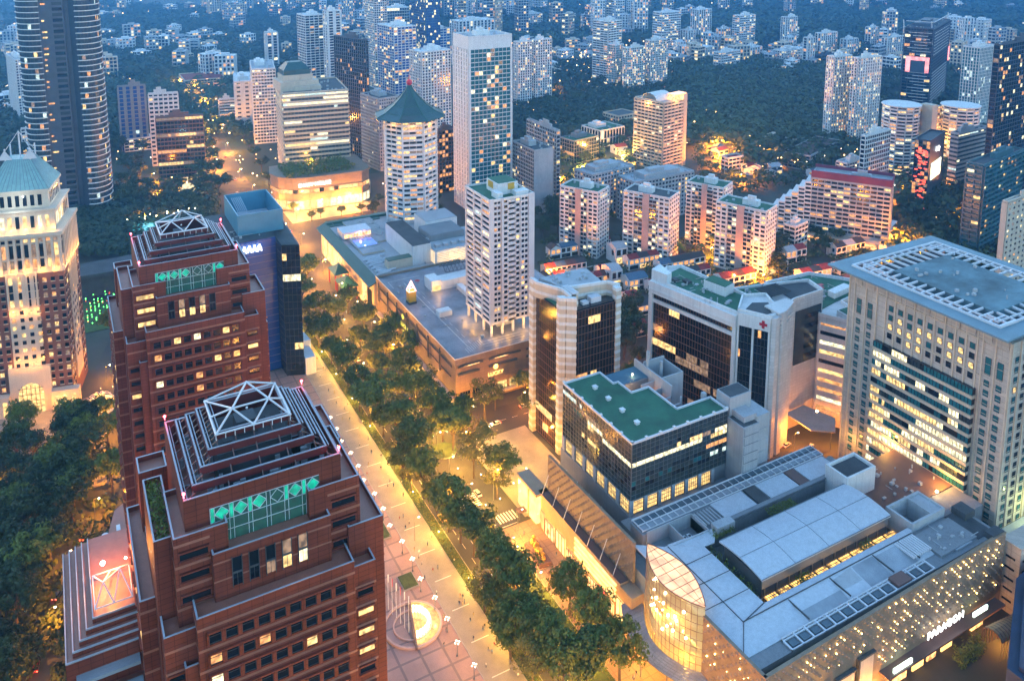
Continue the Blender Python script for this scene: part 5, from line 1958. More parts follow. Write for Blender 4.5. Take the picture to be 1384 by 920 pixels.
lamp_light('stair_house_light', (2.5, 0, 4), 420, (1, .7, .4), rh); lamp_light('stair_house_light', (22, -6, 4), 700, (1, .7, .4), rh)
# white slab tower
wt = thing('white_slab_tower', 'tall white slab tower on lit columns standing on the mall roof', 'apartment tower', (174.6, 339.2, 22.8))
WW, WD, WH = 24.4, 27, 68
b = MB(); b.box(.5, WW - .5, .5, WD - .5, 6, WH); b.build('wall', M['white_w'], wt)
g = MB(); f = MB(); fr = random.Random(9)
facade(f, g, (.5, WD - .5), (.5, .5), 6, WH, fl=2.75, bay=8.6, bh=1.35, pw=1.4, pr=.35, litp=.12, kinds=('warm', 'pale', 'amber', 'cool'), fr=fr)
for (x0, x1, bw) in ((2.2, 6.0, 1.9), (7.5, 9.8, 2.3), (14.2, 16.4, 2.2), (17.2, 21.0, 1.9)):
    facade(f, g, (x0, .5), (x1, .5), 6, WH, fl=2.75, bay=bw, bh=1.2, pw=.4, pr=.3, litp=.08, kinds=('warm', 'amber'), fr=fr)
facade(f, g, (10.4, 1.4), (13.8, 1.4), 6, WH, fl=2.75, bay=3.4, bh=1.0, pw=.3, pr=.9, litp=.05, fr=fr, glass='gbrown')
f.build('floor_band', M['white_w'], wt, kind='stuff'); g.build('window', GL, wt, kind='stuff')
b = MB()
b.box(0, 2.0, -.1, .5, 6, WH + 1.4); b.box(6.2, 7.3, -.4, .5, 6, WH + 1.2); b.box(21.2, WW, -.2, .5, 6, WH + 1.4); b.box(16.6, 17.0, -.2, .5, 6, WH)
for y in (0, 8.6, 17.2, 26):
    b.box(-.1, .5, y, y + 1.0, 6, WH + 1.2)
b.build('pier', M['white_w'], wt)
b = MB()
for (x, y) in ((1, 1), (7, 1), (13, 1), (19, 1), (23.4, 1), (1, 9), (1, 18), (1, 26), (13, 12), (20, 12), (20, 22)):
    b.box(x - .5, x + .5, y - .5, y + .5, 0, 6)
b.box(8, 17, 8, 18, 0, 6)
b.build('column', M['white'], wt)
b = MB(); frame_top(b, WW, WD, WH, t=.4, h=1.2); b.build('parapet', M['white'], wt)
b = MB(); b.box(.5, WW - .5, .5, WD - .5, WH, WH + .25); b.build('roof', M['green_roof'], wt)
b = MB(); b.box(8, 19, 7, 19, WH + .2, WH + 6); b.box(5, 8, 2, 8, WH + .2, WH + 3); b.box(15, 22, 1.5, 6, WH + .2, WH + 2.6); b.build('lift_housing', M['white'], wt)
b = MB(); b.box(8.4, 18.6, 7.4, 18.6, WH + 6, WH + 6.2); b.build('housing_roof', M['green_roof'], wt)
b = MB(); b.box(13.5, 17, 6.8, 7.0, WH + 2.4, WH + 5.6); b.box(7.8, 8, 12, 17, WH + 2.4, WH + 5.6); b.build('yellow_panel', M['yellow_box'], wt)
for (x, y) in ((2, -2.2), (9, -2.2), (17, -2.2), (24, -2.2), (-2.2, 6), (-2.2, 15), (-2.2, 24)):
    lamp_light('column_light', (x, y, 3.4), 420, (1, .72, .4), wt)
# ================================================================ green-eaved mall with rooftop pool
gm_ = thing('green_eaved_mall', 'cream mall with green tiled eaves and a rooftop pool below the round tower', 'shopping mall', (149, 434, 0))
b = MB(); b.box(0, 66, 0, 106, 0, 19, 0, 1); b.box(8, 22, 42, 60, 19, 20.2, 0, 2); b.box(14, 34, 58, 104, 19, 20.2, 0, 2); b.build('wall', [M['cream'], M['pgrey'], M['pale_deck']], gm_)
b = MB()
for (y0, y1) in ((-.5, 107),):
    P = [(-3.2, 17.6), (3.0, 20.6), (3.2, 20.2), (-3.0, 17.2)]
    n = len(P)
    for i in range(n):
        j = (i + 1) % n
        b.face([(P[i][0], y0, P[i][1]), (P[j][0], y0, P[j][1]), (P[j][0], y1, P[j][1]), (P[i][0], y1, P[i][1])][::-1])
    b.face([(p[0], y0, p[1]) for p in P]); b.face([(p[0], y1, p[1]) for p in P][::-1])
for k in range(54):
    b.bar((-3.2, k * 2, 17.7), (3, k * 2, 20.7), .12)
b.build('tiled_eave', M['green_tile'], gm_)
b = MB(); b.box(3, 66, 104, 108, 19, 20.8); b.box(3, 40, 100, 104, 19, 19.6); b.build('far_eave', M['green_tile'], gm_)
for (x, y, s, z) in ((-6, 32, 1, 8.5), (-5.4, 50, .92, 9.5)):
    pr2 = thing('porch_roof', 'green pagoda porch roof over the mall entrance, %s' % ('nearer the camera' if y < 40 else 'farther along'), 'porch roof', (149 + x, 434 + y, z))
    r = MB()
    hx, hy = 5.2 * s, 8.0 * s
    for (z0, z1, a0, a1) in ((0, 1.6, 1, .62), (1.6, 4.2, .62, .12)):
        Q = lambda a, zz: [(-hx * a, -hy * a, zz), (hx * a, -hy * a, zz), (hx * a, hy * a, zz), (-hx * a, hy * a, zz)]
        q0, q1 = Q(a0, z0), Q(a1, z1)
        for i in range(4):
            j = (i + 1) % 4
            r.face([q0[i], q0[j], q1[j], q1[i]])
    r.face([(-hx, -hy, 0), (-hx, hy, 0), (hx, hy, 0), (hx, -hy, 0)])
    r.box(-.5, .5, -hy * .2, hy * .2, 4.1, 4.6)
    r.build('tiled_roof', M['green_tile'], pr2)
    r = MB()
    for (xx, yy) in ((-4, -6.5), (4, -6.5), (4, 6.5), (-4, 6.5)):
        r.bar((xx, yy, -z), (xx, yy, 0), .35, n=6)
    r.build('column', M['red_col'], pr2)
for k, (y, w) in enumerate(((4, 7), (14, 6), (60, 6), (70, 6), (82, 6), (93, 6))):
    g = MB(); g.box(-.4, 0, y, y + w, 3, 13); g.build('display_window', M[('glass', 'shop_warm')[k % 2] if k < 2 else 'shop_warm'], gm_)
g = MB()
for k in range(12):
    g.box(-.35, 0, 2 + k * 8.5, 7 + k * 8.5, .4, 2.8)
g.build('shop_front', M['shop_bright'], gm_)
pool = thing('rooftop_pool', 'blue lit swimming pool on the mall roof beside the round tower', 'swimming pool', (156.5, 486, 19.2))
b = MB(); b.box(0, 15, 0, 18, .9, 1.25); b.build('pool_deck', M['pale_deck'], pool)
b = MB(); b.box(1.5, 14, 1.5, 14, 1.27, 1.33); b.build('water', M['pool_glow'], pool)
b = MB(); b.box(-3, 16, 19, 31, 1, 5.2); b.build('bar_roof', M['wsteel'], pool)
b = MB()
for k in range(9):
    b.box(-2 + k * 2, -.6 + k * 2, 18.7, 18.95, 1.6, 4.0)
b.build('bar_light', M['shop_warm'], pool)
lamp_light('pool_light', (8, 8, 4), 500, (.2, .3, 1), pool); lamp_light('bar_lamp', (8, 17, 4), 300, (1, .5, .4), pool)
lo = MB(); lo.box(0, .7, 0, 1.9, .25, .4); lo.box(0, .7, 1.3, 1.9, .4, .8); LOU = lo.mesh('sun_lounger', M['white'])
for k in range(14):
    o = link('sun_lounger', LOU, None, (157.5 + (k % 7) * 1.8, 500.8 if k < 7 else 502.9, 20.4))
    tag(o, 'white sun lounger beside the blue rooftop pool', 'sun lounger', 'loungers by the rooftop pool')
for k in range(12):
    b = MB(); b.bar((0, 0, 0), (9 + (k % 3) * 2, 1.2, 0), .55, n=6); b.build('roof_duct', M['wsteel'], gm_, loc=(5 + (k % 2) * 2, 9 + k * 2.4, 20))
for (x0, x1, y0, y1, z0, z1, m_, r_, lb) in ((178, 190, 447, 493, 19, 31, 'white', 'dgrey', 'tall white lift block with dark cap beside the rooftop pool'), (190, 232, 440, 470, 19, 28, 'white', 'pgrey', 'long white louvred roof block behind the car park deck'), (198, 220, 474, 493, 19, 34, 'white', 'pgrey', 'white box building at the foot of the round tower'), (193, 216, 455, 474, 19, 32, 'grey', 'grey', 'grey metal plant enclosure on the mall roof'), (162.5, 178, 447, 453, 19, 24.5, 'cream', 'green_tile', 'small cream turret with green cap on the mall roof')):
    t = thing('roof_block', lb, 'roof building', (x0, y0, z0))
    b = MB(); b.box(0, x1 - x0, 0, y1 - y0, 0, z1 - z0); b.build('wall', M[m_], t)
    b = MB(); b.box(.3, x1 - x0 - .3, .3, y1 - y0 - .3, z1 - z0, z1 - z0 + .4); b.build('roof', M[r_], t)
    if 'louvred' in lb:
        b = MB()
        for k in range(7):
            b.box(-.3, 0, 1, 29, 1 + k * 1.1, 1.5 + k * 1.1); b.box(1, 41, -.3, 0, 1 + k * 1.1, 1.5 + k * 1.1)
        b.build('lit_louvre', M['pale_lou'], t)
        b = MB()
        for k in range(14):
            b.box(2 + (k % 7) * 5.4, 5 + (k % 7) * 5.4, 4 + (k // 7) * 12, 8 + (k // 7) * 12, 9.4, 11)
        b.build('plant_machine', M['pgrey'], t, kind='stuff')
        lamp_light('wall_light', (12, -5, 4), 900, (1, .7, .35), t); lamp_light('wall_light', (30, -5, 4), 900, (1, .7, .35), t)
# ================================================================ round tower with the green pagoda roof
rt = thing('round_tower', 'white eight sided tower with flared green pagoda roof and red finial', 'hotel', (211, 530, 19))
RR = 18.0
pts = []
for i in range(8):
    a = R(22.5) + i * math.pi / 4 + R(28.8)
    pts.append((RR * math.cos(a), RR * math.sin(a)))
b = MB(); b.prism(pts, 0, 74); b.build('wall', M['white'], rt)
g = MB(); f = MB(); fr = random.Random(2)
for i in range(8):
    facade(f, g, pts[i], pts[(i + 1) % 8], 1.5, 71, fl=3.3, bay=4.4, bh=1.5, pw=.25, pr=1.0, litp=.42, kinds=('amber', 'amber', 'dim', 'warm'), fr=fr)
    f.obox(pts[i], ((pts[(i + 1) % 8][0] - pts[i][0]) / 13.8, (pts[(i + 1) % 8][1] - pts[i][1]) / 13.8), -.5, .5, -.3, 1.3, 0, 74)
f.build('balcony_band', M['white'], rt, kind='stuff'); g.build('window', GL, rt, kind='stuff')
b = MB()
prof = [(25.5, 71.2), (24.8, 72.2), (18.6, 75.6), (12.2, 80), (7, 85), (3.2, 89.5), (1.3, 93)]
NS = 8
rings = []
for (r, z) in prof:
    rings.append([(r * math.cos(R(22.5) + i * math.pi / 4 + R(28.8)), r * math.sin(R(22.5) + i * math.pi / 4 + R(28.8)), z + (1.0 if r > 22 else 0)) for i in range(NS)])
for a, c in zip(rings, rings[1:]):
    for i in range(NS):
        j = (i + 1) % NS
        b.face([a[i], a[j], c[j], c[i]])
b.face(rings[0][::-1]); b.face(rings[-1])
b.build('pagoda_roof', M['green_tile2'], rt)
b = MB()
for i in range(NS):
    for a, c in zip(rings[1:], rings[2:]):
        b.bar(a[i], c[i], .38)
for k in (2, 3):
    for i in range(NS):
        b.bar(rings[k][i], rings[k][(i + 1) % NS], .15)
b.build('roof_ridge', M['green_tile'], rt)
b = MB(); b.ball((0, 0, 95), 2.2, n=10, k=6); b.bar((0, 0, 92), (0, 0, 100), .3); b.build('finial', M['red_sign'], rt)
lamp_light('finial_light', (0, 0, 104), 600, (1, .1, .05), rt)
for a in range(8):
    an = a * math.pi / 4 + R(28.8)
    lamp_light('eave_light', (19.8 * math.cos(an), 19.8 * math.sin(an), 68), 260, (1, .55, .25), rt)
# ================================================================ blue glass tower by the plaza
bt = thing('blue_glass_tower', 'blue glass tower with white roof sign, behind the farther granite tower', 'tower', (53, 388, 0))
b = MB(); b.prism([(-2, 12), (35, 13.5), (35, 60), (-2, 60)], 0, 69); b.prism([(35, 13.6), (35.6, 4), (43.5, 1), (46, 60), (35, 60)], 0, 67.5, 1); b.build('core', [M['gblue'], M['glass']], bt)
g = MB(); f = MB(); fr = random.Random(31)
facade(f, g, (-2, 12), (34.8, 13.5), 4, 68, fl=3.6, bay=2.6, bh=.12, pw=0, pr=.1, litp=.02, kinds=('cool',), glass='gblue', fr=fr)
f.build('floor_line', M['steel'], bt, kind='stuff')
f = MB()
facade(f, g, (35.6, 4), (43.5, 1), 3, 67, fl=3.6, bay=2.2, bh=.15, pw=.1, pr=.1, litp=.07, kinds=('warm', 'pale'), glass='glass', fr=fr, runs=True)
facade(f, g, (35.1, 12), (35.5, 4.2), 3, 67, fl=3.6, bay=2.2, bh=.15, pw=.1, pr=.1, litp=.05, kinds=('warm', 'pale'), glass='glass', fr=fr, runs=True)
f.build('mullion', M['dgrey'], bt, kind='stuff'); g.build('window', GL, bt, kind='stuff')
b = MB()
for (x0, x1, y0, y1) in ((19, 41, 21.5, 22), (19, 19.5, 22, 58), (40.5, 41, 22, 58), (19, 41, 57.5, 58)):
    b.box(x0, x1, y0, y1, 69.3, 80)
b.build('roof_screen', M['blue_screen'], bt)
b = MB(); b.prism([(-1.8, 12.4), (34.8, 13.8), (34.8, 59.8), (-1.8, 59.8)], 69, 69.3); b.prism([(35.8, 4.6), (43.2, 1.6), (45.6, 59.6), (35.3, 59.6)], 67.5, 67.8); b.build('roof', M['dgrey'], bt)
b = MB()
for k in range(6):
    b.bar((24 + k * .9, 26, 70), (22 + k * .9, 54, 79), .14)
b.box(19.6, 40.4, 22.1, 57.4, 69.3, 69.7); b.build('roof_rack', M['wsteel'], bt)
sg = MB()
fr = random.Random(12)
for k in range(6):
    x = 14.0 + k * 2.4
    sg.bar((x, 11.6, 64), (x + .9, 11.6, 67.4), .34); sg.bar((x + .9, 11.6, 67.4), (x + 1.7, 11.6, 64), .34); sg.bar((x - .1, 11.6, 65.4 + (k % 2)), (x + 1.8, 11.6, 65.6), .28)
sg.build('roof_sign', M['white_sign'], bt)
b = MB(); b.box(44, 49, 0, 12, 0, 9); b.prism([(46, 12), (50, 12), (49, 22), (46, 24)], 0, 12); b.build('entrance_block', M['white'], bt)
b = MB(); b.box(48.8, 49.2, 3, 11, 3, 7); b.build('entrance_light', M['shop_cool'], bt)
# ================================================================ brick tower with cream crown and pale copper roof
CA = R(-12.2)
ck = thing('cream_crowned_tower', 'brick tower with floodlit cream crown and pale copper pyramid roof', 'hotel', (-37.5, 421.5, 0), CA)
CWd, CDp = 34.0, 32.0
b = MB()
b.box(0, CWd, 0, CDp, 0, 66); b.build('wall', M['brickbrown'], ck)
b = MB(); b.box(-.6, CWd + .6, -.6, CDp + .6, 66, 67.2); b.box(0, CWd, 0, CDp, 67.2, 83); b.box(-1, CWd + 1, -1, CDp + 1, 83, 84.6); b.box(2, CWd - 2, 2, CDp - 2, 84.6, 94); b.box(1.2, CWd - 1.2, 1.2, CDp - 1.2, 94, 95); b.box(4.5, CWd - 4.5, 4.5, CDp - 4.5, 95, 102.5); b.box(3.8, CWd - 3.8, 3.8, CDp - 3.8, 102.5, 103.4)
b.build('cream_crown', M['cream_l'], ck)
b = MB()
e0, e1 = 3.8, CWd - 3.8
t0, t1 = 12, CWd - 12
f0, f1 = 3.8, CDp - 3.8
s0, s1 = 11.5, CDp - 11.5
Q0 = [(e0, f0, 103.4), (e1, f0, 103.4), (e1, f1, 103.4), (e0, f1, 103.4)]
Q1 = [(t0, s0, 116), (t1, s0, 116), (t1, s1, 116), (t0, s1, 116)]
for i in range(4):
    j = (i + 1) % 4
    b.face([Q0[i], Q0[j], Q1[j], Q1[i]])
b.face(Q1)
b.build('copper_roof', M['copper'], ck)
b = MB()
for i in range(4):
    j = (i + 1) % 4
    for k in range(15):
        q = k / 14
        p0 = tuple(Q0[i][m_] + (Q0[j][m_] - Q0[i][m_]) * q for m_ in range(3)); p1 = tuple(Q1[i][m_] + (Q1[j][m_] - Q1[i][m_]) * q for m_ in range(3))
        b.bar(p0, p1, .12)
b.build('roof_seam', M['copper2'], ck, kind='stuff')
b = MB()
for (x, y) in ((t0, s0), (t1, s0), (t1, s1), (t0, s1), (17, 16)):
    b.bar((x, y, 115), (x, y, 121 if x != 17 else 128), .35, n=5)
for x in (t0, t1):
    b.face([(x - 3, s0 - .5, 116), (x + 3, s0 - .5, 116), (x, s0 - .5, 120.5)]); b.face([(x + 3, s0 - .2, 116), (x - 3, s0 - .2, 116), (x, s0 - .2, 120.5)])
b.bar((17, 16, 128), (t0 - 2, 12, 117), .12); b.bar((17, 16, 128), (t1 + 2, 12, 117), .12); b.bar((17, 16, 128), (t1, 22, 117), .12)
b.build('finial', M['wsteel'], ck)
g = MB(); f = MB(); pz = MB(); fr = random.Random(17)
for (O, P, Ln) in (((0, 0), (CWd, 0), CWd), ((CWd, 0), (CWd, CDp), CDp)):
    d = ((P[0] - O[0]) / Ln, (P[1] - O[1]) / Ln)
    # crown openings
    for k in range(int(Ln / 3)):
        a = 1.2 + k * 3.0
        if a + 1.6 > Ln - 1: break
        for (z0, z1, n_) in ((68.5, 72.5, .1), (73.5, 79.5, .1), (80.6, 82, .1)):
            g.pane(O, d, a, a + 1.6, n_, z0, z1, GI[fr.choice(['warm', 'glass', 'amber', 'dim', 'glass'])])
        f.obox(O, d, a + 1.75, a + 2.85, -.1, .75, 67.2, 82.8)
        if 2.5 < a < Ln - 5:
            g.pane(O, d, a, a + 1.5, -1.9, 86.5, 92, GI[fr.choice(['warm', 'glass', 'pale', 'glass'])])
        if 6 < a < Ln - 8 and k % 1 == 0:
            g.pane(O, d, a, a + 1.6, -4.4, 96, 101, GI['glass'])
    # centre bays, cream, running down
    c0, c1 = Ln * .5 - 6.2, Ln * .5 + 6.2
    f.obox(O, d, c0, c1, -.1, .35, 8, 66)
    for k in range(4):
        f.obox(O, d, c0 + k * 3.9, c0 + k * 3.9 + .7, .3, 1.0, 50, 66)
    for k in range(17):
        z = 4 + k * 3.6
        for q in range(int(Ln / 3.4)):
            a = 1.5 + q * 3.4
            mid = c0 - .8 < a < c1 - .8
            kind = fr.choice(['amber', 'warm', 'dim']) if fr.random() < (.45 if mid else .3) else 'glass'
            if z < 16 and abs(a + .8 - Ln / 2) < 7.5: continue
            g.pane(O, d, a, a + 1.6, .4 if mid else .06, z, z + (1.8 if not (mid and k > 12) else 3.2), GI[kind])
            pz.obox(O, d, a - .15, a + 1.75, 0, .5 if mid else .22, z - .35, z - .02)
f.build('cream_pier', M['cream_l'], ck, kind='stuff'); g.build('window', GL, ck, kind='stuff'); pz.build('sill', M['cream'], ck, kind='stuff')
b = MB()
b.box(8.5, 25.5, -1.8, 0, 0, 22)
b.box(-2, 8.5, -4, 0, 0, 10); b.box(25.5, 37, -4, 0, 0, 10)
b.build('portal', M['cream_l'], ck)
b = MB()
k = [(17 + 5.2 * math.cos(a), 9 + 5.6 * math.sin(a)) for a in [math.pi * i / 10 for i in range(11)]]
b.face([(11.8, -1.9, 0), (22.2, -1.9, 0)] + [(p[0], -1.9, p[1]) for p in k])
ao = b.build('arched_window', M['warm_hall'], ck)
b = MB()
for x in (13.5, 15.2, 17, 18.8, 20.5):
    b.box(x - .12, x + .12, -2.05, -1.92, 0, 13.5)
for z in (3, 6, 9, 12):
    b.box(12, 22, -2.1, -1.93, z, z + .18)
b.build('frame', M['brown'], ao)
b = MB()
for k in range(3):
    for x0 in (-1, 27):
        b.box(x0 + k * 3.4, x0 + k * 3.4 + 1.8, -4.15, -4, 1, 8)
b.build('lobby_window', M['warm_hall'], ck)
for k in range(6):
    lamp_light('crown_floodlight', (3 + k * 5.6, -2.2, 67.5), 300, (1, .68, .35), ck, .3)
    lamp_light('crown_floodlight', (3 + k * 5.6, .6, 86), 200, (1, .75, .45), ck, .3)
    lamp_light('crown_floodlight', (CWd + 2.2, 3 + k * 5.2, 67.5), 300, (1, .68, .35), ck, .3)
for x in (12, 17, 22):
    lamp_light('base_floodlight', (x, -4, 24), 400, (1, .6, .28), ck, .3); lamp_light('base_floodlight', (x + 8, -8, 6), 500, (1, .55, .22), ck, .3); lamp_light('bay_floodlight', (x, -2.2, 48), 300, (1, .6, .3), ck, .3)
lamp_light('roof_floodlight', (17, -4, 98), 900, (.8, .95, 1), ck, .3); lamp_light('roof_floodlight', (CWd + 4, 15, 98), 700, (.9, .95, 1), ck, .3)
dm = thing('glass_dome', 'small white ribbed dome beside the cream portal', 'dome', (6, 404, 0))
b = MB()
for i in range(10):
    a = 2 * math.pi * i / 10
    for k in range(4):
        p = [(6 * math.cos(math.pi / 8 * q) * math.cos(a), 6 * math.cos(math.pi / 8 * q) * math.sin(a), 4 + 4 * math.sin(math.pi / 8 * q)) for q in (k, k + 1)]
        b.bar(p[0], p[1], .18)
b.cyl(0, 0, 0, 4, 6, n=10); b.build('rib', M['white'], dm)
lamp_light('dome_light', (0, -9, 5), 1200, (1, .7, .35), dm)
# ================================================================ tall dark residential tower with curved balconies
io = thing('curved_tower', 'very tall dark residential tower with curved balcony bands, cut by the frame top', 'apartment tower', (2, 700, 0), R(-5))
io.scale = (.86, .86, 1)
def arc(cx, cy, rx, ry, a0, a1, n):
    return [(cx + rx * math.cos(R(a0 + (a1 - a0) * i / n)), cy + ry * math.sin(R(a0 + (a1 - a0) * i / n))) for i in range(n + 1)]
HT = 228
LA = arc(-16, 10, 14, 16, 180, 285, 9)
RA = arc(20, 12, 13, 18, 250, 372, 10)
body = LA + [(-10, -2), (6, -2), (6, 2), (10, 2)] + RA + [(33, 36), (-30, 36)]
b = MB(); b.prism(body, 0, HT); b.prism([(-11, -2.6), (6.5, -2.6), (6.5, 20), (-11, 20)], 0, HT + 6); b.build('wall', M['tower_dark'], io)
g = MB(); f = MB(); fr = random.Random(41)
for A_ in (LA, RA):
    for i in range(len(A_) - 1):
        facade(f, g, A_[i], A_[i + 1], 2, HT, fl=4.1, bay=2.2, bh=0, pw=.16, pr=.15, litp=.07, kinds=('dim', 'warm', 'amber', 'cool'), glass='glass2', fr=fr)
f.build('mullion', M['dgrey'], io, kind='stuff')
sl_ = MB()
for k in range(56):
    z = 2 + k * 4.1
    if z > HT: break
    for A_ in (LA, RA):
        n = len(A_)
        cx = sum(p[0] for p in A_) / n + (3 if A_ is LA else -2); cy = sum(p[1] for p in A_) / n + 6
        O = [(cx + (p[0] - cx) * 1.11, cy + (p[1] - cy) * 1.11) for p in A_]
        sl_.prism(O + [(cx + 3, cy + 4)] if A_ is LA else O + [(cx, cy + 4)], z, z + .55)
    if k % 3 == 0 or fr.random() < .25:
        zz = z + 1.2
        w = fr.choice((4, 7, 9))
        g.pane((-11, -2.6), (1, 0), .3, .3 + w * .55, .12, zz, zz + 1.2, GI[fr.choice(('amber', 'warm'))])
    g.pane((-11, -2.6), (1, 0), 9, 16.5, .1, z + .8, z + 3.2, GI['glass2' if k % 2 else 'glass'])
sl_.build('balcony_slab', M['white'], io, kind='stuff'); g.build('window', GL, io, kind='stuff')
# ================================================================ streets, plaza, park
def strip(name, line, wd, z, m, kind='structure'):
    b = MB()
    L, Rr = [], []
    n = len(line)
    for i, p in enumerate(line):
        a = line[max(0, i - 1)]; c = line[min(n - 1, i + 1)]
        d = Vector((c[0] - a[0], c[1] - a[1])).normalized()
        L.append((p[0] - d.y * wd / 2, p[1] + d.x * wd / 2, z)); Rr.append((p[0] + d.y * wd / 2, p[1] - d.x * wd / 2, z))
    for i in range(n - 1):
        b.face([Rr[i], Rr[i + 1], L[i + 1], L[i]])
    return b.build(name, m, kind=kind)


def slab(name, x0, x1, y0, y1, z, m, th=.14):
    b = MB(); b.box(x0, x1, y0, y1, z - th, z); return b.build(name, m, kind='structure')


M['city'] = mat('city_paving', (.075, .07, .06), .85, var=.2, scale=.03, col2=(.03, .04, .025))
sheet('city_paving', [(-70, 60), (700, 60), (700, 700), (-70, 700)], .02, M['city'])
slab('plaza', 46, 97, 90, 400, .14, M['plaza'])
slab('promenade', 97.2, 108, 60, 470, .12, M['prom'])
b = MB(); b.box(96.9, 97.25, 90, 470, .0, .24); b.build('plaza_edge', M['kerb'], kind='structure')
sheet('avenue', [(112, 40), (122, 40), (122, 235), (141, 250), (141, 380), (137, 470), (112, 470)], .04, M['asphalt'])
strip('avenue_far', [(124, 468), (128, 520), (136, 570), (140, 600), (133, 650), (126, 740), (131, 815), (138, 910), (146, 1004), (156, 1150), (165, 1400)], 26, .045, M['asphalt'])
sheet('junction', [(108, 545), (300, 545), (300, 590), (205, 612), (146, 604), (112, 625)], .05, M['asphalt'])
slab('mall_pavement', 131, 147, 60, 246, .16, mat('orange_paving', (.36, .23, .14), .55, var=.1, scale=.2, brick=(3, 3, (.7, .7, .7), 'flat')))
slab('curved_mall_forecourt', 146, 212, 606, 636, .15, M['prom'])
sheet('side_street', [(139, 300), (420, 290), (420, 306), (139, 319)], .055, M['asphalt'])
slab('corner_plaza', 142, 171, 248, 299, .17, M['prom'])
strip('park_road', [(-30, 150), (-22, 210), (-18, 259), (-15.6, 282), (-10.5, 298), (-1, 323), (6, 345), (9, 375), (6, 410), (9, 440), (30, 520), (60, 580)], 9, .06, M['asphalt'])
slab('hotel_forecourt', -60, 6, 345, 418, .12, M['prom'])
slab('planting_strip', 108, 112, 60, 470, .16, M['grass'])
slab('median', 122, 131, 60, 228, .16, M['grass'])
b = MB()
for (x0, x1, y0, y1) in ((107.9, 108.1, 60, 470), (111.9, 112.15, 60, 470), (121.85, 122.1, 60, 228), (130.9, 131.1, 60, 228)):
    b.box(x0, x1, y0, y1, 0, .2)
b.build('kerb', M['kerb'], kind='structure')
b = MB()
for k in range(50):
    y = 60 + k * 8
    b.box(115.2, 115.35, y, y + 3, .052, .056); b.box(118.6, 118.75, y, y + 3, .052, .056)
for (a, c) in (((124, 236), (131, 247)), ((131, 247), (138, 247)), ((124, 236), (124, 247)), ((124, 247), (131, 236)), ((131, 236), (131, 247)), ((124, 247), (131, 247)), ((124, 236), (131, 236))):
    b.bar((a[0], a[1], .05), (c[0], c[1], .05), .12)
for k in range(7):
    b.box(132 + k * 1.2, 132.6 + k * 1.2, 249, 254, .052, .056); b.box(123, 131, 262 + k * 1.2, 262.6 + k * 1.2, .052, .056)
for k in range(40):
    b.box(145 + k * 6, 148 + k * 6, 308 - k * .2, 308.15 - k * .2, .07, .074)
b.build('road_marking', M['line'], kind='structure')
b = MB()
for k in range(26):
    b.box(99.5, 105.5, 95 + k * 14, 95.3 + k * 14, .122, .13)
b.build('paving_line', M['line'], kind='structure')
# fountain on the plaza
fo = thing('fountain', 'round plaza fountain, half lit gold with a ring of jets', 'fountain', (86, 222, .14))
b = MB()
N = 40
for (r0, r1, z1) in ((8.7, 9.4, .7), (5.8, 6.2, .5)):
    for i in range(N):
        a0, a1 = 2 * math.pi * i / N, 2 * math.pi * (i + 1) / N
        p = [(r * math.cos(a), r * math.sin(a)) for r in (r0, r1) for a in (a0, a1)]
        b.face([(*p[0], z1), (*p[2], z1), (*p[3], z1), (*p[1], z1)])
        b.face([(*p[2], 0), (*p[3], 0), (*p[3], z1), (*p[2], z1)]); b.face([(*p[1], 0), (*p[0], 0), (*p[0], z1), (*p[1], z1)])
    b.build('basin_rim', M['pink'], fo); b = MB()
b = MB()
q = [(8.7 * math.cos(a), 8.7 * math.sin(a)) for a in [R(-105) + math.pi * i / 20 for i in range(21)]]
b.prism(q, 0, .34); b.build('gold_pool', M['fount_glow'], fo)
b = MB(); b.bar((9.8 * math.cos(R(-105)), 9.8 * math.sin(R(-105)), .6), (9.8 * math.cos(R(75)), 9.8 * math.sin(R(75)), .6), .5); b.build('divider_wall', M['brown'], fo)
b = MB()
for i in range(15):
    a = R(-95) + i * R(11.5)
    x, y = 5.2 * math.cos(a), 5.2 * math.sin(a)
    b.bar((x, y, .3), (x, y, 2.6), .34, n=6, r2=.12); b.ball((x, y, 2.2), .42, n=6, k=4)
b.build('water_jet', M['jet'], fo, kind='stuff')
for i in range(4):
    a = R(-80) + i * R(45)
    lamp_light('fountain_light', (5.4 * math.cos(a), 5.4 * math.sin(a), 2.2), 130, (1, .6, .2), fo)
for k in range(6):
    x, y = 81.4 + k * .5, 231.5 - k * 2.3
    t = thing('flagpole', ('flagpole %s of the row by the fountain' % ('farthest', 'second', 'third', 'fourth', 'fifth', 'nearest')[k]) + (' with a red flag' if k == 1 else ' in white metal'), 'flagpole', (x, y, .14), 0, 'flagpoles by the fountain')
    b = MB(); b.bar((0, 0, 0), (0, 0, 13), .11, n=6, r2=.05); b.build('pole', M['wsteel'], t)
    b = MB(); b.face([(0, 0, 12.8), (.5, .3, 12.6), (.4, .2, 9.8), (0, 0, 9.9)]); b.face([(0, 0, 9.9), (.4, .2, 9.8), (.5, .3, 12.6), (0, 0, 12.8)])
    b.build('flag', M['red_sign'] if k in (1, 3) else M['white'], t)
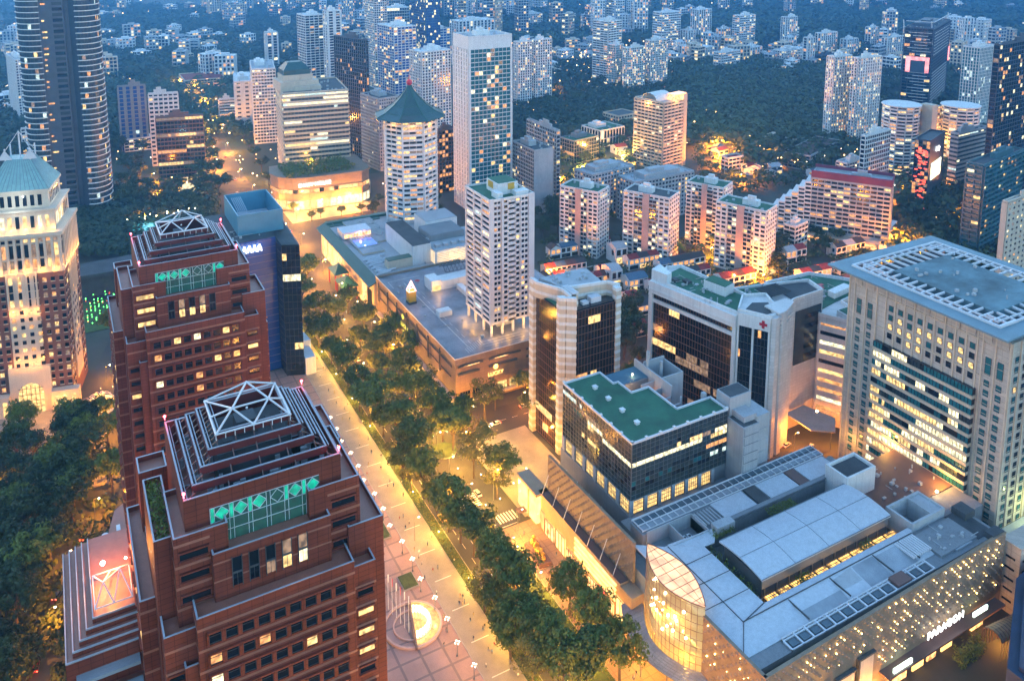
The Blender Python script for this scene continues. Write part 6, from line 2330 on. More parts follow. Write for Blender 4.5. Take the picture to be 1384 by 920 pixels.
# globe lamps along the promenade edge
gl_ = None
words_ = ['first', 'second', 'third', 'fourth', 'fifth', 'sixth', 'seventh', 'eighth', 'ninth', 'tenth', 'eleventh', 'twelfth', 'thirteenth', 'fourteenth', 'fifteenth', 'sixteenth', 'seventeenth', 'eighteenth', 'nineteenth', 'twentieth']
pb = MB(); pb.bar((0, 0, 0), (0, 0, 4.6), .11, n=6); pb.bar((-.7, 0, 4.4), (.7, 0, 4.4), .06); pb.bar((0, -.7, 4.4), (0, .7, 4.4), .06); pb.cyl(0, 0, 0, .8, .3, n=6); PM = pb.mesh('pole', M['steel'])
gb = MB()
for (x, y) in ((.7, 0), (-.7, 0), (0, .7), (0, -.7), (0, 0)):
    gb.ball((x, y, 4.8 if x or y else 5.3), .2, n=6, k=4)
GM = gb.mesh('globe_cluster', M['globe'])
for k in range(18):
    y = 176 + k * 9.6
    x = 94.6 if k % 3 else 93.6
    t = thing('globe_lamp', '%s globe cluster lamp along the plaza edge counting from the bottom of the view' % words_[k], 'street lamp', (x, y, .14), 0, 'globe lamps along the plaza edge')
    link('pole', PM, t); link('globe_cluster', GM, t)
    if k < 14:
        lamp_light('lamp_light', (0, 0, 6.4), 480, (1, .62, .36), t)
# planters of the plaza edge
for k, (y, w) in enumerate(((236, 7), (262, 9), (276, 9), (289, 8), (312, 6), (322, 6))):
    t = thing('plaza_planter', '%s lawn planter in the pale kerb, between the globe lamps' % words_[k], 'planter', (88.6, y, .14))
    b = MB(); b.box(0, 5.5, 0, w, 0, .45); b.build('kerb', M['kerb'], t)
    b = MB(); b.box(.3, 5.2, .3, w - .3, .45, .6); b.build('lawn', M['grass'], t)
# hedge and small shrubs
cs = [(108.3, 111.8, y, y + 13, .2, 1.5) for y in range(120, 460, 15)] + [(122.4, 123.6, 120, 226, .2, .9), (129.6, 130.8, 120, 226, .2, .9)]
bushes('hedge', cs, 5, .24, 'clipped hedge and shrubs under the avenue trees', M['leaf2'])
# street trees by the avenue
names_a = 'dense dark green tree of the row between promenade and road'
def at_tree(u, v, z=8):
    return at(u, v, z)


rowA = [(415, 372), (408, 398), (430, 420), (442, 452), (468, 493), (500, 548), (518, 532), (535, 575), (560, 606), (572, 645), (606, 690), (640, 722), (668, 762), (697, 790), (702, 838), (735, 872), (760, 905)]
rowA2 = [(398, 385), (425, 440), (452, 475), (482, 520), (548, 555), (545, 625), (590, 668), (622, 708), (655, 800), (672, 815), (715, 830), (690, 860), (720, 905)]
rowB = [(470, 405), (492, 432), (520, 462), (545, 495), (562, 530), (590, 556), (612, 585), (640, 600), (680, 628), (720, 552), (655, 545)]
rowC = [(770, 800), (800, 835), (838, 890), (795, 905)]
rowB2 = [(455, 425), (508, 470), (532, 445), (575, 520), (598, 575), (625, 560), (555, 470), (672, 650)]
for k, (u, v) in enumerate(rowA2 + rowB2):
    x, y = at(u, v, 7.5)
    tree(x, y, 'small tree between the big avenue crowns, %s from the far end' % words_[min(k, 19)], 1.2, 0 if k % 4 else 1, 'filling trees of the avenue rows')
def rel(v): return 'close to the camera' if v > 760 else ('beside the plaza' if v > 640 else ('beside the striped tower' if v > 560 else ('below the tan car park mall' if v > 440 else 'below the blue glass tower')))
for k, (u, v) in enumerate(rowA):
    x, y = at(u, v, 8.5)
    tree(x, y, '%s tree from the far end of the promenade row, %s' % (words_[k], rel(v)), 1.62 if v < 640 else 1.5, 0, 'trees between the promenade and the road')
for k, (u, v) in enumerate(rowB):
    x, y = at(u, v, 8.5)
    yel = k in (7, 9, 10)
    tree(x, y, '%s %s tree from the far end of the mall side row' % (words_[k], 'yellowish' if yel else 'bushy'), 1.4, 1 if yel else 0, 'trees along the mall side of the road')
for k, (u, v) in enumerate(rowC):
    x, y = at(u, v, 8.5)
    tree(x, y, '%s rounded tree on the median before the lit shop fronts' % words_[k], 1.4, 0, 'trees on the median')
x, y = at(640, 625, 7); tree(x, y, 'large willowy yellow green tree glowing beside the two bright lamps', 1.6, 1)
k = 0
k = 0
for (x, y) in ((112, 300), (113, 322), (110, 345), (112, 368), (111, 392), (110, 412), (110, 436), (139, 330), (139, 352), (140, 376), (141, 398), (138, 420), (165, 316), (182, 318), (200, 316), (222, 318), (212, 300), (232, 300), (110, 282), (127, 395), (127, 366), (128, 342)):
    tree(x, y, '%s lower street tree %s' % (words_[k % 20], 'behind the promenade hedge' if x < 115 else 'in the road median below the malls' if x < 130 else 'at the foot of the car park mall' if x < 150 else 'along the side street'), 1.1, (0, 1)[k % 3 == 0], 'smaller street trees below the malls')
    k += 1
# park on the left
fr = random.Random(99)
n = 0
for gx in range(-13, 2):
    for gy in range(0, 30):
        x = gx * 9 + fr.uniform(-3, 3) + (4 if gy % 2 else 0); y = 165 + gy * 8.2 + fr.uniform(-3, 3)
        rxp = (-30 + (y - 150) * .12) if y < 260 else (-18 + (y - 259) * .27)
        if y > 390: continue
        if abs(x - min(rxp, 9)) < 7.5 or x > min(rxp, 9) + 7 and (y < 325 or x > -1): continue
        if y > 345 and (x < -8 and fr.random() < .5): continue
        u_, v_ = 0, 0
        X_, Y_, d_ = cam_xyd(x, y, 8)
        if d_ < 10: continue
        u_ = PXC + FPX * X_ / d_
        if u_ < -60: continue
        n += 1
        tree(x, y, 'dark broad park tree in the wooded slope left of the granite towers', fr.uniform(1.15, 1.5), 3 if fr.random() < .85 else 0, 'park trees at the left edge')
for k, (u, v) in enumerate(((20, 590), (60, 640), (115, 590), (145, 580), (110, 640), (30, 570), (80, 610), (150, 640), (135, 560), (190, 470), (150, 440))):
    x, y = at(u, v, 8)
    tree(x, y, '%s tree of the group in front of the cream portal' % words_[k], 1.25, 0, 'trees before the cream portal')
# lamps
for k, (u, v, e) in enumerate(((533, 610, 5000), (590, 585, 5000), (607, 618, 5000), (450, 400, 3500), (483, 446, 3500), (725, 775, 2200), (688, 728, 2500), (632, 655, 1800), (560, 700, 1500), (700, 690, 2000), (860, 860, 2200))):
    x, y = at(u, v, 9 if k != 5 else 6)
    street_lamp(x, y, '%s' % ['bright lamp beside the promenade hedge', 'bright lamp by the round planter', 'bright lamp right of the promenade trees', 'lamp by the green porch roofs', 'lamp among trees below the car park mall', 'low bright lamp on the orange pavement near the shops', 'bright lamp on the orange pavement near the lightbox', 'slim lamp standing by the willowy tree', 'dim lamp beside the hedge and planters', 'lamp before the lightbox steps', 'lamp under the grid canopy edge'][k], e, 9 if k != 5 else 6, col=(1, .62, .25))
av = [(117, 130 + k * 26) for k in range(13)] + [(136, 262 + k * 28) for k in range(8)]
for k, (x, y) in enumerate(av):
    street_lamp(x, y, 'orange avenue lamp half hidden by trees, %s from the bottom' % words_[min(k, 19)], 3600, 12.5, 'orange lamps of the avenue')
for k, (x, y) in enumerate(((-24, 215), (-21, 245), (-15, 275), (-10, 300), (0, 325), (6, 350), (7, 378), (4, 404), (10, 430), (-30, 350), (-45, 360), (-15, 362))):
    street_lamp(x, y, 'orange road lamp in the wooded park, %s from the bottom' % words_[k], 6000, 8, 'orange lamps in the park', col=(1, .5, .05))
for k, (x, y) in enumerate(((150, 312), (176, 311), (202, 310), (228, 309), (262, 228), (276, 221), (262, 305), (300, 300), (340, 300))):
    street_lamp(x, y, 'orange side street lamp, %s from the avenue corner' % words_[k], 4200, 8, 'orange lamps of the side street', col=(1, .42, .1))
for k in range(11):
    lx = 124 + (k % 2) * 16; ly = 480 + k * 26
    street_lamp(lx + (10 if k > 3 else 0), ly, 'amber lamp near the far junction, %s along' % words_[k], 16000, 9, 'amber lamps of the far avenue', col=(1, .55, .2))
for k in range(9):
    street_lamp(128 + k * 3.4 + (8 if k % 2 else -8), 780 + k * 55, 'distant amber lamp of the far avenue, %s along' % words_[k], 42000, 10, 'amber lamps of the far avenue', col=(1, .55, .2))
for k in range(4):
    street_lamp(155 + k * 15, 622, 'lamp on the forecourt of the curved mall, %s from the left' % words_[k], 3500, 8, 'lamps before the curved mall', col=(1, .65, .35))
for k, (x, y) in enumerate(((152, 640), (168, 622), (183, 618), (198, 616), (160, 618))):
    tree(x, y - 14, '%s clipped tree in the row before the curved mall' % words_[k], .7, 0, 'trees before the curved mall')
# sculpture on the pavement, planter ring, statues
t = thing('gold_sculpture', 'gold reclining figure sculpture on a long dark plinth before the mall', 'sculpture', (136.5, 229, .16), R(-4))
b = MB(); b.box(-2.2, 2.2, -6, 6, 0, 1.2); b.box(-2.6, 2.6, -6.4, 6.4, 0, .4); b.build('plinth', M['brown'], t)
b = MB()
for (x, y, z, r, s) in ((0, 4, 2.1, 1.3, .8), (.3, 2, 2.2, 1.2, .9), (-.2, 0, 2.0, 1.3, .7), (.2, -2.2, 1.9, 1.1, .7), (0, -4.2, 1.7, .9, .7), (.6, 4.6, 3.4, .7, 1.1), (-.9, 1, 2.6, .6, .9), (.9, -1, 2.5, .6, .9)):
    b.ball((x, y, z), r, n=8, k=6, sz=s)
b.bar((.5, 3, 2.6), (-.8, 1.2, 3.1), .35, n=6); b.bar((0, 0, 2.4), (.9, -3.4, 2.2), .4, n=6)
b.build('figure', mat('gold_metal', (.5, .3, .05), .35, metal=.7, var=.1), t)
t = thing('round_planter', 'kerbed oval planter under the willowy tree beside bright lamps', 'planter', (*at(600, 610, 0), .17))
b = MB(); b.cyl(0, 0, 0, .5, 5.5, n=20, m=0, mt=1); b.build('kerb', [M['kerb'], M['grass']], t)
t = thing('bus_shelter', 'long low shelter roof on the steps left of the lightbox', 'shelter', (139, 247, .16))
b = MB(); b.box(0, 7, 0, 3, 2.8, 3.1); b.build('roof', M['brown'], t)
b = MB()
for (x, y) in ((.3, .3), (6.7, .3), (.3, 2.7), (6.7, 2.7)):
    b.bar((x, y, 0), (x, y, 2.8), .1)
b.build('post', M['steel'], t)
# low green-rimmed planter and kiosk, low palms
t = thing('hexagonal_planter', 'green rimmed hexagonal planter beside the near granite tower', 'planter', (80, 250, .14))
b = MB(); b.cyl(0, 0, 0, .7, 4.2, n=6, m=1, mt=0); b.cyl(0, 0, .7, .75, 3.2, n=6, m=2); b.build('rim', [M['grass'], M['green_tile'], M['prom']], t)
palm(78.5, 186, 'left palm of the pair at the bottom of the plaza', .9, 'palms on the plaza')
palm(86, 186.5, 'right palm of the pair at the bottom of the plaza', .9, 'palms on the plaza')
t = thing('kiosk', 'dark framed kiosk roof at the bottom of the plaza', 'kiosk', (91, 180, .14), R(15))
b = MB(); b.box(-3, 3, -3, 3, 3, 3.3)
for (x, y) in ((-2.8, -2.8), (2.8, -2.8), (2.8, 2.8), (-2.8, 2.8)): b.bar((x, y, 0), (x, y, 3), .12)
b.build('frame', M['blacktile'], t)
# people
fr = random.Random(6)
k = 0
spots = [(614, 757), (610, 742), (622, 804), (628, 812), (655, 845), (640, 830), (657, 898), (582, 715), (553, 705), (548, 712), (540, 700), (545, 697), (600, 870), (600, 832), (470, 545), (466, 552), (486, 600), (502, 610), (496, 640), (527, 650), (545, 668), (560, 742), (566, 752), (574, 780), (570, 760), (640, 862), (668, 870), (665, 880), (660, 876), (625, 815), (746, 705), (752, 748), (736, 752), (720, 690), (470, 520), (462, 512), (440, 500), (452, 530), (490, 570), (515, 632), (590, 800), (603, 850), (585, 770), (532, 655), (700, 640), (706, 655)]
for (u, v) in spots:
    x, y = at(u, v, .9)
    where = 'on the grey promenade' if 97 < x < 108 else ('on the pink plaza' if x < 97 else ('on the orange pavement by the mall' if x > 130 else 'under the avenue trees'))
    near = 'near the fountain' if 205 < y < 240 else ('beyond the fountain' if y >= 240 else 'nearer than the fountain')
    person(x, y, k, 'walker, %s, %s, %s' % (PEOPLE_TXT[k % 8], where, near), z=.12)
    k += 1
# cars
cols = ['white', 'silver', 'black', 'red', 'blue', 'yellow']
k = 0
for (x, y, rz) in [(114, 150, 90), (117, 172, 90), (120, 192, 90), (114, 205, 90), (117, 226, 90), (114, 262, 90), (121, 275, 90), (132, 268, 90), (117, 300, 90), (127, 320, 90), (133, 345, 90), (118, 352, 90), (124, 390, 90), (131, 410, 90), (119, 430, 90), (126, 452, 90), (133, 462, 92), (122, 500, 85), (130, 515, 80), (127, 545, 80), (136, 560, 70), (128, 575, 60), (140, 590, 95), (134, 606, 95), (160, 570, 0), (175, 575, 0), (190, 568, 0), (120, 590, 180), (126, 640, 95), (132, 665, 95), (124, 700, 92), (130, 740, 88), (128, 790, 85), (136, 820, 85), (134, 880, 84), (143, 930, 84), (146, 985, 84), (152, 1040, 84), (-17, 246, 80), (-19, 262, 82), (-13, 290, 62), (-4, 316, 62), (160, 306, 178), (178, 312, 0), (196, 304, 178), (222, 310, 0), (250, 303, 178), (-20, 225, 80), (270, 226, 30), (262, 232, 10)]:
    where = 'on the park road' if x < 10 else ('on the side street behind the striped tower' if 145 < x and y < 330 else ('on the avenue beside the granite towers' if y < 300 else ('on the avenue below the malls' if y < 480 else 'at or beyond the far junction')))
    car(x, y, R(rz), cols[k % 6], 'small %s car with headlights on, %s' % (cols[k % 6], where))
    k += 1
# dark roof edge at the lower right with festoon lamps
t = thing('dark_roof_terrace', 'dark blue roof edge in the lower right corner with a string of lamps', 'roof terrace', (214, 90, 0))
b = MB(); b.prism([(0, 20), (34, 37.5), (70, 41), (70, -30), (0, -30)], 0, 21); b.prism([(2, 18), (34, 35), (70, 39), (70, 37), (34, 33), (2, 15.5)], 21, 22.3); b.build('wall', M['navy'], t)
b = MB()
for k in range(7):
    x, y = 4 + k * 7.5, 13.5 + k * 3.1
    b.bar((x, y, 21), (x, y, 24), .1, n=5); b.ball((x, y, 24.2), .35, n=6, k=4, m=1)
    if k < 6: b.bar((x, y, 23.6), (x + 7.5, y + 3.1, 23.6), .04)
b.build('festoon_lamp', [M['steel'], M['lampw']], t)
for k in range(4):
    lamp_light('festoon_light', (8 + k * 12, 15 + k * 5, 25), 160, (1, .8, .4), t)
t = thing('slit_windowed_block', 'narrow beige block with slit windows at the right end of the studded screen', 'building', (257, 131.5, 0))
b = MB(); b.box(0, 11.5, 0, 6, 0, 24); b.box(-.2, 11.7, -.2, 6.2, 24, 24.6); b.build('wall', M['stone'], t)
b = MB()
for k in range(5):
    b.box(1.5, 5, -.12, 0, 4 + k * 3.8, 4.7 + k * 3.8); b.box(-.12, 0, 1.5, 4.5, 4 + k * 3.8, 4.7 + k * 3.8)
b.build('slit_window', M['glass'], t)
t = thing('glass_pavilion', 'low greenish glass roof pavilion at the foot of the beige hotel', 'pavilion', (268.5, 140, 0))
b = MB(); b.box(0, 26, 0, 7, 0, 15); b.build('wall', M['pgrey'], t)
g = MB(); g.box(.5, 25.5, -.1, 0, 9, 14.4); g.build('window', M['shop_cool'], t)
bushes('entrance_bushes', [(224, 236, 127.5, 131, 0, 7)], 26, .35, 'dark round bushes below the PARAGON sign')
# shophouse terraces
def house(x, y, w, d, h, roof, rz, label, gable=False):
    t = thing('terraced_house', label, 'house', (x, y, 0), rz, 'low houses between the towers')
    b = MB(); b.box(0, w, 0, d, 0, h); b.build('wall', M['white'], t)
    b = MB(); rh = 2.2
    if gable:
        P = [(-.2, h), (w / 2, h + rh), (w + .2, h)]
        b.face([(P[0][0], -.3, P[0][1]), (P[1][0], -.3, P[1][1]), (P[1][0], d + .3, P[1][1]), (P[0][0], d + .3, P[0][1])][::-1])
        b.face([(P[1][0], -.3, P[1][1]), (P[2][0], -.3, P[2][1]), (P[2][0], d + .3, P[2][1]), (P[1][0], d + .3, P[1][1])][::-1])
        b.face([(P[0][0], -.29, h - .1), (P[2][0], -.29, h - .1), (P[1][0], -.29, P[1][1] - .1)], 1); b.face([(P[2][0], d + .29, h - .1), (P[0][0], d + .29, h - .1), (P[1][0], d + .29, P[1][1] - .1)], 1)
    else:
        b.face([(0, -.5, h), (w - .12, -.5, h), (w - .12, d * .45, h + rh), (0, d * .45, h + rh)])
        b.face([(0, d * .45, h + rh), (w - .12, d * .45, h + rh), (w - .12, d + .3, h), (0, d + .3, h)])
        for xx in (0, w - .12):
            b.face([(xx, -.5, h - .05), (xx, d * .45, h + rh - .05), (xx, d + .3, h - .05)], 1)
    b.build('roof', [roof, M['white']], t)
    f_ = random.Random(int(x * 13 + y))
    b = MB()
    b.box(.8, w * .42, -.12, 0, h * .55, h * .88, 0); b.box(w * .58, w - .8, -.12, 0, h * .55, h * .88, 0); b.box(.8, w - .8, -.14, 0, .4, h * .4, 1)
    b.box(-.12, 0, d * .2, d * .4, h * .5, h * .8, 0)
    b.build('window', [M['amber'] if f_.random() < .35 else M['glass'], M['warm'] if f_.random() < .4 else M['glass']], t)
    return t


RT = dict(r=('redtile', 'red'), m=('browntile', 'maroon brown'), b=('bluetile', 'slate blue'), k=('blacktile', 'dark grey'), w=('pgrey', 'pale flat'))
rows = [((744, 352), 8, 7, 'mbbrrr', 7.5, 'back row by the apartment blocks'), ((832, 358), 9, 12, 'w', 11, 'back row by the apartment blocks'), ((850, 366), 8, 8, 'rkr', 7.5, 'back row by the apartment blocks'), ((893, 372), 9, 9, 'bkkk', 7, 'back row beside the lawn'),
        ((738, 378), 7.5, 8, 'rbmk', 7, 'second row nearer the striped tower'), ((812, 380), 7, 9, 'r', 7, 'second row nearer the striped tower'), ((826, 390), 8, 12, 'w', 11, 'second row nearer the striped tower'), ((850, 396), 7, 10, 'bb', 8, 'second row nearer the striped tower'),
        ((848, 415), 8, 8, 'r', 6, 'third row behind the hospital'), ((862, 428), 9, 8, 'k', 6, 'third row behind the hospital'), ((838, 462), 9, 8, 'br', 6, 'lane behind the bronze tower'), ((845, 440), 9, 7, 'k', 5, 'lane behind the bronze tower'),
        ((735, 392), 8, 8, 'mrb', 7, 'front row beside the striped tower'), ((775, 338), 8, 8, 'rrm', 7, 'rear row under the feathery tree'), ((788, 392), 7, 8, 'krm', 7, 'front row left of the flat roofed house'), ((880, 400), 8, 8, 'rbr', 7, 'row left of the hospital turret'), ((905, 388), 8, 8, 'rmkr', 7, 'row directly behind the hospital turret'), ((1085, 385), 8, 8, 'rkr', 7, 'lane end left of the beige hotel'), ((1150, 395), 8, 8, 'mr', 6, 'lane end under the beige hotel eave'), ((976, 392), 9, 9, 'rmr', 7, 'row behind the green roofed hospital'), ((1036, 372), 9, 9, 'mk', 7, 'row behind the green roofed hospital'), ((1062, 358), 9, 8, 'wr', 9, 'lane below the maroon topped hotel'), ((1130, 350), 9, 9, 'kwk', 8, 'terrace below the maroon topped hotel'), ((1135, 372), 8, 8, 'rk', 6, 'terrace below the maroon topped hotel'), ((1200, 352), 9, 8, 'bw', 8, 'lane by the maroon topped hotel')]
for (p, w, d, seq, h, where) in rows:
    x, y = at(p[0], p[1], 0)
    for i, c in enumerate(seq):
        house(x + i * w * .97, y - i * .5, w, d, h, M[RT[c][0]], R(-4), '%s %s roofed terraced house, %s' % (words_[i], RT[c][1], where), gable=(c == 'm' and i == 0))
fr = random.Random(71)
kk = 0
for _ in range(150):
    u, v = fr.choice([(fr.uniform(960, 1120), fr.uniform(195, 245)), (fr.uniform(740, 860), fr.uniform(165, 225)), (fr.uniform(1000, 1050), fr.uniform(215, 240))])
    x, y = at(u, v, 0)
    if kk >= 42: break
    c = fr.choice('rrmkwbr')
    kk += 1
    house(x, y, fr.uniform(9, 16), fr.uniform(8, 12), fr.uniform(4, 8), M[RT[c][0]], R(fr.uniform(-20, 60)), '%s roofed low building among the trees beyond the apartment blocks' % RT[c][1])
# local orange glow of the lanes
for k, (u, v, e) in enumerate(((770, 325, 9000), (800, 322, 9000), (740, 365, 6000), (760, 372, 6000), (860, 345, 9000), (900, 350, 9000), (990, 372, 9000), (1030, 372, 9000), (1105, 360, 12000), (1115, 385, 9000), (1230, 335, 16000), (1245, 365, 12000), (1215, 325, 12000), (1200, 345, 8000), (960, 335, 6000), (965, 190, 40000), (975, 210, 40000), (945, 175, 40000), (800, 180, 20000), (785, 225, 15000), (840, 210, 22000), (820, 150, 20000), (755, 240, 9000), (1040, 212, 16000), (1000, 236, 14000), (1015, 350, 6000), (1120, 330, 6000), (470, 265, 9000), (490, 255, 9000), (540, 235, 5000), (1300, 200, 18000), (1225, 260, 20000), (1290, 300, 16000), (740, 130, 30000), (720, 112, 30000), (780, 120, 30000), (500, 290, 5000), (212, 262, 6000), (240, 255, 6000), (190, 290, 5000), (165, 300, 4000), (205, 235, 9000), (1340, 240, 14000), (830, 172, 12000), (1260, 250, 12000))):
    x, y = at(u, v, 8)
    street_lamp(x, y, 'orange lamp in the side lanes, %s' % ('among the low houses' if k < 15 else 'near the far trees' if k < 26 else 'between the distant towers'), e * 3.4, 8, 'orange lamps of the lanes', col=(1, .42, .08) if k not in (17, 18, 19, 20) else (1, .75, .35))
strip('lane', [at(700, 372), at(760, 318), at(830, 310)], 8, .07, M['asphalt'])
strip('lane_behind_blocks', [at(745, 350), at(835, 330), at(930, 345), at(1050, 375)], 9, .075, M['asphalt'])
strip('lane_right', [at(1105, 420), at(1112, 385), at(1110, 350), at(1120, 338)], 11, .08, M['asphalt'])
strip('road_right', [at(1270, 420), at(1245, 365), at(1228, 320), at(1215, 290), at(1225, 250), at(1215, 215)], 14, .085, M['asphalt'])
strip('road_bright', [at(930, 245), at(950, 215), at(975, 190), at(985, 165), at(1000, 150)], 22, .09, M['asphalt'])
sheet('lawn', [at(905, 358), at(935, 335), at(975, 345), at(965, 368)], .1, M['grass'])
x, y = at(947, 360); 
for k, (u, v) in enumerate(((914, 345), (918, 352), (948, 352), (938, 330), (962, 340))):
    x, y = at(u, v); palm(x, y, '%s slender palm beside the small lawn' % words_[k], 1.7, 'palms by the lawn')
# distant and mid-distance trees
fr = random.Random(123)
def scatter(polyuv, n, s0, s1, label, group, kind=2):
    """Trees spread over the ground between photo corners (u0, u1, v0, v1)."""
    u0, u1, v0, v1 = polyuv
    for _ in range(n):
        x, y = at(fr.uniform(u0, u1), fr.uniform(v0, v1), 0)
        tree(x, y, label, fr.uniform(s0, s1), kind, group)
scatter((160, 205, 195, 290), 20, .9, 1.4, 'tree in the dark grove between the curved tower and the lit office', 'grove beside the curved tower')
scatter((0, 45, 205, 240), 14, 1, 1.5, 'tree in the dark grove left of the curved tower', 'grove left of the curved tower')
scatter((215, 290, 255, 290), 14, .7, 1.1, 'tree near the hotel pool behind the granite tower', 'trees near the hotel pool')
for k in range(10):
    y = 700 + k * 40; tree(110 + k * 2.6, y, 'tree on the left side of the far avenue', 1.7, 2, 'trees lining the far avenue'); tree(99 + k * 2.6, y + 12, 'tree on the left side of the far avenue', 1.7, 2, 'trees lining the far avenue'); tree(152 + k * 2.8, y + 10, 'tree on the right side of the far avenue', 1.1, 2, 'trees lining the far avenue')
scatter((700, 800, 130, 160), 12, 1.1, 1.7, 'tree in the dark wood beyond the white apartment tower', 'wood beyond the apartment tower')
scatter((720, 757, 285, 325), 10, .9, 1.4, 'tree between the grey hotel and the first apartment block', 'trees beside the apartment blocks')
x, y = at(812, 318, 0); tree(x, y, 'very tall feathery tree before the first apartment block', 1.9, 2)
scatter((1046, 1068, 300, 380), 9, .9, 1.3, 'dark tree between the last apartment block and the maroon topped hotel', 'trees beside the maroon topped hotel')
scatter((1225, 1310, 245, 330), 22, 1, 1.5, 'dark tree in the valley between the right hand towers', 'trees between the right hand towers')
scatter((840, 875, 420, 500), 12, .8, 1.2, 'tree in the garden behind the bronze striped tower', 'garden trees behind the striped tower')
scatter((930, 1115, 165, 205), 30, 1.1, 1.6, 'tree at the near edge of the big forest', 'edge of the forest')
scatter((1090, 1130, 320, 350), 6, .7, 1, 'small tree in the courtyard of the maroon topped hotel', 'courtyard trees')
scatter((740, 860, 190, 230), 16, .7, 1.1, 'tree between the green roofed low buildings', 'trees between low buildings')
scatter((500, 610, 275, 300), 8, .7, .9, 'tree behind the round tower', 'trees behind the round tower')


# forests too far to tell tree from tree: one canopy mass each
def wood(name, area, n, label, h=11, seed=1, s=1.0):
    rs = np.random.RandomState(seed)
    u0, u1, v0, v1 = area
    cs, ns, ss = [], [], []
    for _ in range(n):
        x, y = at(rs.uniform(u0, u1), v0 + (v1 - v0) * rs.rand(), 0)
        r = rs.uniform(5, 9) * s
        k = 26
        q = rs.normal(size=(k, 3)); q /= np.linalg.norm(q, axis=1)[:, None]; q[:, 2] = np.abs(q[:, 2])
        cs.append(np.array([x, y, h * rs.uniform(.4, 1.0)]) + q * r * np.array([1, 1, .65])); ns.append(q + rs.normal(scale=.3, size=(k, 3))); ss.append(rs.uniform(1.3, 2.6, k) * s)
    N_ = np.concatenate(ns); N_ /= np.linalg.norm(N_, axis=1)[:, None]
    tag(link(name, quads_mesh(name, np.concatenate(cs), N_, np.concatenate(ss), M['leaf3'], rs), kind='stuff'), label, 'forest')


wood('forest', (905, 1135, 78, 200), 2600, 'large dark forest behind the apartment towers, right of centre', seed=2, s=1.35)
wood('forest', (110, 460, 12, 110), 3000, 'hazy wooded plain behind the towers on the left', seed=3, s=1.9)
wood('forest', (130, 400, 100, 190), 700, 'wood between the distant avenue and the houses on the left', seed=4, s=1.2)
wood('forest', (700, 1384, -8, 62), 2600, 'hazy wooded ridge along the top right', seed=5, s=2.8)
wood('forest', (1000, 1384, 60, 230), 1900, 'forest between the towers on the right', seed=6, s=1.4)
wood('forest', (0, 150, 0, 215), 1400, 'wooded area at the far left edge', seed=7, s=1.5)
wood('forest', (690, 930, 90, 190), 1300, 'dark wood around the distant apartment cluster', seed=8, s=1.3)
wood('forest', (400, 760, -20, 60), 1800, 'hazy wood behind the central towers', seed=9, s=2.8)
wood('forest', (1210, 1384, 200, 420), 500, 'trees among the towers at the right edge', seed=10, s=1.1)

ub = MB(); ub.cyl(0, 0, 0, .7, .12, n=6); UBM = ub.mesh('post', M['steel'])
ub = MB(); ub.ball((0, 0, .85), .16, n=6, k=4); UBG = ub.mesh('bulb', M['lamp'])
for k in range(34):
    x, y = (109.9, 168 + k * 12.5) if k % 2 else (126.5 if k < 5 else 131.5, 160 + k * 12.5)
    if k > 22: x, y = 138 + (k % 3) * 9, 255 + (k - 23) * 5.5
    t = thing('bollard_lamp', 'low garden lamp under the avenue trees, %s from the bottom' % words_[min(19, k // 2)], 'lamp', (x, y, .16), 0, 'low garden lamps under the trees')
    link('post', UBM, t); link('bulb', UBG, t)
    lamp_light('uplight', (.6, 0, 5.2), 3000 if k < 23 else 1200, (1, .8, .3), t)
for k in range(9):  # added lamps out of view, warming the near tower's granite front
    street_lamp(52 + (k % 3) * 17, 92 + (k // 3) * 14, 'plaza lamp just below the view, %s' % words_[k], 9000, 9, 'added lamps before the near tower', col=(1, .6, .3))
for k in range(5):  # more added lamps, throwing warm light up the nearer tower
    street_lamp(8 + k * 9, 108, 'forecourt lamp at the foot of the nearer tower, %s from the left' % words_[k], 9000, 9, 'added lamps at the tower foot', col=(1, .55, .25))
for k in range(5):  # lamps added on tall poles to warm the granite walls
    street_lamp(18 + k * 8, 236, 'added podium roof lamp between the two granite towers, %s from the left' % words_[k], 2600, 36, 'added podium roof lamps', col=(1, .5, .22))

wood('shrubbery', (730, 1060, 322, 400), 260, 'low gardens and shrubs between the terraced houses', h=2.5, seed=11, s=.42)
wood('shrubbery', (1060, 1300, 300, 400), 260, 'shrubs and small trees around the lanes of the maroon topped hotel', h=3, seed=12, s=.5)
wood('shrubbery', (150, 300, 235, 330), 200, 'low trees round the hotel pool', h=5, seed=13, s=.6)

wood('shrubbery', (112, 290, 262, 330), 420, 'dense low grove between the curved tower, the pool and the granite tower', h=8, seed=14, s=.8)
wood('shrubbery', (940, 1200, 205, 262), 260, 'low trees among the halls at the foot of the forest', h=5, seed=15, s=.7)
wood('shrubbery', (695, 860, 175, 260), 200, 'garden trees around the green netted block', h=5, seed=16, s=.7)

wood('shrubbery', (95, 190, 296, 352), 330, 'trees between the curved tower and the dark curved annex', h=8, seed=17, s=.8)
fr = random.Random(61)
for k in range(70):
    if k % 3 == 0: x, y, w_ = fr.uniform(98.5, 107), fr.uniform(150, 400), 'on the grey promenade'
    elif k % 3 == 1: x, y, w_ = fr.uniform(62, 96), fr.uniform(165, 330), 'on the pink plaza'
    else: x, y, w_ = fr.uniform(132, 141), fr.uniform(160, 245), 'on the orange pavement before the shops'
    if (x - 86) ** 2 + (y - 222) ** 2 < 110: continue
    person(x, y, k, 'one of the tiny evening walkers %s' % w_, group='evening crowd', z=.14)


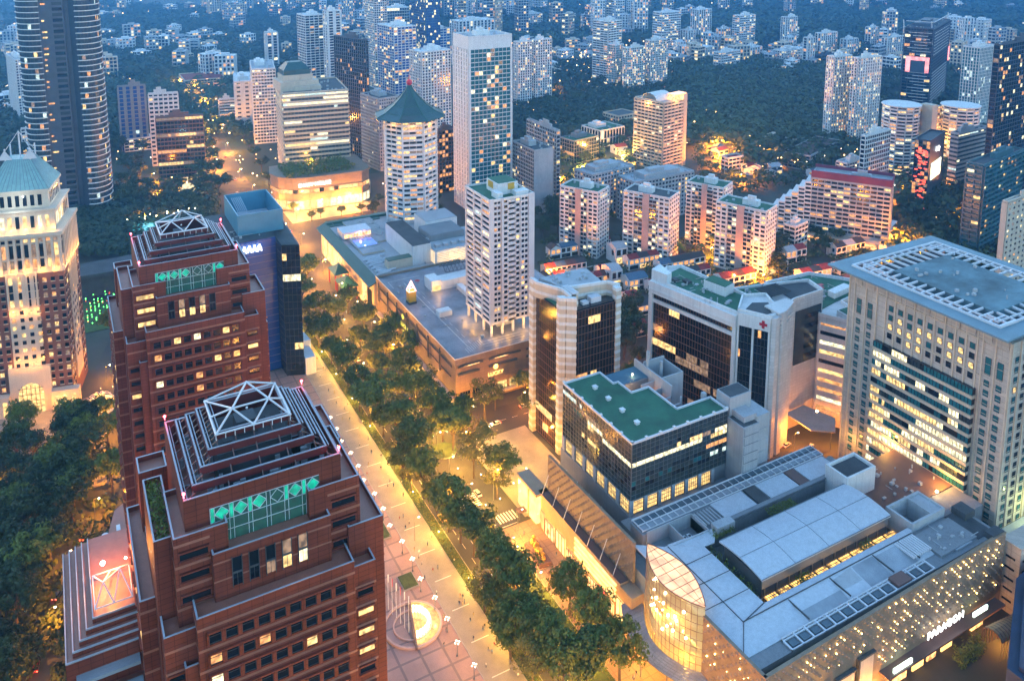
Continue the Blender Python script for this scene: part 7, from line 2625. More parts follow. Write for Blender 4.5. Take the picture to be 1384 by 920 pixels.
def clutter(name, host, x0, x1, y0, y1, z, n, seed):
    f_ = random.Random(seed)
    b = MB()
    for _ in range(n):
        x, y = f_.uniform(x0, x1), f_.uniform(y0, y1)
        q = f_.random()
        if q < .5: b.box(x, x + f_.uniform(.5, 1.6), y, y + f_.uniform(.5, 1.4), z, z + f_.uniform(.4, 1.3))
        elif q < .75: b.cyl(x, y, z, z + f_.uniform(.5, 1.5), .25, n=6)
        else:
            L = f_.uniform(2, 7)
            b.box(x, x + L, y, y + .18, z + .2, z + .38) if f_.random() < .5 else b.box(x, x + .18, y, y + L, z + .2, z + .38)
    b.build(name, M['pgrey'], host, kind='stuff')


clutter('roof_clutter', hs, 236, 250, 250, 284, 60.8, 34, 1)
clutter('roof_clutter', hs, 257, 270, 247, 258, 60.4, 20, 2)
clutter('roof_clutter', w2, 293, 318, 248, 270, 50.3, 40, 3)
clutter('roof_clutter', lm, 30, 56, 30, 70, 22.8, 26, 4)
clutter('roof_clutter', lm, 3, 22, 12, 90, 22.8, 14, 5)
clutter('roof_clutter', mall, 83, 98, 7, 15, 27.6, 16, 7)
clutter('roof_clutter', mall, 92, 118, 30, 51, 23.9, 30, 8)
clutter('roof_clutter', gm_, 6, 40, 64, 100, 20.2, 40, 9)
clutter('roof_clutter', gm_, 34, 64, 4, 40, 19, 40, 10)
clutter('roof_clutter', sp, 176, 198, 284, 295, 69.5, 22, 11)
clutter('roof_clutter', ht, 12, 40, 15, 50, 87.6, 16, 12)
clutter('roof_clutter', pd2, 4, 44, 4, 78, 30, 60, 13)
clutter('roof_clutter', bt, 2, 34, 16, 38, 69.4, 26, 14)

for k in range(18):
    y = 205 + k * 8.6
    x = (-18 + (y - 259) * .27 if y > 259 else -18) + 9.5 + (k % 2) * 4.5
    if x < 4.5:
        tree(x, y, '%s dark tree squeezed between the park road and the granite podium' % words_[k], .95, 3, 'trees between park road and podium')
for k in range(10):
    tree(-34 + k * 3.4, 336 + (k % 3) * 11, '%s dark tree along the bend of the park road' % words_[k], 1.15, 3, 'trees at the park road bend')
wood('shrubbery', (-10, 165, 600, 920), 260, 'undergrowth beneath the dark park trees at the left edge', h=2.5, seed=21, s=.4)
# ================================================================ mid-distance buildings
W3 = ('warm', 'amber', 'pale')
AP = ('warm', 'amber', 'dim', 'pale')
# tall glass slab
r, w_, d_, h = tower('glass_slab_tower', 'tall slab of grey green glass balconies with blank white flank, right of the pagoda tower', 'apartment tower', 633, 52, 286, 612, 692, wall='white', F=dict(bay=3.6, pw=.12, pr=.6, bh=.5, fl=3.4, glass='gteal', edge=1.6, litp=.13, kinds=AP), L=dict(bay=5, pw=3.4, bh=.9, fl=3.4, pr=.5, litp=.02, glass='gbrown'), plant=.3, top=9)
tower('grey_hotel', 'grey gridded hotel wing with a blank pale end wall, nearest of its pair', 'hotel', 722, 205, 290, 690, 748, wall='pgrey', roof='dgrey', L=dict(bay=2.6, bh=1, pw=.6, fl=3.2, litp=.12, kinds=AP, glass='gbrown'), F='blank', maxd=34)
tower('grey_hotel', 'rear wing of the gridded grey hotel behind its blank ended wing', 'hotel', 752, 178, 268, 692, 757, wall='pgrey', roof='dgrey', L=dict(bay=2.6, bh=1, pw=.6, fl=3.2, litp=.18, kinds=AP, glass='glass'), maxd=48)
t_, w_, d_, h = tower('banded_hotel', 'white banded hotel with arched crown and lit sign boxes', 'hotel', 897, 140, 232, 858, 926, rz=12, wall='cream', roof='pgrey', L=dict(bay=4.4, pw=.3, bh=1.5, pr=1.0, fl=3.1, litp=.1, kinds=AP), F=dict(bay=5, pw=.4, bh=1.5, fl=3.1, pr=1.0, litp=.12, kinds=AP), plant=0)
b = MB(); b.box(w_ * .9, w_ + 2, -1, 7, 0, h + 5); b.build('lift_shaft', M['cream'], t_)
b = MB(); b.box(w_ * .5, w_ + 1, -.6, 8, h, h + 6, 0); b.build('lit_crown', M['shop_warm'], t_)
b = MB()
for i in range(8):
    a0, a1 = math.pi * i / 8, math.pi * (i + 1) / 8
    b.face([(0, d_ * .5 - 9 * math.cos(a0) + 0, h + 7 * math.sin(a0)), (0, d_ * .5 - 9 * math.cos(a1), h + 7 * math.sin(a1)), (w_ * .7, d_ * .5 - 9 * math.cos(a1), h + 7 * math.sin(a1)), (w_ * .7, d_ * .5 - 9 * math.cos(a0), h + 7 * math.sin(a0))][::-1])
b.box(0, w_ * .7, d_ * .5 - 9, d_ * .5 + 9, h - .5, h + .2)
b.build('barrel_roof', M['white'], t_)
lamp_light('crown_light', (-3, d_ * .5, h - 2), 1800, (1, .65, .35), t_); lamp_light('crown_light', (w_ * .5, -5, h + 2), 1500, (1, .65, .35), t_)
# apartment slabs behind the terraces
for k, (uc, vt, vb, u0, u1, rz, lb) in enumerate(((808, 262, 350, 757, 824, 28, 'leftmost of the four white gridded apartment blocks, behind a tall feathery tree'), (905, 270, 358, 843, 922, 28, 'second from left of the four white gridded apartment blocks'), (978, 256, 340, 928, 994, 26, 'third of the four white apartment blocks, with palms at its foot'), (1036, 288, 378, 968, 1050, 22, 'rightmost of the four white gridded apartment blocks, before the maroon topped hotel'))):
    t_, w_, d_, h = tower('apartment_block', lb, 'apartment block', uc, vt, vb, u0, u1, rz=rz, wall='white', roof='green_roof' if k != 1 else 'dgrey', L=dict(bay=3.6, bh=1.35, pw=1.0, pr=.25, fl=2.9, litp=.26, kinds=AP), F=dict(bay=3.6, bh=1.4, pw=1.3, pr=.2, fl=2.9, litp=.16, kinds=AP), plant=.3, group='white apartment blocks', maxw=17)
    b = MB(); b.box(-1.6, .2, d_ * .42, d_ * .56, 0, h + 1.5); b.build('stair_shaft', M['pink'], t_)
    b = MB(); g = MB()
    facade(b, g, (-1.0, d_ * .42), (-1.0, d_ * .26), 2, h - 2, fl=2.9, bay=3, bh=.9, pw=.2, pr=.5, litp=.3, kinds=AP, fr=random.Random(k))
    facade(b, g, (-1.0, d_ * .74), (-1.0, d_ * .56), 2, h - 2, fl=2.9, bay=3, bh=.9, pw=.2, pr=.5, litp=.3, kinds=AP, fr=random.Random(k + 9))
    b.build('balcony', M['pgrey'], t_, kind='stuff'); g.build('balcony_window', GL, t_, kind='stuff')
# long angled grey hospital block behind them
for (uc, vt, vb, u0, u1, rz, lb) in ((800, 238, 300, 777, 857, 8, 'left wing of the long pale grey block behind the apartment blocks'), (858, 248, 305, 835, 938, 2, 'right wing of the long pale grey block behind the apartment blocks')):
    tower('long_grey_block', lb, 'building', uc, vt, vb, u0, u1, rz=rz, wall='pgrey', roof='pgrey', bay=3.2, bh=1.4, pw=1.2, pr=.5, fl=3.4, litp=.2, kinds=('amber', 'warm'), maxd=26, plant=.6)
# maroon topped hotel
t_, w_, d_, h = tower('maroon_topped_hotel', 'long stepped hotel slab with maroon parapet and gridded windows', 'hotel', 1205, 250, 338, 1098, 1216, rz=33, wall='pgrey', roof='pgrey', L=dict(bay=4.2, bh=1.3, pw=.5, pr=.6, fl=3.05, litp=.19, kinds=('amber', 'amber', 'warm')), F=dict(bay=5, bh=1.3, pw=.6, pr=.8, fl=3.05, litp=.1), plant=.25, maxw=17, seed=5)
b = MB()
for (a0, a1, c0, c1) in ((-.8, w_ + .8, -.8, -.2), (-.8, -.2, -.2, d_ + .6), (w_ + .2, w_ + .8, -.2, d_ + .6)):
    b.box(a0, a1, c0, c1, h - 1.6, h + 3.4)
b.build('maroon_parapet', M['maroonroof'], t_)
for k in range(7):
    b = MB(); g = MB()
    z1 = h - 2 - (k + 1) * 4.3
    y0 = d_ + k * 4.4
    b.box(0, w_, y0, y0 + 4.4, 0, z1)
    facade(b, g, (0, y0 + 4.4), (0, y0), 0, z1, fl=3.05, bay=4.4, bh=1.3, pw=.5, pr=.6, litp=.14, kinds=('amber',), fr=random.Random(k))
    b.box(-.7, w_, y0, y0 + 4.4, z1, z1 + 1)
    b.build('stepped_wing', M['white'], t_); g.build('window', GL, t_, kind='stuff')
b = MB(); b.prism([(w_ * .2, -2), (w_ + 10, -4), (w_ + 12, 10), (w_ + 1, 14)], 0, 13); b.build('drum_annex', M['white'], t_)
b = MB(); b.box(-9, 0, 4, d_ + 6, 0, 6); b.build('base_annex', M['cream'], t_)
g = MB(); g.box(-9.2, -9, 6, d_, 1.5, 4.6); g.build('lobby_glow', M['shop_warm'], t_)
# white twin tower right of the forest
for (uc, vt, vb, u0, u1, lb) in ((1128, 78, 200, 1118, 1152, 'left half of the tall cream twin apartment tower beside the forest'), (1160, 80, 205, 1152, 1192, 'right half of the tall cream twin apartment tower beside the forest')):
    tower('twin_tower', lb, 'apartment tower', uc, vt, vb, u0, u1, wall='white', roof='white', bay=3.6, bh=.8, pw=1.6, pr=.8, fl=3.1, litp=.3, kinds=('warm', 'pale', 'amber'), glass='glass2', plant=.35)
# dark tower with pink lit void
t_, w_, d_, h = tower('dark_pink_tower', 'dark tower with white balcony lines and a pink lit opening near mid height', 'apartment tower', 1262, 40, 158, 1224, 1284, rz=26, wall='tower_dark', roof='dgrey', L=dict(bay=5.5, bh=.5, pw=.2, pr=1.4, fl=3.6, litp=.1, kinds=W3, bandm=0), F=dict(bay=4, bh=.5, pw=.3, pr=1.2, fl=3.6, litp=.1), plant=.6)
b = MB(); zz = h * .5
b.box(-1.9, .2, 2, d_ - 3, zz, zz + 18, 0)
b.build('pink_void', M['pink_glow'], t_)
b = MB(); b.box(-2.4, -1.9, 6, d_ - 8, zz, zz + 14); b.build('void_core', M['tower_dark'], t_)
b = MB(); b.box(w_ - 4, w_ + .6, -2.2, .2, zz, zz + 18); b.build('pink_fin', M['pink_glow'], t_)
sl2 = MB()
for k in range(int(h / 3.6)):
    if zz < k * 3.6 < zz + 18: continue
    sl2.box(-1.9, -1.4, 1 + (k % 3) * 2, d_ * (.55 + .4 * ((k * 7) % 5) / 5), k * 3.6 + .2, k * 3.6 + .8)
    sl2.box(1, w_ * .9, -1.8, -1.3, k * 3.6 + .2, k * 3.6 + .6)
sl2.build('balcony_edge', M['white'], t_, kind='stuff')
b = MB()
for (x, y) in ((0, 0), (w_, 0), (0, d_)):
    b.bar((x, y, h - 18), (x + 2, y + 3, h + 9), .5)
b.bar((0, 0, h + 8), (w_, 0, h + 8), .5); b.bar((0, 0, h + 8), (0, d_, h + 8), .5); b.build('crown_frame', M['wsteel'], t_)
# curved white block
cb_ = thing('curved_white_block', 'pair of white drum ended apartment blocks joined by a lit amber core', 'apartment block', (*at(1212, 232), 0))
for (cx, cy, rr, hh) in ((0, 0, 15, 62), (52, -22, 15, 60)):
    pts = [(cx + rr * math.cos(2 * math.pi * i / 14), cy + rr * math.sin(2 * math.pi * i / 14)) for i in range(14)]
    b = MB(); g = MB(); b.prism(pts, 0, hh)
    for i in range(14):
        facade(b, g, pts[i], pts[(i + 1) % 14], 0, hh, fl=3.1, bay=6.6, bh=1.4, pw=1.0 if i % 2 else .3, pr=.7, litp=.25, kinds=AP, fr=random.Random(i))
    b.prism([(cx + (p[0] - cx) * 1.12, cy + (p[1] - cy) * 1.12) for p in pts], hh, hh + 1)
    b.build('drum', M['white'], cb_); g.build('window', GL, cb_, kind='stuff')
b = MB(); g = MB(); b.box(14, 40, -12, 4, 0, 59); b.box(12, 19, -22, -12, 0, 64)
facade(b, g, (19, -12), (40, -12), 0, 59, fl=3.1, bay=3, bh=1.2, pw=.2, pr=.6, litp=.85, kinds=('warm', 'amber'), fr=random.Random(3))
b.build('core', M['cream'], cb_); g.build('window', GL, cb_, kind='stuff')
lamp_light('core_light', (28, -20, 30), 5000, (1, .65, .3), cb_)
# the rest, from a table: name, label, category, near corner u, roof v, foot v, left u, right u, rotation, wall, roof, settings
B_ = dict(bay=4, bh=1.2, pw=.4, fl=3.3, litp=.2, kinds=AP)
V_ = dict(bay=3.2, bh=.8, pw=1.5, pr=.9, fl=3.1, litp=.25, kinds=AP)
D_ = dict(bay=3.2, bh=.5, pw=.25, fl=3.6, litp=.12, kinds=W3, runs=True)
H_ = dict(bay=6, bh=1.6, pw=.1, pr=1.2, fl=3.3, litp=.15, kinds=AP)
T = [
    ('slat_fronted_block', 'pale slab with dark window bands at the right frame edge', 'apartment tower', 1330, 225, 360, 1308, 1384, 10, 'gteal_w', 'dgrey', dict(bay=6, bh=1.2, pw=.4, pr=1.2, fl=3.3, litp=.15, kinds=AP, glass='gteal')),
    ('cream_tower', 'cream tower with small square windows cut by the right frame edge', 'apartment tower', 1362, 275, 420, 1355, 1420, 5, 'cream_l', 'white', dict(bay=5, bh=1.8, pw=3, fl=3.2, litp=.3, kinds=AP)),
    ('dark_slab', 'dark tower with white window frames in the upper right corner', 'apartment tower', 1352, 62, 300, 1344, 1420, 8, 'tower_dark', 'dgrey', dict(bay=4, bh=.5, pw=.3, fl=3.3, litp=.16, kinds=AP, glass='glass')),
    ('green_lit_tower', 'white tower with a green lit glass stripe left of the dark corner tower', 'office tower', 1325, 66, 190, 1302, 1346, 6, 'white', 'pgrey', dict(bay=3, bh=.5, pw=.8, fl=3.4, litp=.12, kinds=('cool',), glass='gteal')),
    ('grey_banded_office', 'low grey banded office below the green lit tower', 'office block', 1296, 182, 268, 1285, 1337, 4, 'pgrey', 'dgrey', dict(bay=4, bh=1.8, pw=0, fl=3.6, litp=.2, kinds=('pale', 'cool'), runs=True, glass='glass2')),
    ('white_end_slab', 'narrow slab with a blank white end wall before the drum ended blocks', 'office tower', 1170, 185, 300, 1164, 1204, 8, 'white', 'pgrey', dict(bay=3, bh=1.0, pw=.5, fl=3.4, litp=.05)),
    ('striped_mansard_office', 'broad office with pale stripes of lit floors and a green mansard turret', 'office block', 382, 128, 262, 370, 470, -8, 'cream', 'dgrey', dict(bay=3, bh=1.7, pw=0, pr=1.0, fl=3.9, litp=.42, kinds=('pale', 'pale', 'warm', 'cool'), runs=True, glass='glass2')),
    ('dark_grid_tower', 'very dark slab tower with faint violet windows behind the striped office', 'office tower', 494, 55, 215, 451, 496, 20, 'tower_dark', 'dgrey', dict(bay=3, bh=.6, pw=.8, fl=3.6, litp=.06, kinds=('dim', 'amber'), glass='glass')),
    ('violet_lit_office', 'dark office with warm and violet lit lower floors beside the far avenue', 'office block', 210, 160, 248, 206, 274, -12, 'brown', 'dgrey', dict(bay=3, bh=1.0, pw=.3, fl=3.6, litp=.4, kinds=('amber', 'warm', 'dim'), runs=True, glass='gbrown')),
    ('grey_split_tower', 'blue grey tower with a string of lamps down its middle, behind the lit office', 'office tower', 158, 118, 205, 152, 196, -8, 'grey', 'dgrey', dict(bay=6, bh=.8, pw=3, fl=4, litp=.04, kinds=('cool',), glass='gblue')),
    ('stepped_white_hotel', 'white stepped hotel with a colourful roof bar beside the dark office', 'hotel', 200, 128, 225, 190, 240, -12, 'white', 'pgrey', dict(bay=4, bh=2, pw=1.2, fl=4, litp=.06)),
    ('pale_blue_slab', 'pale bluish slab with square windows at the left frame edge', 'apartment tower', 20, 82, 175, -6, 36, 10, 'white', 'pgrey', dict(bay=2.6, bh=1.2, pw=1, fl=3.1, litp=.12, kinds=W3)),
    ('brown_white_block', 'white and plum block partly hidden by the tall curved tower', 'apartment block', 38, 112, 200, 30, 62, 0, 'white', 'pgrey', dict(bay=3.4, bh=1.4, pw=1, fl=3.3, litp=.3, kinds=('warm', 'amber'), glass='gbrown')),
    ('white_pink_block', 'low white block left of the tall curved tower', 'apartment block', 28, 175, 212, 22, 58, 0, 'white', 'pgrey', dict(bay=3.4, bh=1.4, pw=1, fl=3.3, litp=.4, kinds=('warm', 'amber'))),
    ('white_long_slab', 'white long slab with dark window rows at the left of the striped office', 'office block', 340, 95, 195, 308, 372, -10, 'white', 'pgrey', dict(bay=3, bh=1.5, pw=.6, fl=3.4, litp=.1)),
    ('blank_white_block', 'blank white stepped block with green lit top beside the far avenue', 'office block', 316, 112, 180, 308, 350, -10, 'white', 'white', dict(bay=9, bh=2.6, pw=5, fl=4.5, litp=.1)),
    ('low_white_stepped_block', 'low white terraced building on the left bank of trees before the blank block', 'building', 296, 135, 170, 288, 318, -10, 'white', 'white', H_),
    ('needle_tower', 'slim white tower standing alone in the haze left of the twin slab', 'apartment tower', 360, 45, 105, 357, 375, 0, 'white', 'white', V_),
    ('striped_twin_slab', 'white and blue striped twin slab left of the dark tower', 'apartment tower', 412, 22, 150, 401, 436, 6, 'white', 'white', dict(bay=5, bh=1.0, pw=.8, fl=3.2, litp=.08)),
    ('striped_twin_slab', 'right fin of the white and blue striped twin slab, nearest the dark tower', 'apartment tower', 442, 16, 155, 436, 461, 6, 'white', 'white', dict(bay=7, bh=1.0, pw=4, fl=3.2, litp=.08)),
    ('lattice_hotel', 'pale lattice walled hotel left of the pagoda tower', 'hotel', 512, 135, 232, 487, 540, 10, 'pgrey', 'dgrey', dict(bay=2.4, bh=1.4, pw=1.1, fl=3.2, litp=.08)),
    ('navy_apartment_tower', 'navy and white apartment tower with a lit crown behind the lattice hotel', 'apartment tower', 532, 38, 150, 510, 562, 8, 'white', 'white', dict(bay=5, bh=.8, pw=.9, fl=3.2, litp=.22, kinds=AP, glass='gblue')),
    ('white_apartment_tower', 'white tower with dark vertical strips between pagoda tower and glass slab', 'apartment tower', 570, 72, 190, 553, 609, 8, 'white', 'white', dict(bay=3.4, bh=1.1, pw=1.4, fl=3.1, litp=.16, kinds=AP)),
    ('hazy_lattice_tower', 'pale hazy tower of fine grid at the top centre', 'apartment tower', 505, -12, 120, 492, 522, 4, 'white', 'white', dict(bay=3, bh=1.0, pw=.6, fl=3.2, litp=.2, glass='glass2')),
    ('teal_slab_tower', 'teal glass slab with a column of yellow windows at the top centre', 'office tower', 575, -20, 110, 553, 594, 4, 'gteal_w', 'dgrey', dict(bay=3, bh=.5, pw=.4, fl=3.6, litp=.1, kinds=('pale',), glass='gblue')),
    ('small_dark_tower', 'small dark tower with a red beacon between white towers, top centre', 'apartment tower', 590, 40, 95, 578, 608, 4, 'white', 'dgrey', dict(bay=4, bh=.9, pw=.6, fl=3.2, litp=.1, glass='gblue')),
    ('white_block_behind', 'wide white block with penthouses rising behind the glass slab top', 'apartment block', 620, 30, 90, 608, 668, 4, 'white', 'white', V_),
    ('brown_lit_block', 'brown block with amber windows wedged between pagoda tower and glass slab', 'office block', 593, 178, 262, 588, 618, 8, 'brown', 'dgrey', dict(bay=3, bh=.8, pw=.5, fl=3.4, litp=.3, kinds=('amber',), glass='gbrown')),
    ('white_dark_strip_tower', 'white tower with dark vertical strips right of the glass slab', 'apartment tower', 700, 58, 152, 694, 719, 4, 'white', 'white', dict(bay=3.4, bh=.9, pw=1.5, fl=3.1, litp=.2, kinds=AP)),
    ('white_dark_strip_tower', 'right half of the white strip windowed tower, with the higher roof box', 'apartment tower', 724, 55, 148, 719, 746, 4, 'white', 'white', dict(bay=3.4, bh=.9, pw=1.5, fl=3.1, litp=.2, kinds=AP)),
    ('far_white_tower', 'squat white tower in the haze above the strip windowed tower', 'apartment tower', 712, 20, 45, 703, 733, 0, 'white', 'white', V_),
    ('round_banded_tower', 'white banded round shouldered tower, tallest of the distant cluster', 'apartment tower', 822, 30, 118, 802, 840, 14, 'white', 'white', H_),
    ('glass_fin_tower', 'pale glass fronted tower at the left front of the distant cluster', 'apartment tower', 832, 62, 124, 821, 843, 14, 'white', 'white', dict(bay=3, bh=.7, pw=.6, fl=3.1, litp=.2, glass='gteal')),
    ('lit_white_tower', 'white tower with bright window stacks in the distant cluster', 'apartment tower', 848, 66, 130, 842, 872, 6, 'white', 'white', dict(bay=3, bh=.9, pw=1.1, fl=3.1, litp=.4, kinds=W3)),
    ('lit_white_tower', 'white and violet tower at the right of the distant cluster', 'apartment tower', 880, 56, 122, 872, 903, 6, 'white', 'white', dict(bay=3, bh=.9, pw=1.1, fl=3.1, litp=.3, kinds=W3)),
    ('arch_topped_tower', 'hazy tower with an open arched top above the cluster', 'apartment tower', 895, 18, 70, 883, 920, 4, 'white', 'white', V_),
    ('arch_topped_tower', 'second open arched tower, right of the first in the haze', 'apartment tower', 945, 14, 62, 934, 962, 4, 'white', 'white', V_),
    ('gable_topped_tower', 'white tower with a gabled top standing alone before the far forest', 'apartment tower', 1000, 22, 68, 991, 1021, 4, 'white', 'white', V_),
    ('low_white_block', 'low white block between the arched towers and the gabled tower', 'apartment block', 975, 40, 66, 968, 990, 4, 'white', 'white', V_),
    ('low_white_block', 'small white block left of the second arched tower', 'apartment block', 930, 42, 70, 920, 940, 4, 'white', 'white', V_),
    ('low_white_block', 'row of white flats at the edge of the forest, centre left', 'apartment block', 945, 66, 90, 918, 965, 10, 'white', 'white', V_),
    ('low_white_block', 'white flats overlooking the forest, with amber windows', 'apartment block', 975, 72, 100, 965, 1000, 10, 'white', 'white', V_),
    ('low_white_block', 'pale flats on the forest rim below the gabled tower', 'apartment block', 1010, 66, 88, 1000, 1030, 10, 'white', 'white', V_),
    ('slim_white_tower', 'slim white tower on the forest rim, upper right', 'apartment tower', 1062, 24, 70, 1056, 1078, 4, 'white', 'white', V_),
    ('low_white_block', 'terrace of lit flats at the foot of the slim white tower', 'apartment block', 1060, 70, 94, 1045, 1094, 8, 'white', 'white', V_),
    ('white_mid_tower', 'white tower right of the slim one, left of the dark low block', 'apartment tower', 1092, 52, 96, 1086, 1102, 4, 'white', 'white', V_),
    ('white_mid_tower', 'pair of white blocks with roof tanks above the twin tower, left', 'apartment tower', 1110, 46, 82, 1102, 1132, 4, 'white', 'white', V_),
    ('white_mid_tower', 'white block directly above the cream twin tower', 'apartment tower', 1145, 54, 82, 1136, 1160, 4, 'white', 'white', V_),
    ('white_mid_tower', 'white tower alone between twin tower and pink lit tower, far back', 'apartment tower', 1178, 38, 68, 1170, 1188, 4, 'white', 'white', V_),
    ('white_mid_tower', 'white ribbed tower left of the pink lit tower', 'apartment tower', 1200, 52, 86, 1192, 1222, 4, 'white', 'white', V_),
    ('dark_low_block', 'dark low block with a row of amber lights above the cream twin tower', 'office block', 1110, 76, 96, 1100, 1130, 4, 'tower_dark', 'dgrey', D_),
    ('green_netted_block', 'office block with green netted roof beyond the grey hotel', 'office block', 776, 192, 222, 757, 809, 10, 'grey', 'green_roof', D_),
    ('green_lawn_roof_hall', 'white hall with a green lawn roof and tall dark windows', 'hall', 812, 178, 200, 786, 844, 8, 'white', 'green_roof', dict(bay=4, bh=.6, pw=1, fl=8, litp=.1)),
    ('hipped_villa', 'cream building with dark hipped roof left of the banded hotel', 'building', 836, 158, 182, 815, 862, 8, 'cream', 'blacktile', dict(bay=4, bh=1.5, pw=1.2, fl=4, litp=.3)),
    ('red_roof_hall', 'hall with a red roof beyond the green netted block', 'hall', 745, 166, 176, 725, 762, 10, 'cream', 'redtile', B_),
    ('hazy_glass_block', 'pale glass block rising in the haze behind the dark grid tower', 'office tower', 520, 12, 80, 512, 553, 0, 'white', 'white', D_),
    ('low_teal_hall', 'low teal roofed hall beside the distant avenue', 'hall', 455, 252, 268, 440, 500, 0, 'cream', 'dgrey', B_),
    ('low_office', 'low flat roofed building with white walls in front of the left grove', 'building', 168, 190, 206, 162, 204, 0, 'white', 'pgrey', B_),
    ('low_office', 'red roofed long house near the stepped white hotel', 'building', 250, 110, 124, 240, 305, 0, 'cream', 'redtile', B_),
    ('white_villa', 'white lit villa with lamps right of the banded hotel', 'building', 985, 215, 236, 975, 1005, 0, 'white', 'redtile', B_),
    ('long_station_hall', 'long low hall with pale roof at the lower edge of the forest', 'hall', 1040, 200, 212, 1012, 1130, 20, 'cream', 'pgrey', B_),
    ('maroon_hall', 'hall with maroon ridged roof beside the station hall', 'hall', 1075, 190, 205, 1055, 1100, 10, 'white', 'redtile', B_),
    ('long_roof_mall', 'long grey terraced roofs at the foot of the twin tower', 'hall', 1095, 212, 232, 1060, 1150, 20, 'pgrey', 'browntile', B_),
    ('small_white_office', 'small white office at the foot of the white end slab', 'building', 1145, 222, 245, 1130, 1168, 10, 'white', 'pgrey', B_),
    ('white_flats', 'white flat topped house right of the last apartment block', 'building', 1075, 308, 345, 1060, 1092, 12, 'white', 'pgrey', B_),
]
for (nm, lb, cat, uc, vt, vb, u0, u1, rz, wl, rf, kw) in T:
    far = vb < 110
    k = dict(kw)
    if kw is V_:
        k.update([dict(bh=.4, pw=1.7, pr=.9, bay=4.2), dict(bh=1.5, pw=.2, pr=1.1, bay=4), dict(bh=.5, pw=2.2, pr=1, bay=5), dict(bh=1.1, pw=.9)][(u0 + vt) % 4])
    if far:
        k['fl'] = k.get('fl', 3.2) * 1.35; k['bay'] = k.get('bay', 4) * 1.3; k['bh'] = k.get('bh', 1) * 1.35; k['pw'] = k.get('pw', .4) * 1.3
    tower(nm, lb, cat, uc, vt, vb, u0, u1, rz=rz, wall=wl, roof=rf, plant=.42 if rf not in ('redtile', 'browntile', 'blacktile') else 0, maxd=60, maxw=75, **k)
# mansard turret of the striped office, podium, curved mall in front
x, y = at(382, 262)
tt = thing('mansard_turret', 'stepped turret with green mansard dome on the striped office', 'turret', (x + 4, y + 8, 0))
hz = height_at(x, y, 128)
b = MB(); b.box(0, 32, 0, 26, hz, hz + 8); b.box(3, 28, 3, 22, hz + 8, hz + 13); b.build('stepped_base', M['cream'], tt)
b = MB(); q0 = [(4, 4), (26, 4), (26, 22), (4, 22)]; q1 = [(9, 9), (21, 9), (21, 17), (9, 17)]
for i in range(4):
    j = (i + 1) % 4
    b.face([(*q0[i], hz + 17), (*q0[j], hz + 17), (*q1[j], hz + 23), (*q1[i], hz + 23)])
b.face([(*p, hz + 23) for p in q1]); b.box(4, 26, 4, 22, hz + 13, hz + 17)
b.build('mansard', M['green_tile2'], tt)
cm = thing('curved_mall', 'curved tan mall with planted roof garden and glowing ground floor', 'shopping mall', (146, 634, 0))
pts = [(0, 40), (-4, 22), (-1, 8), (8, 0), (20, -4), (62, -6), (70, 0), (72, 44)]
b = MB(); b.prism(pts, 0, 25, 0, 1); b.prism([(p[0] * 1.02 - .6, p[1] * 1.04 - .6) for p in pts], 25, 26.6); b.build('wall', [M['stone_tan'], M['grass']], cm)
g = MB(); f = MB()
for i in range(len(pts) - 2):
    facade(f, g, pts[i], pts[i + 1], .5, 8, fl=7.5, bay=5, bh=.6, pw=.6, litp=1, kinds=('pale', 'warm'), fr=fr)
    facade(f, g, pts[i], pts[i + 1], 13, 17, fl=4, bay=4, bh=.6, pw=.3, litp=.85, kinds=('warm', 'amber'), fr=fr)
f.build('band', M['stone_tan'], cm, kind='stuff'); g.build('window', GL, cm, kind='stuff')
text_mesh('roof_sign', 'SHAW HOUSE', 4, M['white_sign'], cm, (24, -5.2, 19.5), (R(90), 0, R(-3)), .15)
for k in range(5):
    lamp_light('mall_light', (2 + k * 14, -9, 6), 2500, (1, .7, .4), cm)
bushes('roof_garden', [(150, 205, 634, 668, 26.5, 6)], 1.2, 1.0, 'dark planted roof garden on the curved tan mall')
lamp_light('garden_light', (30, 30, 30), 4000, (1, .8, .4), cm)
# black screen building with red lit panels
t_, w_, d_, h = tower('red_lit_screen_building', 'black angular building with red lit mesh and a bright billboard', 'building', 1258, 192, 290, 1237, 1296, rz=20, wall='tower_dark', roof='blacktile', L=dict(bay=3, bh=.3, pw=.3, fl=3, litp=.35, kinds=('redp',)) if 'redp' in GI else dict(bay=3, bh=.3, pw=.3, fl=3, litp=.3, kinds=('dim', 'amber')), F='blank', plant=0, maxw=40, maxd=34)
b = MB(); b.box(w_ * .15, w_ * .8, -.5, -.1, h * .45, h * .68); b.build('billboard', M['billboard'], t_)
text_mesh('roof_sign', 'Daily', 5, M['white_sign'], t_, (w_ * .5, -.6, h * .82), (R(90), 0, 0), .15)
b = MB()
fr = random.Random(5)
for _ in range(60):
    a, z = fr.uniform(1, d_ - 3), fr.uniform(2, h - 6)
    b.box(-.6, -.45, a, a + 2.2, z, z + .9)
b.build('red_lit_panel', M['red_glow'], t_, kind='stuff')
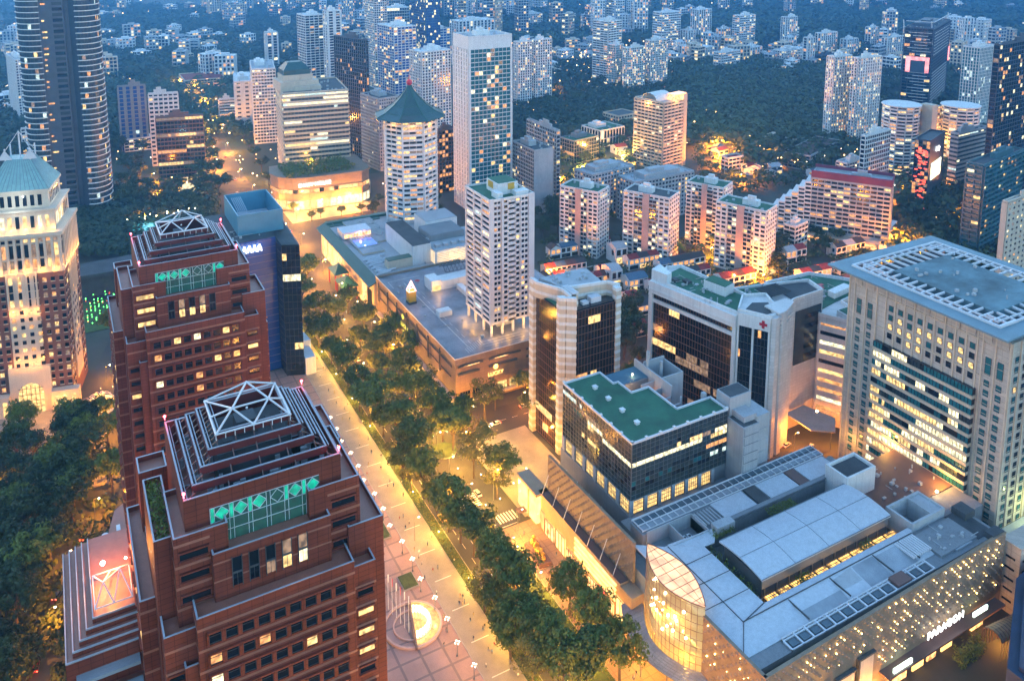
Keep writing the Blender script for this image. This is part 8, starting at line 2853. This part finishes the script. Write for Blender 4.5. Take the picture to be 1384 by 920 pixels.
# hotel pool and low lit roofs by the grove
t_ = thing('hotel_pool', 'turquoise lagoon pool with strings of lamps behind the granite tower', 'swimming pool', (*at(205, 305, 8), 0))
b = MB(); b.prism([(-14, -6), (6, -9), (22, 2), (26, 14), (6, 8), (-8, 8), (-16, 2)], 7, 8); b.build('water', M['turq'], t_)
b = MB(); b.prism([(-20, -12), (30, -12), (34, 22), (-20, 20)], 0, 7); b.build('deck', M['city'], t_)
b = MB()
for k in range(22):
    b.ball((-18 + k * 2.6 + (k % 3), 14 + (k * 7 % 5) * 2, 9.5), .4, n=5, k=3)
b.build('string_lamp', M['lamp'], t_, kind='stuff')
lamp_light('pool_lamp', (0, 0, 14), 1800, (.5, .9, 1), t_); lamp_light('pool_lamp', (14, 18, 14), 2600, (1, .6, .3), t_)
for (p, q, lb) in (((268, 262), 9, 'smaller lit glass dome by the hotel pool'), ((255, 268), 12, 'larger lit glass dome by the hotel pool')):
    t_ = thing('lit_dome', lb, 'dome', (*at(*p), 0))
    b = MB()
    for k in range(4):
        b.cyl(0, 0, k * 3, k * 3 + 2.6, q - k * 2.4, q - k * 2.4 - .6, n=12)
    b.bar((0, 0, 12), (0, 0, 18), .4); b.build('tier', M['domeglow'], t_)
t_ = thing('green_dotted_garden', 'sunken garden strung with green and red dots left of the granite tower', 'garden', (*at(137, 430), 0))
b = MB(); fr = random.Random(15)
for k in range(90):
    b.ball((-9 + (k % 9) * 2.1, -14 + (k // 9) * 4, fr.uniform(1, 8)), .28, n=5, k=3, m=0 if fr.random() < .8 else 1)
b.build('dot_lamp', [M['green_dot'], M['red_glow']], t_, kind='stuff')
b = MB(); b.box(-10, 10, -16, 26, 0, .4); b.build('lawn', M['grass'], t_)
t_ = thing('curved_roof_annex', 'long dark curved roof annex left of the granite tower crown', 'building', (*at(115, 372, 14), 0))
b = MB(); b.prism([(-4, 0), (34, -2), (38, 10), (30, 22), (-6, 20)], 0, 14); b.prism([(-6, -3), (36, -5), (37, -1), (-4, 0)], 13, 15); b.build('wall', M['dgrey'], t_)
# ================================================================ far city in the haze
fr = random.Random(2024)
k = 0
ZW = ['white', 'cream', 'pgrey']
for (u0, u1, v0, v1, n, h0, h1) in ((0, 480, 0, 30, 30, 12, 60), (690, 930, 2, 60, 42, 25, 90), (930, 1384, -6, 26, 30, 20, 70), (1180, 1384, 60, 100, 22, 30, 75), (470, 700, -6, 60, 44, 60, 150), (700, 830, 60, 110, 26, 8, 20), (130, 300, 50, 115, 34, 14, 42), (0, 50, 60, 170, 10, 15, 40), (280, 500, 20, 90, 22, 20, 60), (900, 1100, 62, 98, 26, 14, 40), (1040, 1240, 75, 110, 22, 12, 30)):
    for _ in range(n):
        u, v = fr.uniform(u0, u1), fr.uniform(v0, v1)
        x, y = at(u, v, 0)
        h = fr.uniform(h0, h1); w_ = fr.uniform(14, 30); d_ = fr.uniform(12, 22)
        where = 'left' if u < 480 else ('centre' if u < 700 else 'right')
        t_ = thing('distant_building', 'pale distant building in the haze, %s part of the skyline' % where, 'building', (x, y, 0), R(fr.uniform(-30, 40)), 'distant buildings in the haze')
        b = MB(); g = MB(); b.box(0, w_, 0, d_, 0, h); b.box(w_ * .3, w_ * .7, d_ * .3, d_ * .7, h, h + 3)
        kw = dict(fl=5.5, bay=5.5, bh=fr.uniform(1.2, 3), pw=fr.uniform(.4, 3), pr=.5, litp=.2, kinds=('warm', 'pale', 'amber'), fr=fr)
        facade(b, g, (0, 0), (w_, 0), 0, h, **kw); facade(b, g, (0, d_), (0, 0), 0, h, **kw)
        b.build('wall', M[ZW[k % 3]], t_); g.build('window', GL, t_, kind='stuff')
        k += 1
# city lights too small and many to count
def dots(name, areas, label, m, r0, r1, seed):
    rs = random.Random(seed)
    b = MB()
    for (u0, u1, v0, v1, n) in areas:
        for q in range(n):
            if q % 9 == 0:
                x, y = at(rs.uniform(u0, u1), rs.uniform(v0, v1), 0); a_ = rs.choice((0, 1.57)) + rs.gauss(0, .25); s_ = math.hypot(x, y) * rs.uniform(.012, .03)
            x += math.cos(a_) * s_ * rs.uniform(.6, 1.4) + rs.gauss(0, s_ * .3); y += math.sin(a_) * s_ * rs.uniform(.6, 1.4) + rs.gauss(0, s_ * .3)
            dd = math.hypot(x, y) / 1000
            r = rs.uniform(r0, r1) * dd * .48; z = rs.uniform(6, 14)
            k_ = [(x + r, y, z), (x, y + r, z), (x - r, y, z), (x, y - r, z)]
            for i in range(4):
                b.face([k_[i], k_[(i + 1) % 4], (x, y, z + r)]); b.face([k_[(i + 1) % 4], k_[i], (x, y, z - r)])
    tag(b.build(name, m, kind='stuff'), label, 'lights')


AREA = [(100, 480, 0, 60, 170), (690, 900, 2, 110, 380), (900, 1384, 0, 25, 160), (1150, 1384, 20, 110, 130), (450, 700, -10, 40, 160), (150, 450, 60, 120, 60), (700, 760, 100, 122, 60), (930, 1130, 85, 190, 24), (1210, 1330, 150, 330, 60), (700, 860, 120, 230, 80), (940, 1200, 190, 250, 120), (160, 300, 180, 300, 50), (270, 330, 150, 270, 40), (0, 60, 0, 220, 60)]
dots('city_lights', AREA, 'warm pinpoint lights scattered over the distant city', M['dot_warm'], .9, 2.2, 3)
dots('city_lights', [(a[0], a[1], a[2], a[3], a[4] // 3) for a in AREA], 'white pinpoint lights scattered over the distant city', M['dot_white'], .9, 2.0, 4)
dots('park_lights', [(-10, 170, 570, 700, 60), (420, 700, 420, 800, 60)], 'tiny lamps glinting among the near trees', M['dot_warm'], .6, 1.2, 5)
# ---------------------------------------------------------------- haze
def haze_box():
    b = MB()
    b.box(-9500, 9500, -1600, 13500, -1.5, 330)
    m = bpy.data.materials.new('haze_air')
    m.use_nodes = True
    t = m.node_tree
    for n in list(t.nodes):
        if n.type != 'OUTPUT_MATERIAL':
            t.nodes.remove(n)
    v = t.nodes.new('ShaderNodeVolumePrincipled')
    v.inputs['Color'].default_value = (0.10, 0.42, 1.0, 1)
    v.inputs['Density'].default_value = HAZE
    v.inputs['Anisotropy'].default_value = 0.65
    t.links.new(v.outputs[0], [n for n in t.nodes if n.type == 'OUTPUT_MATERIAL'][0].inputs['Volume'])
    b.build('haze', m, kind='stuff')


HAZE = 0.00024
haze_box()
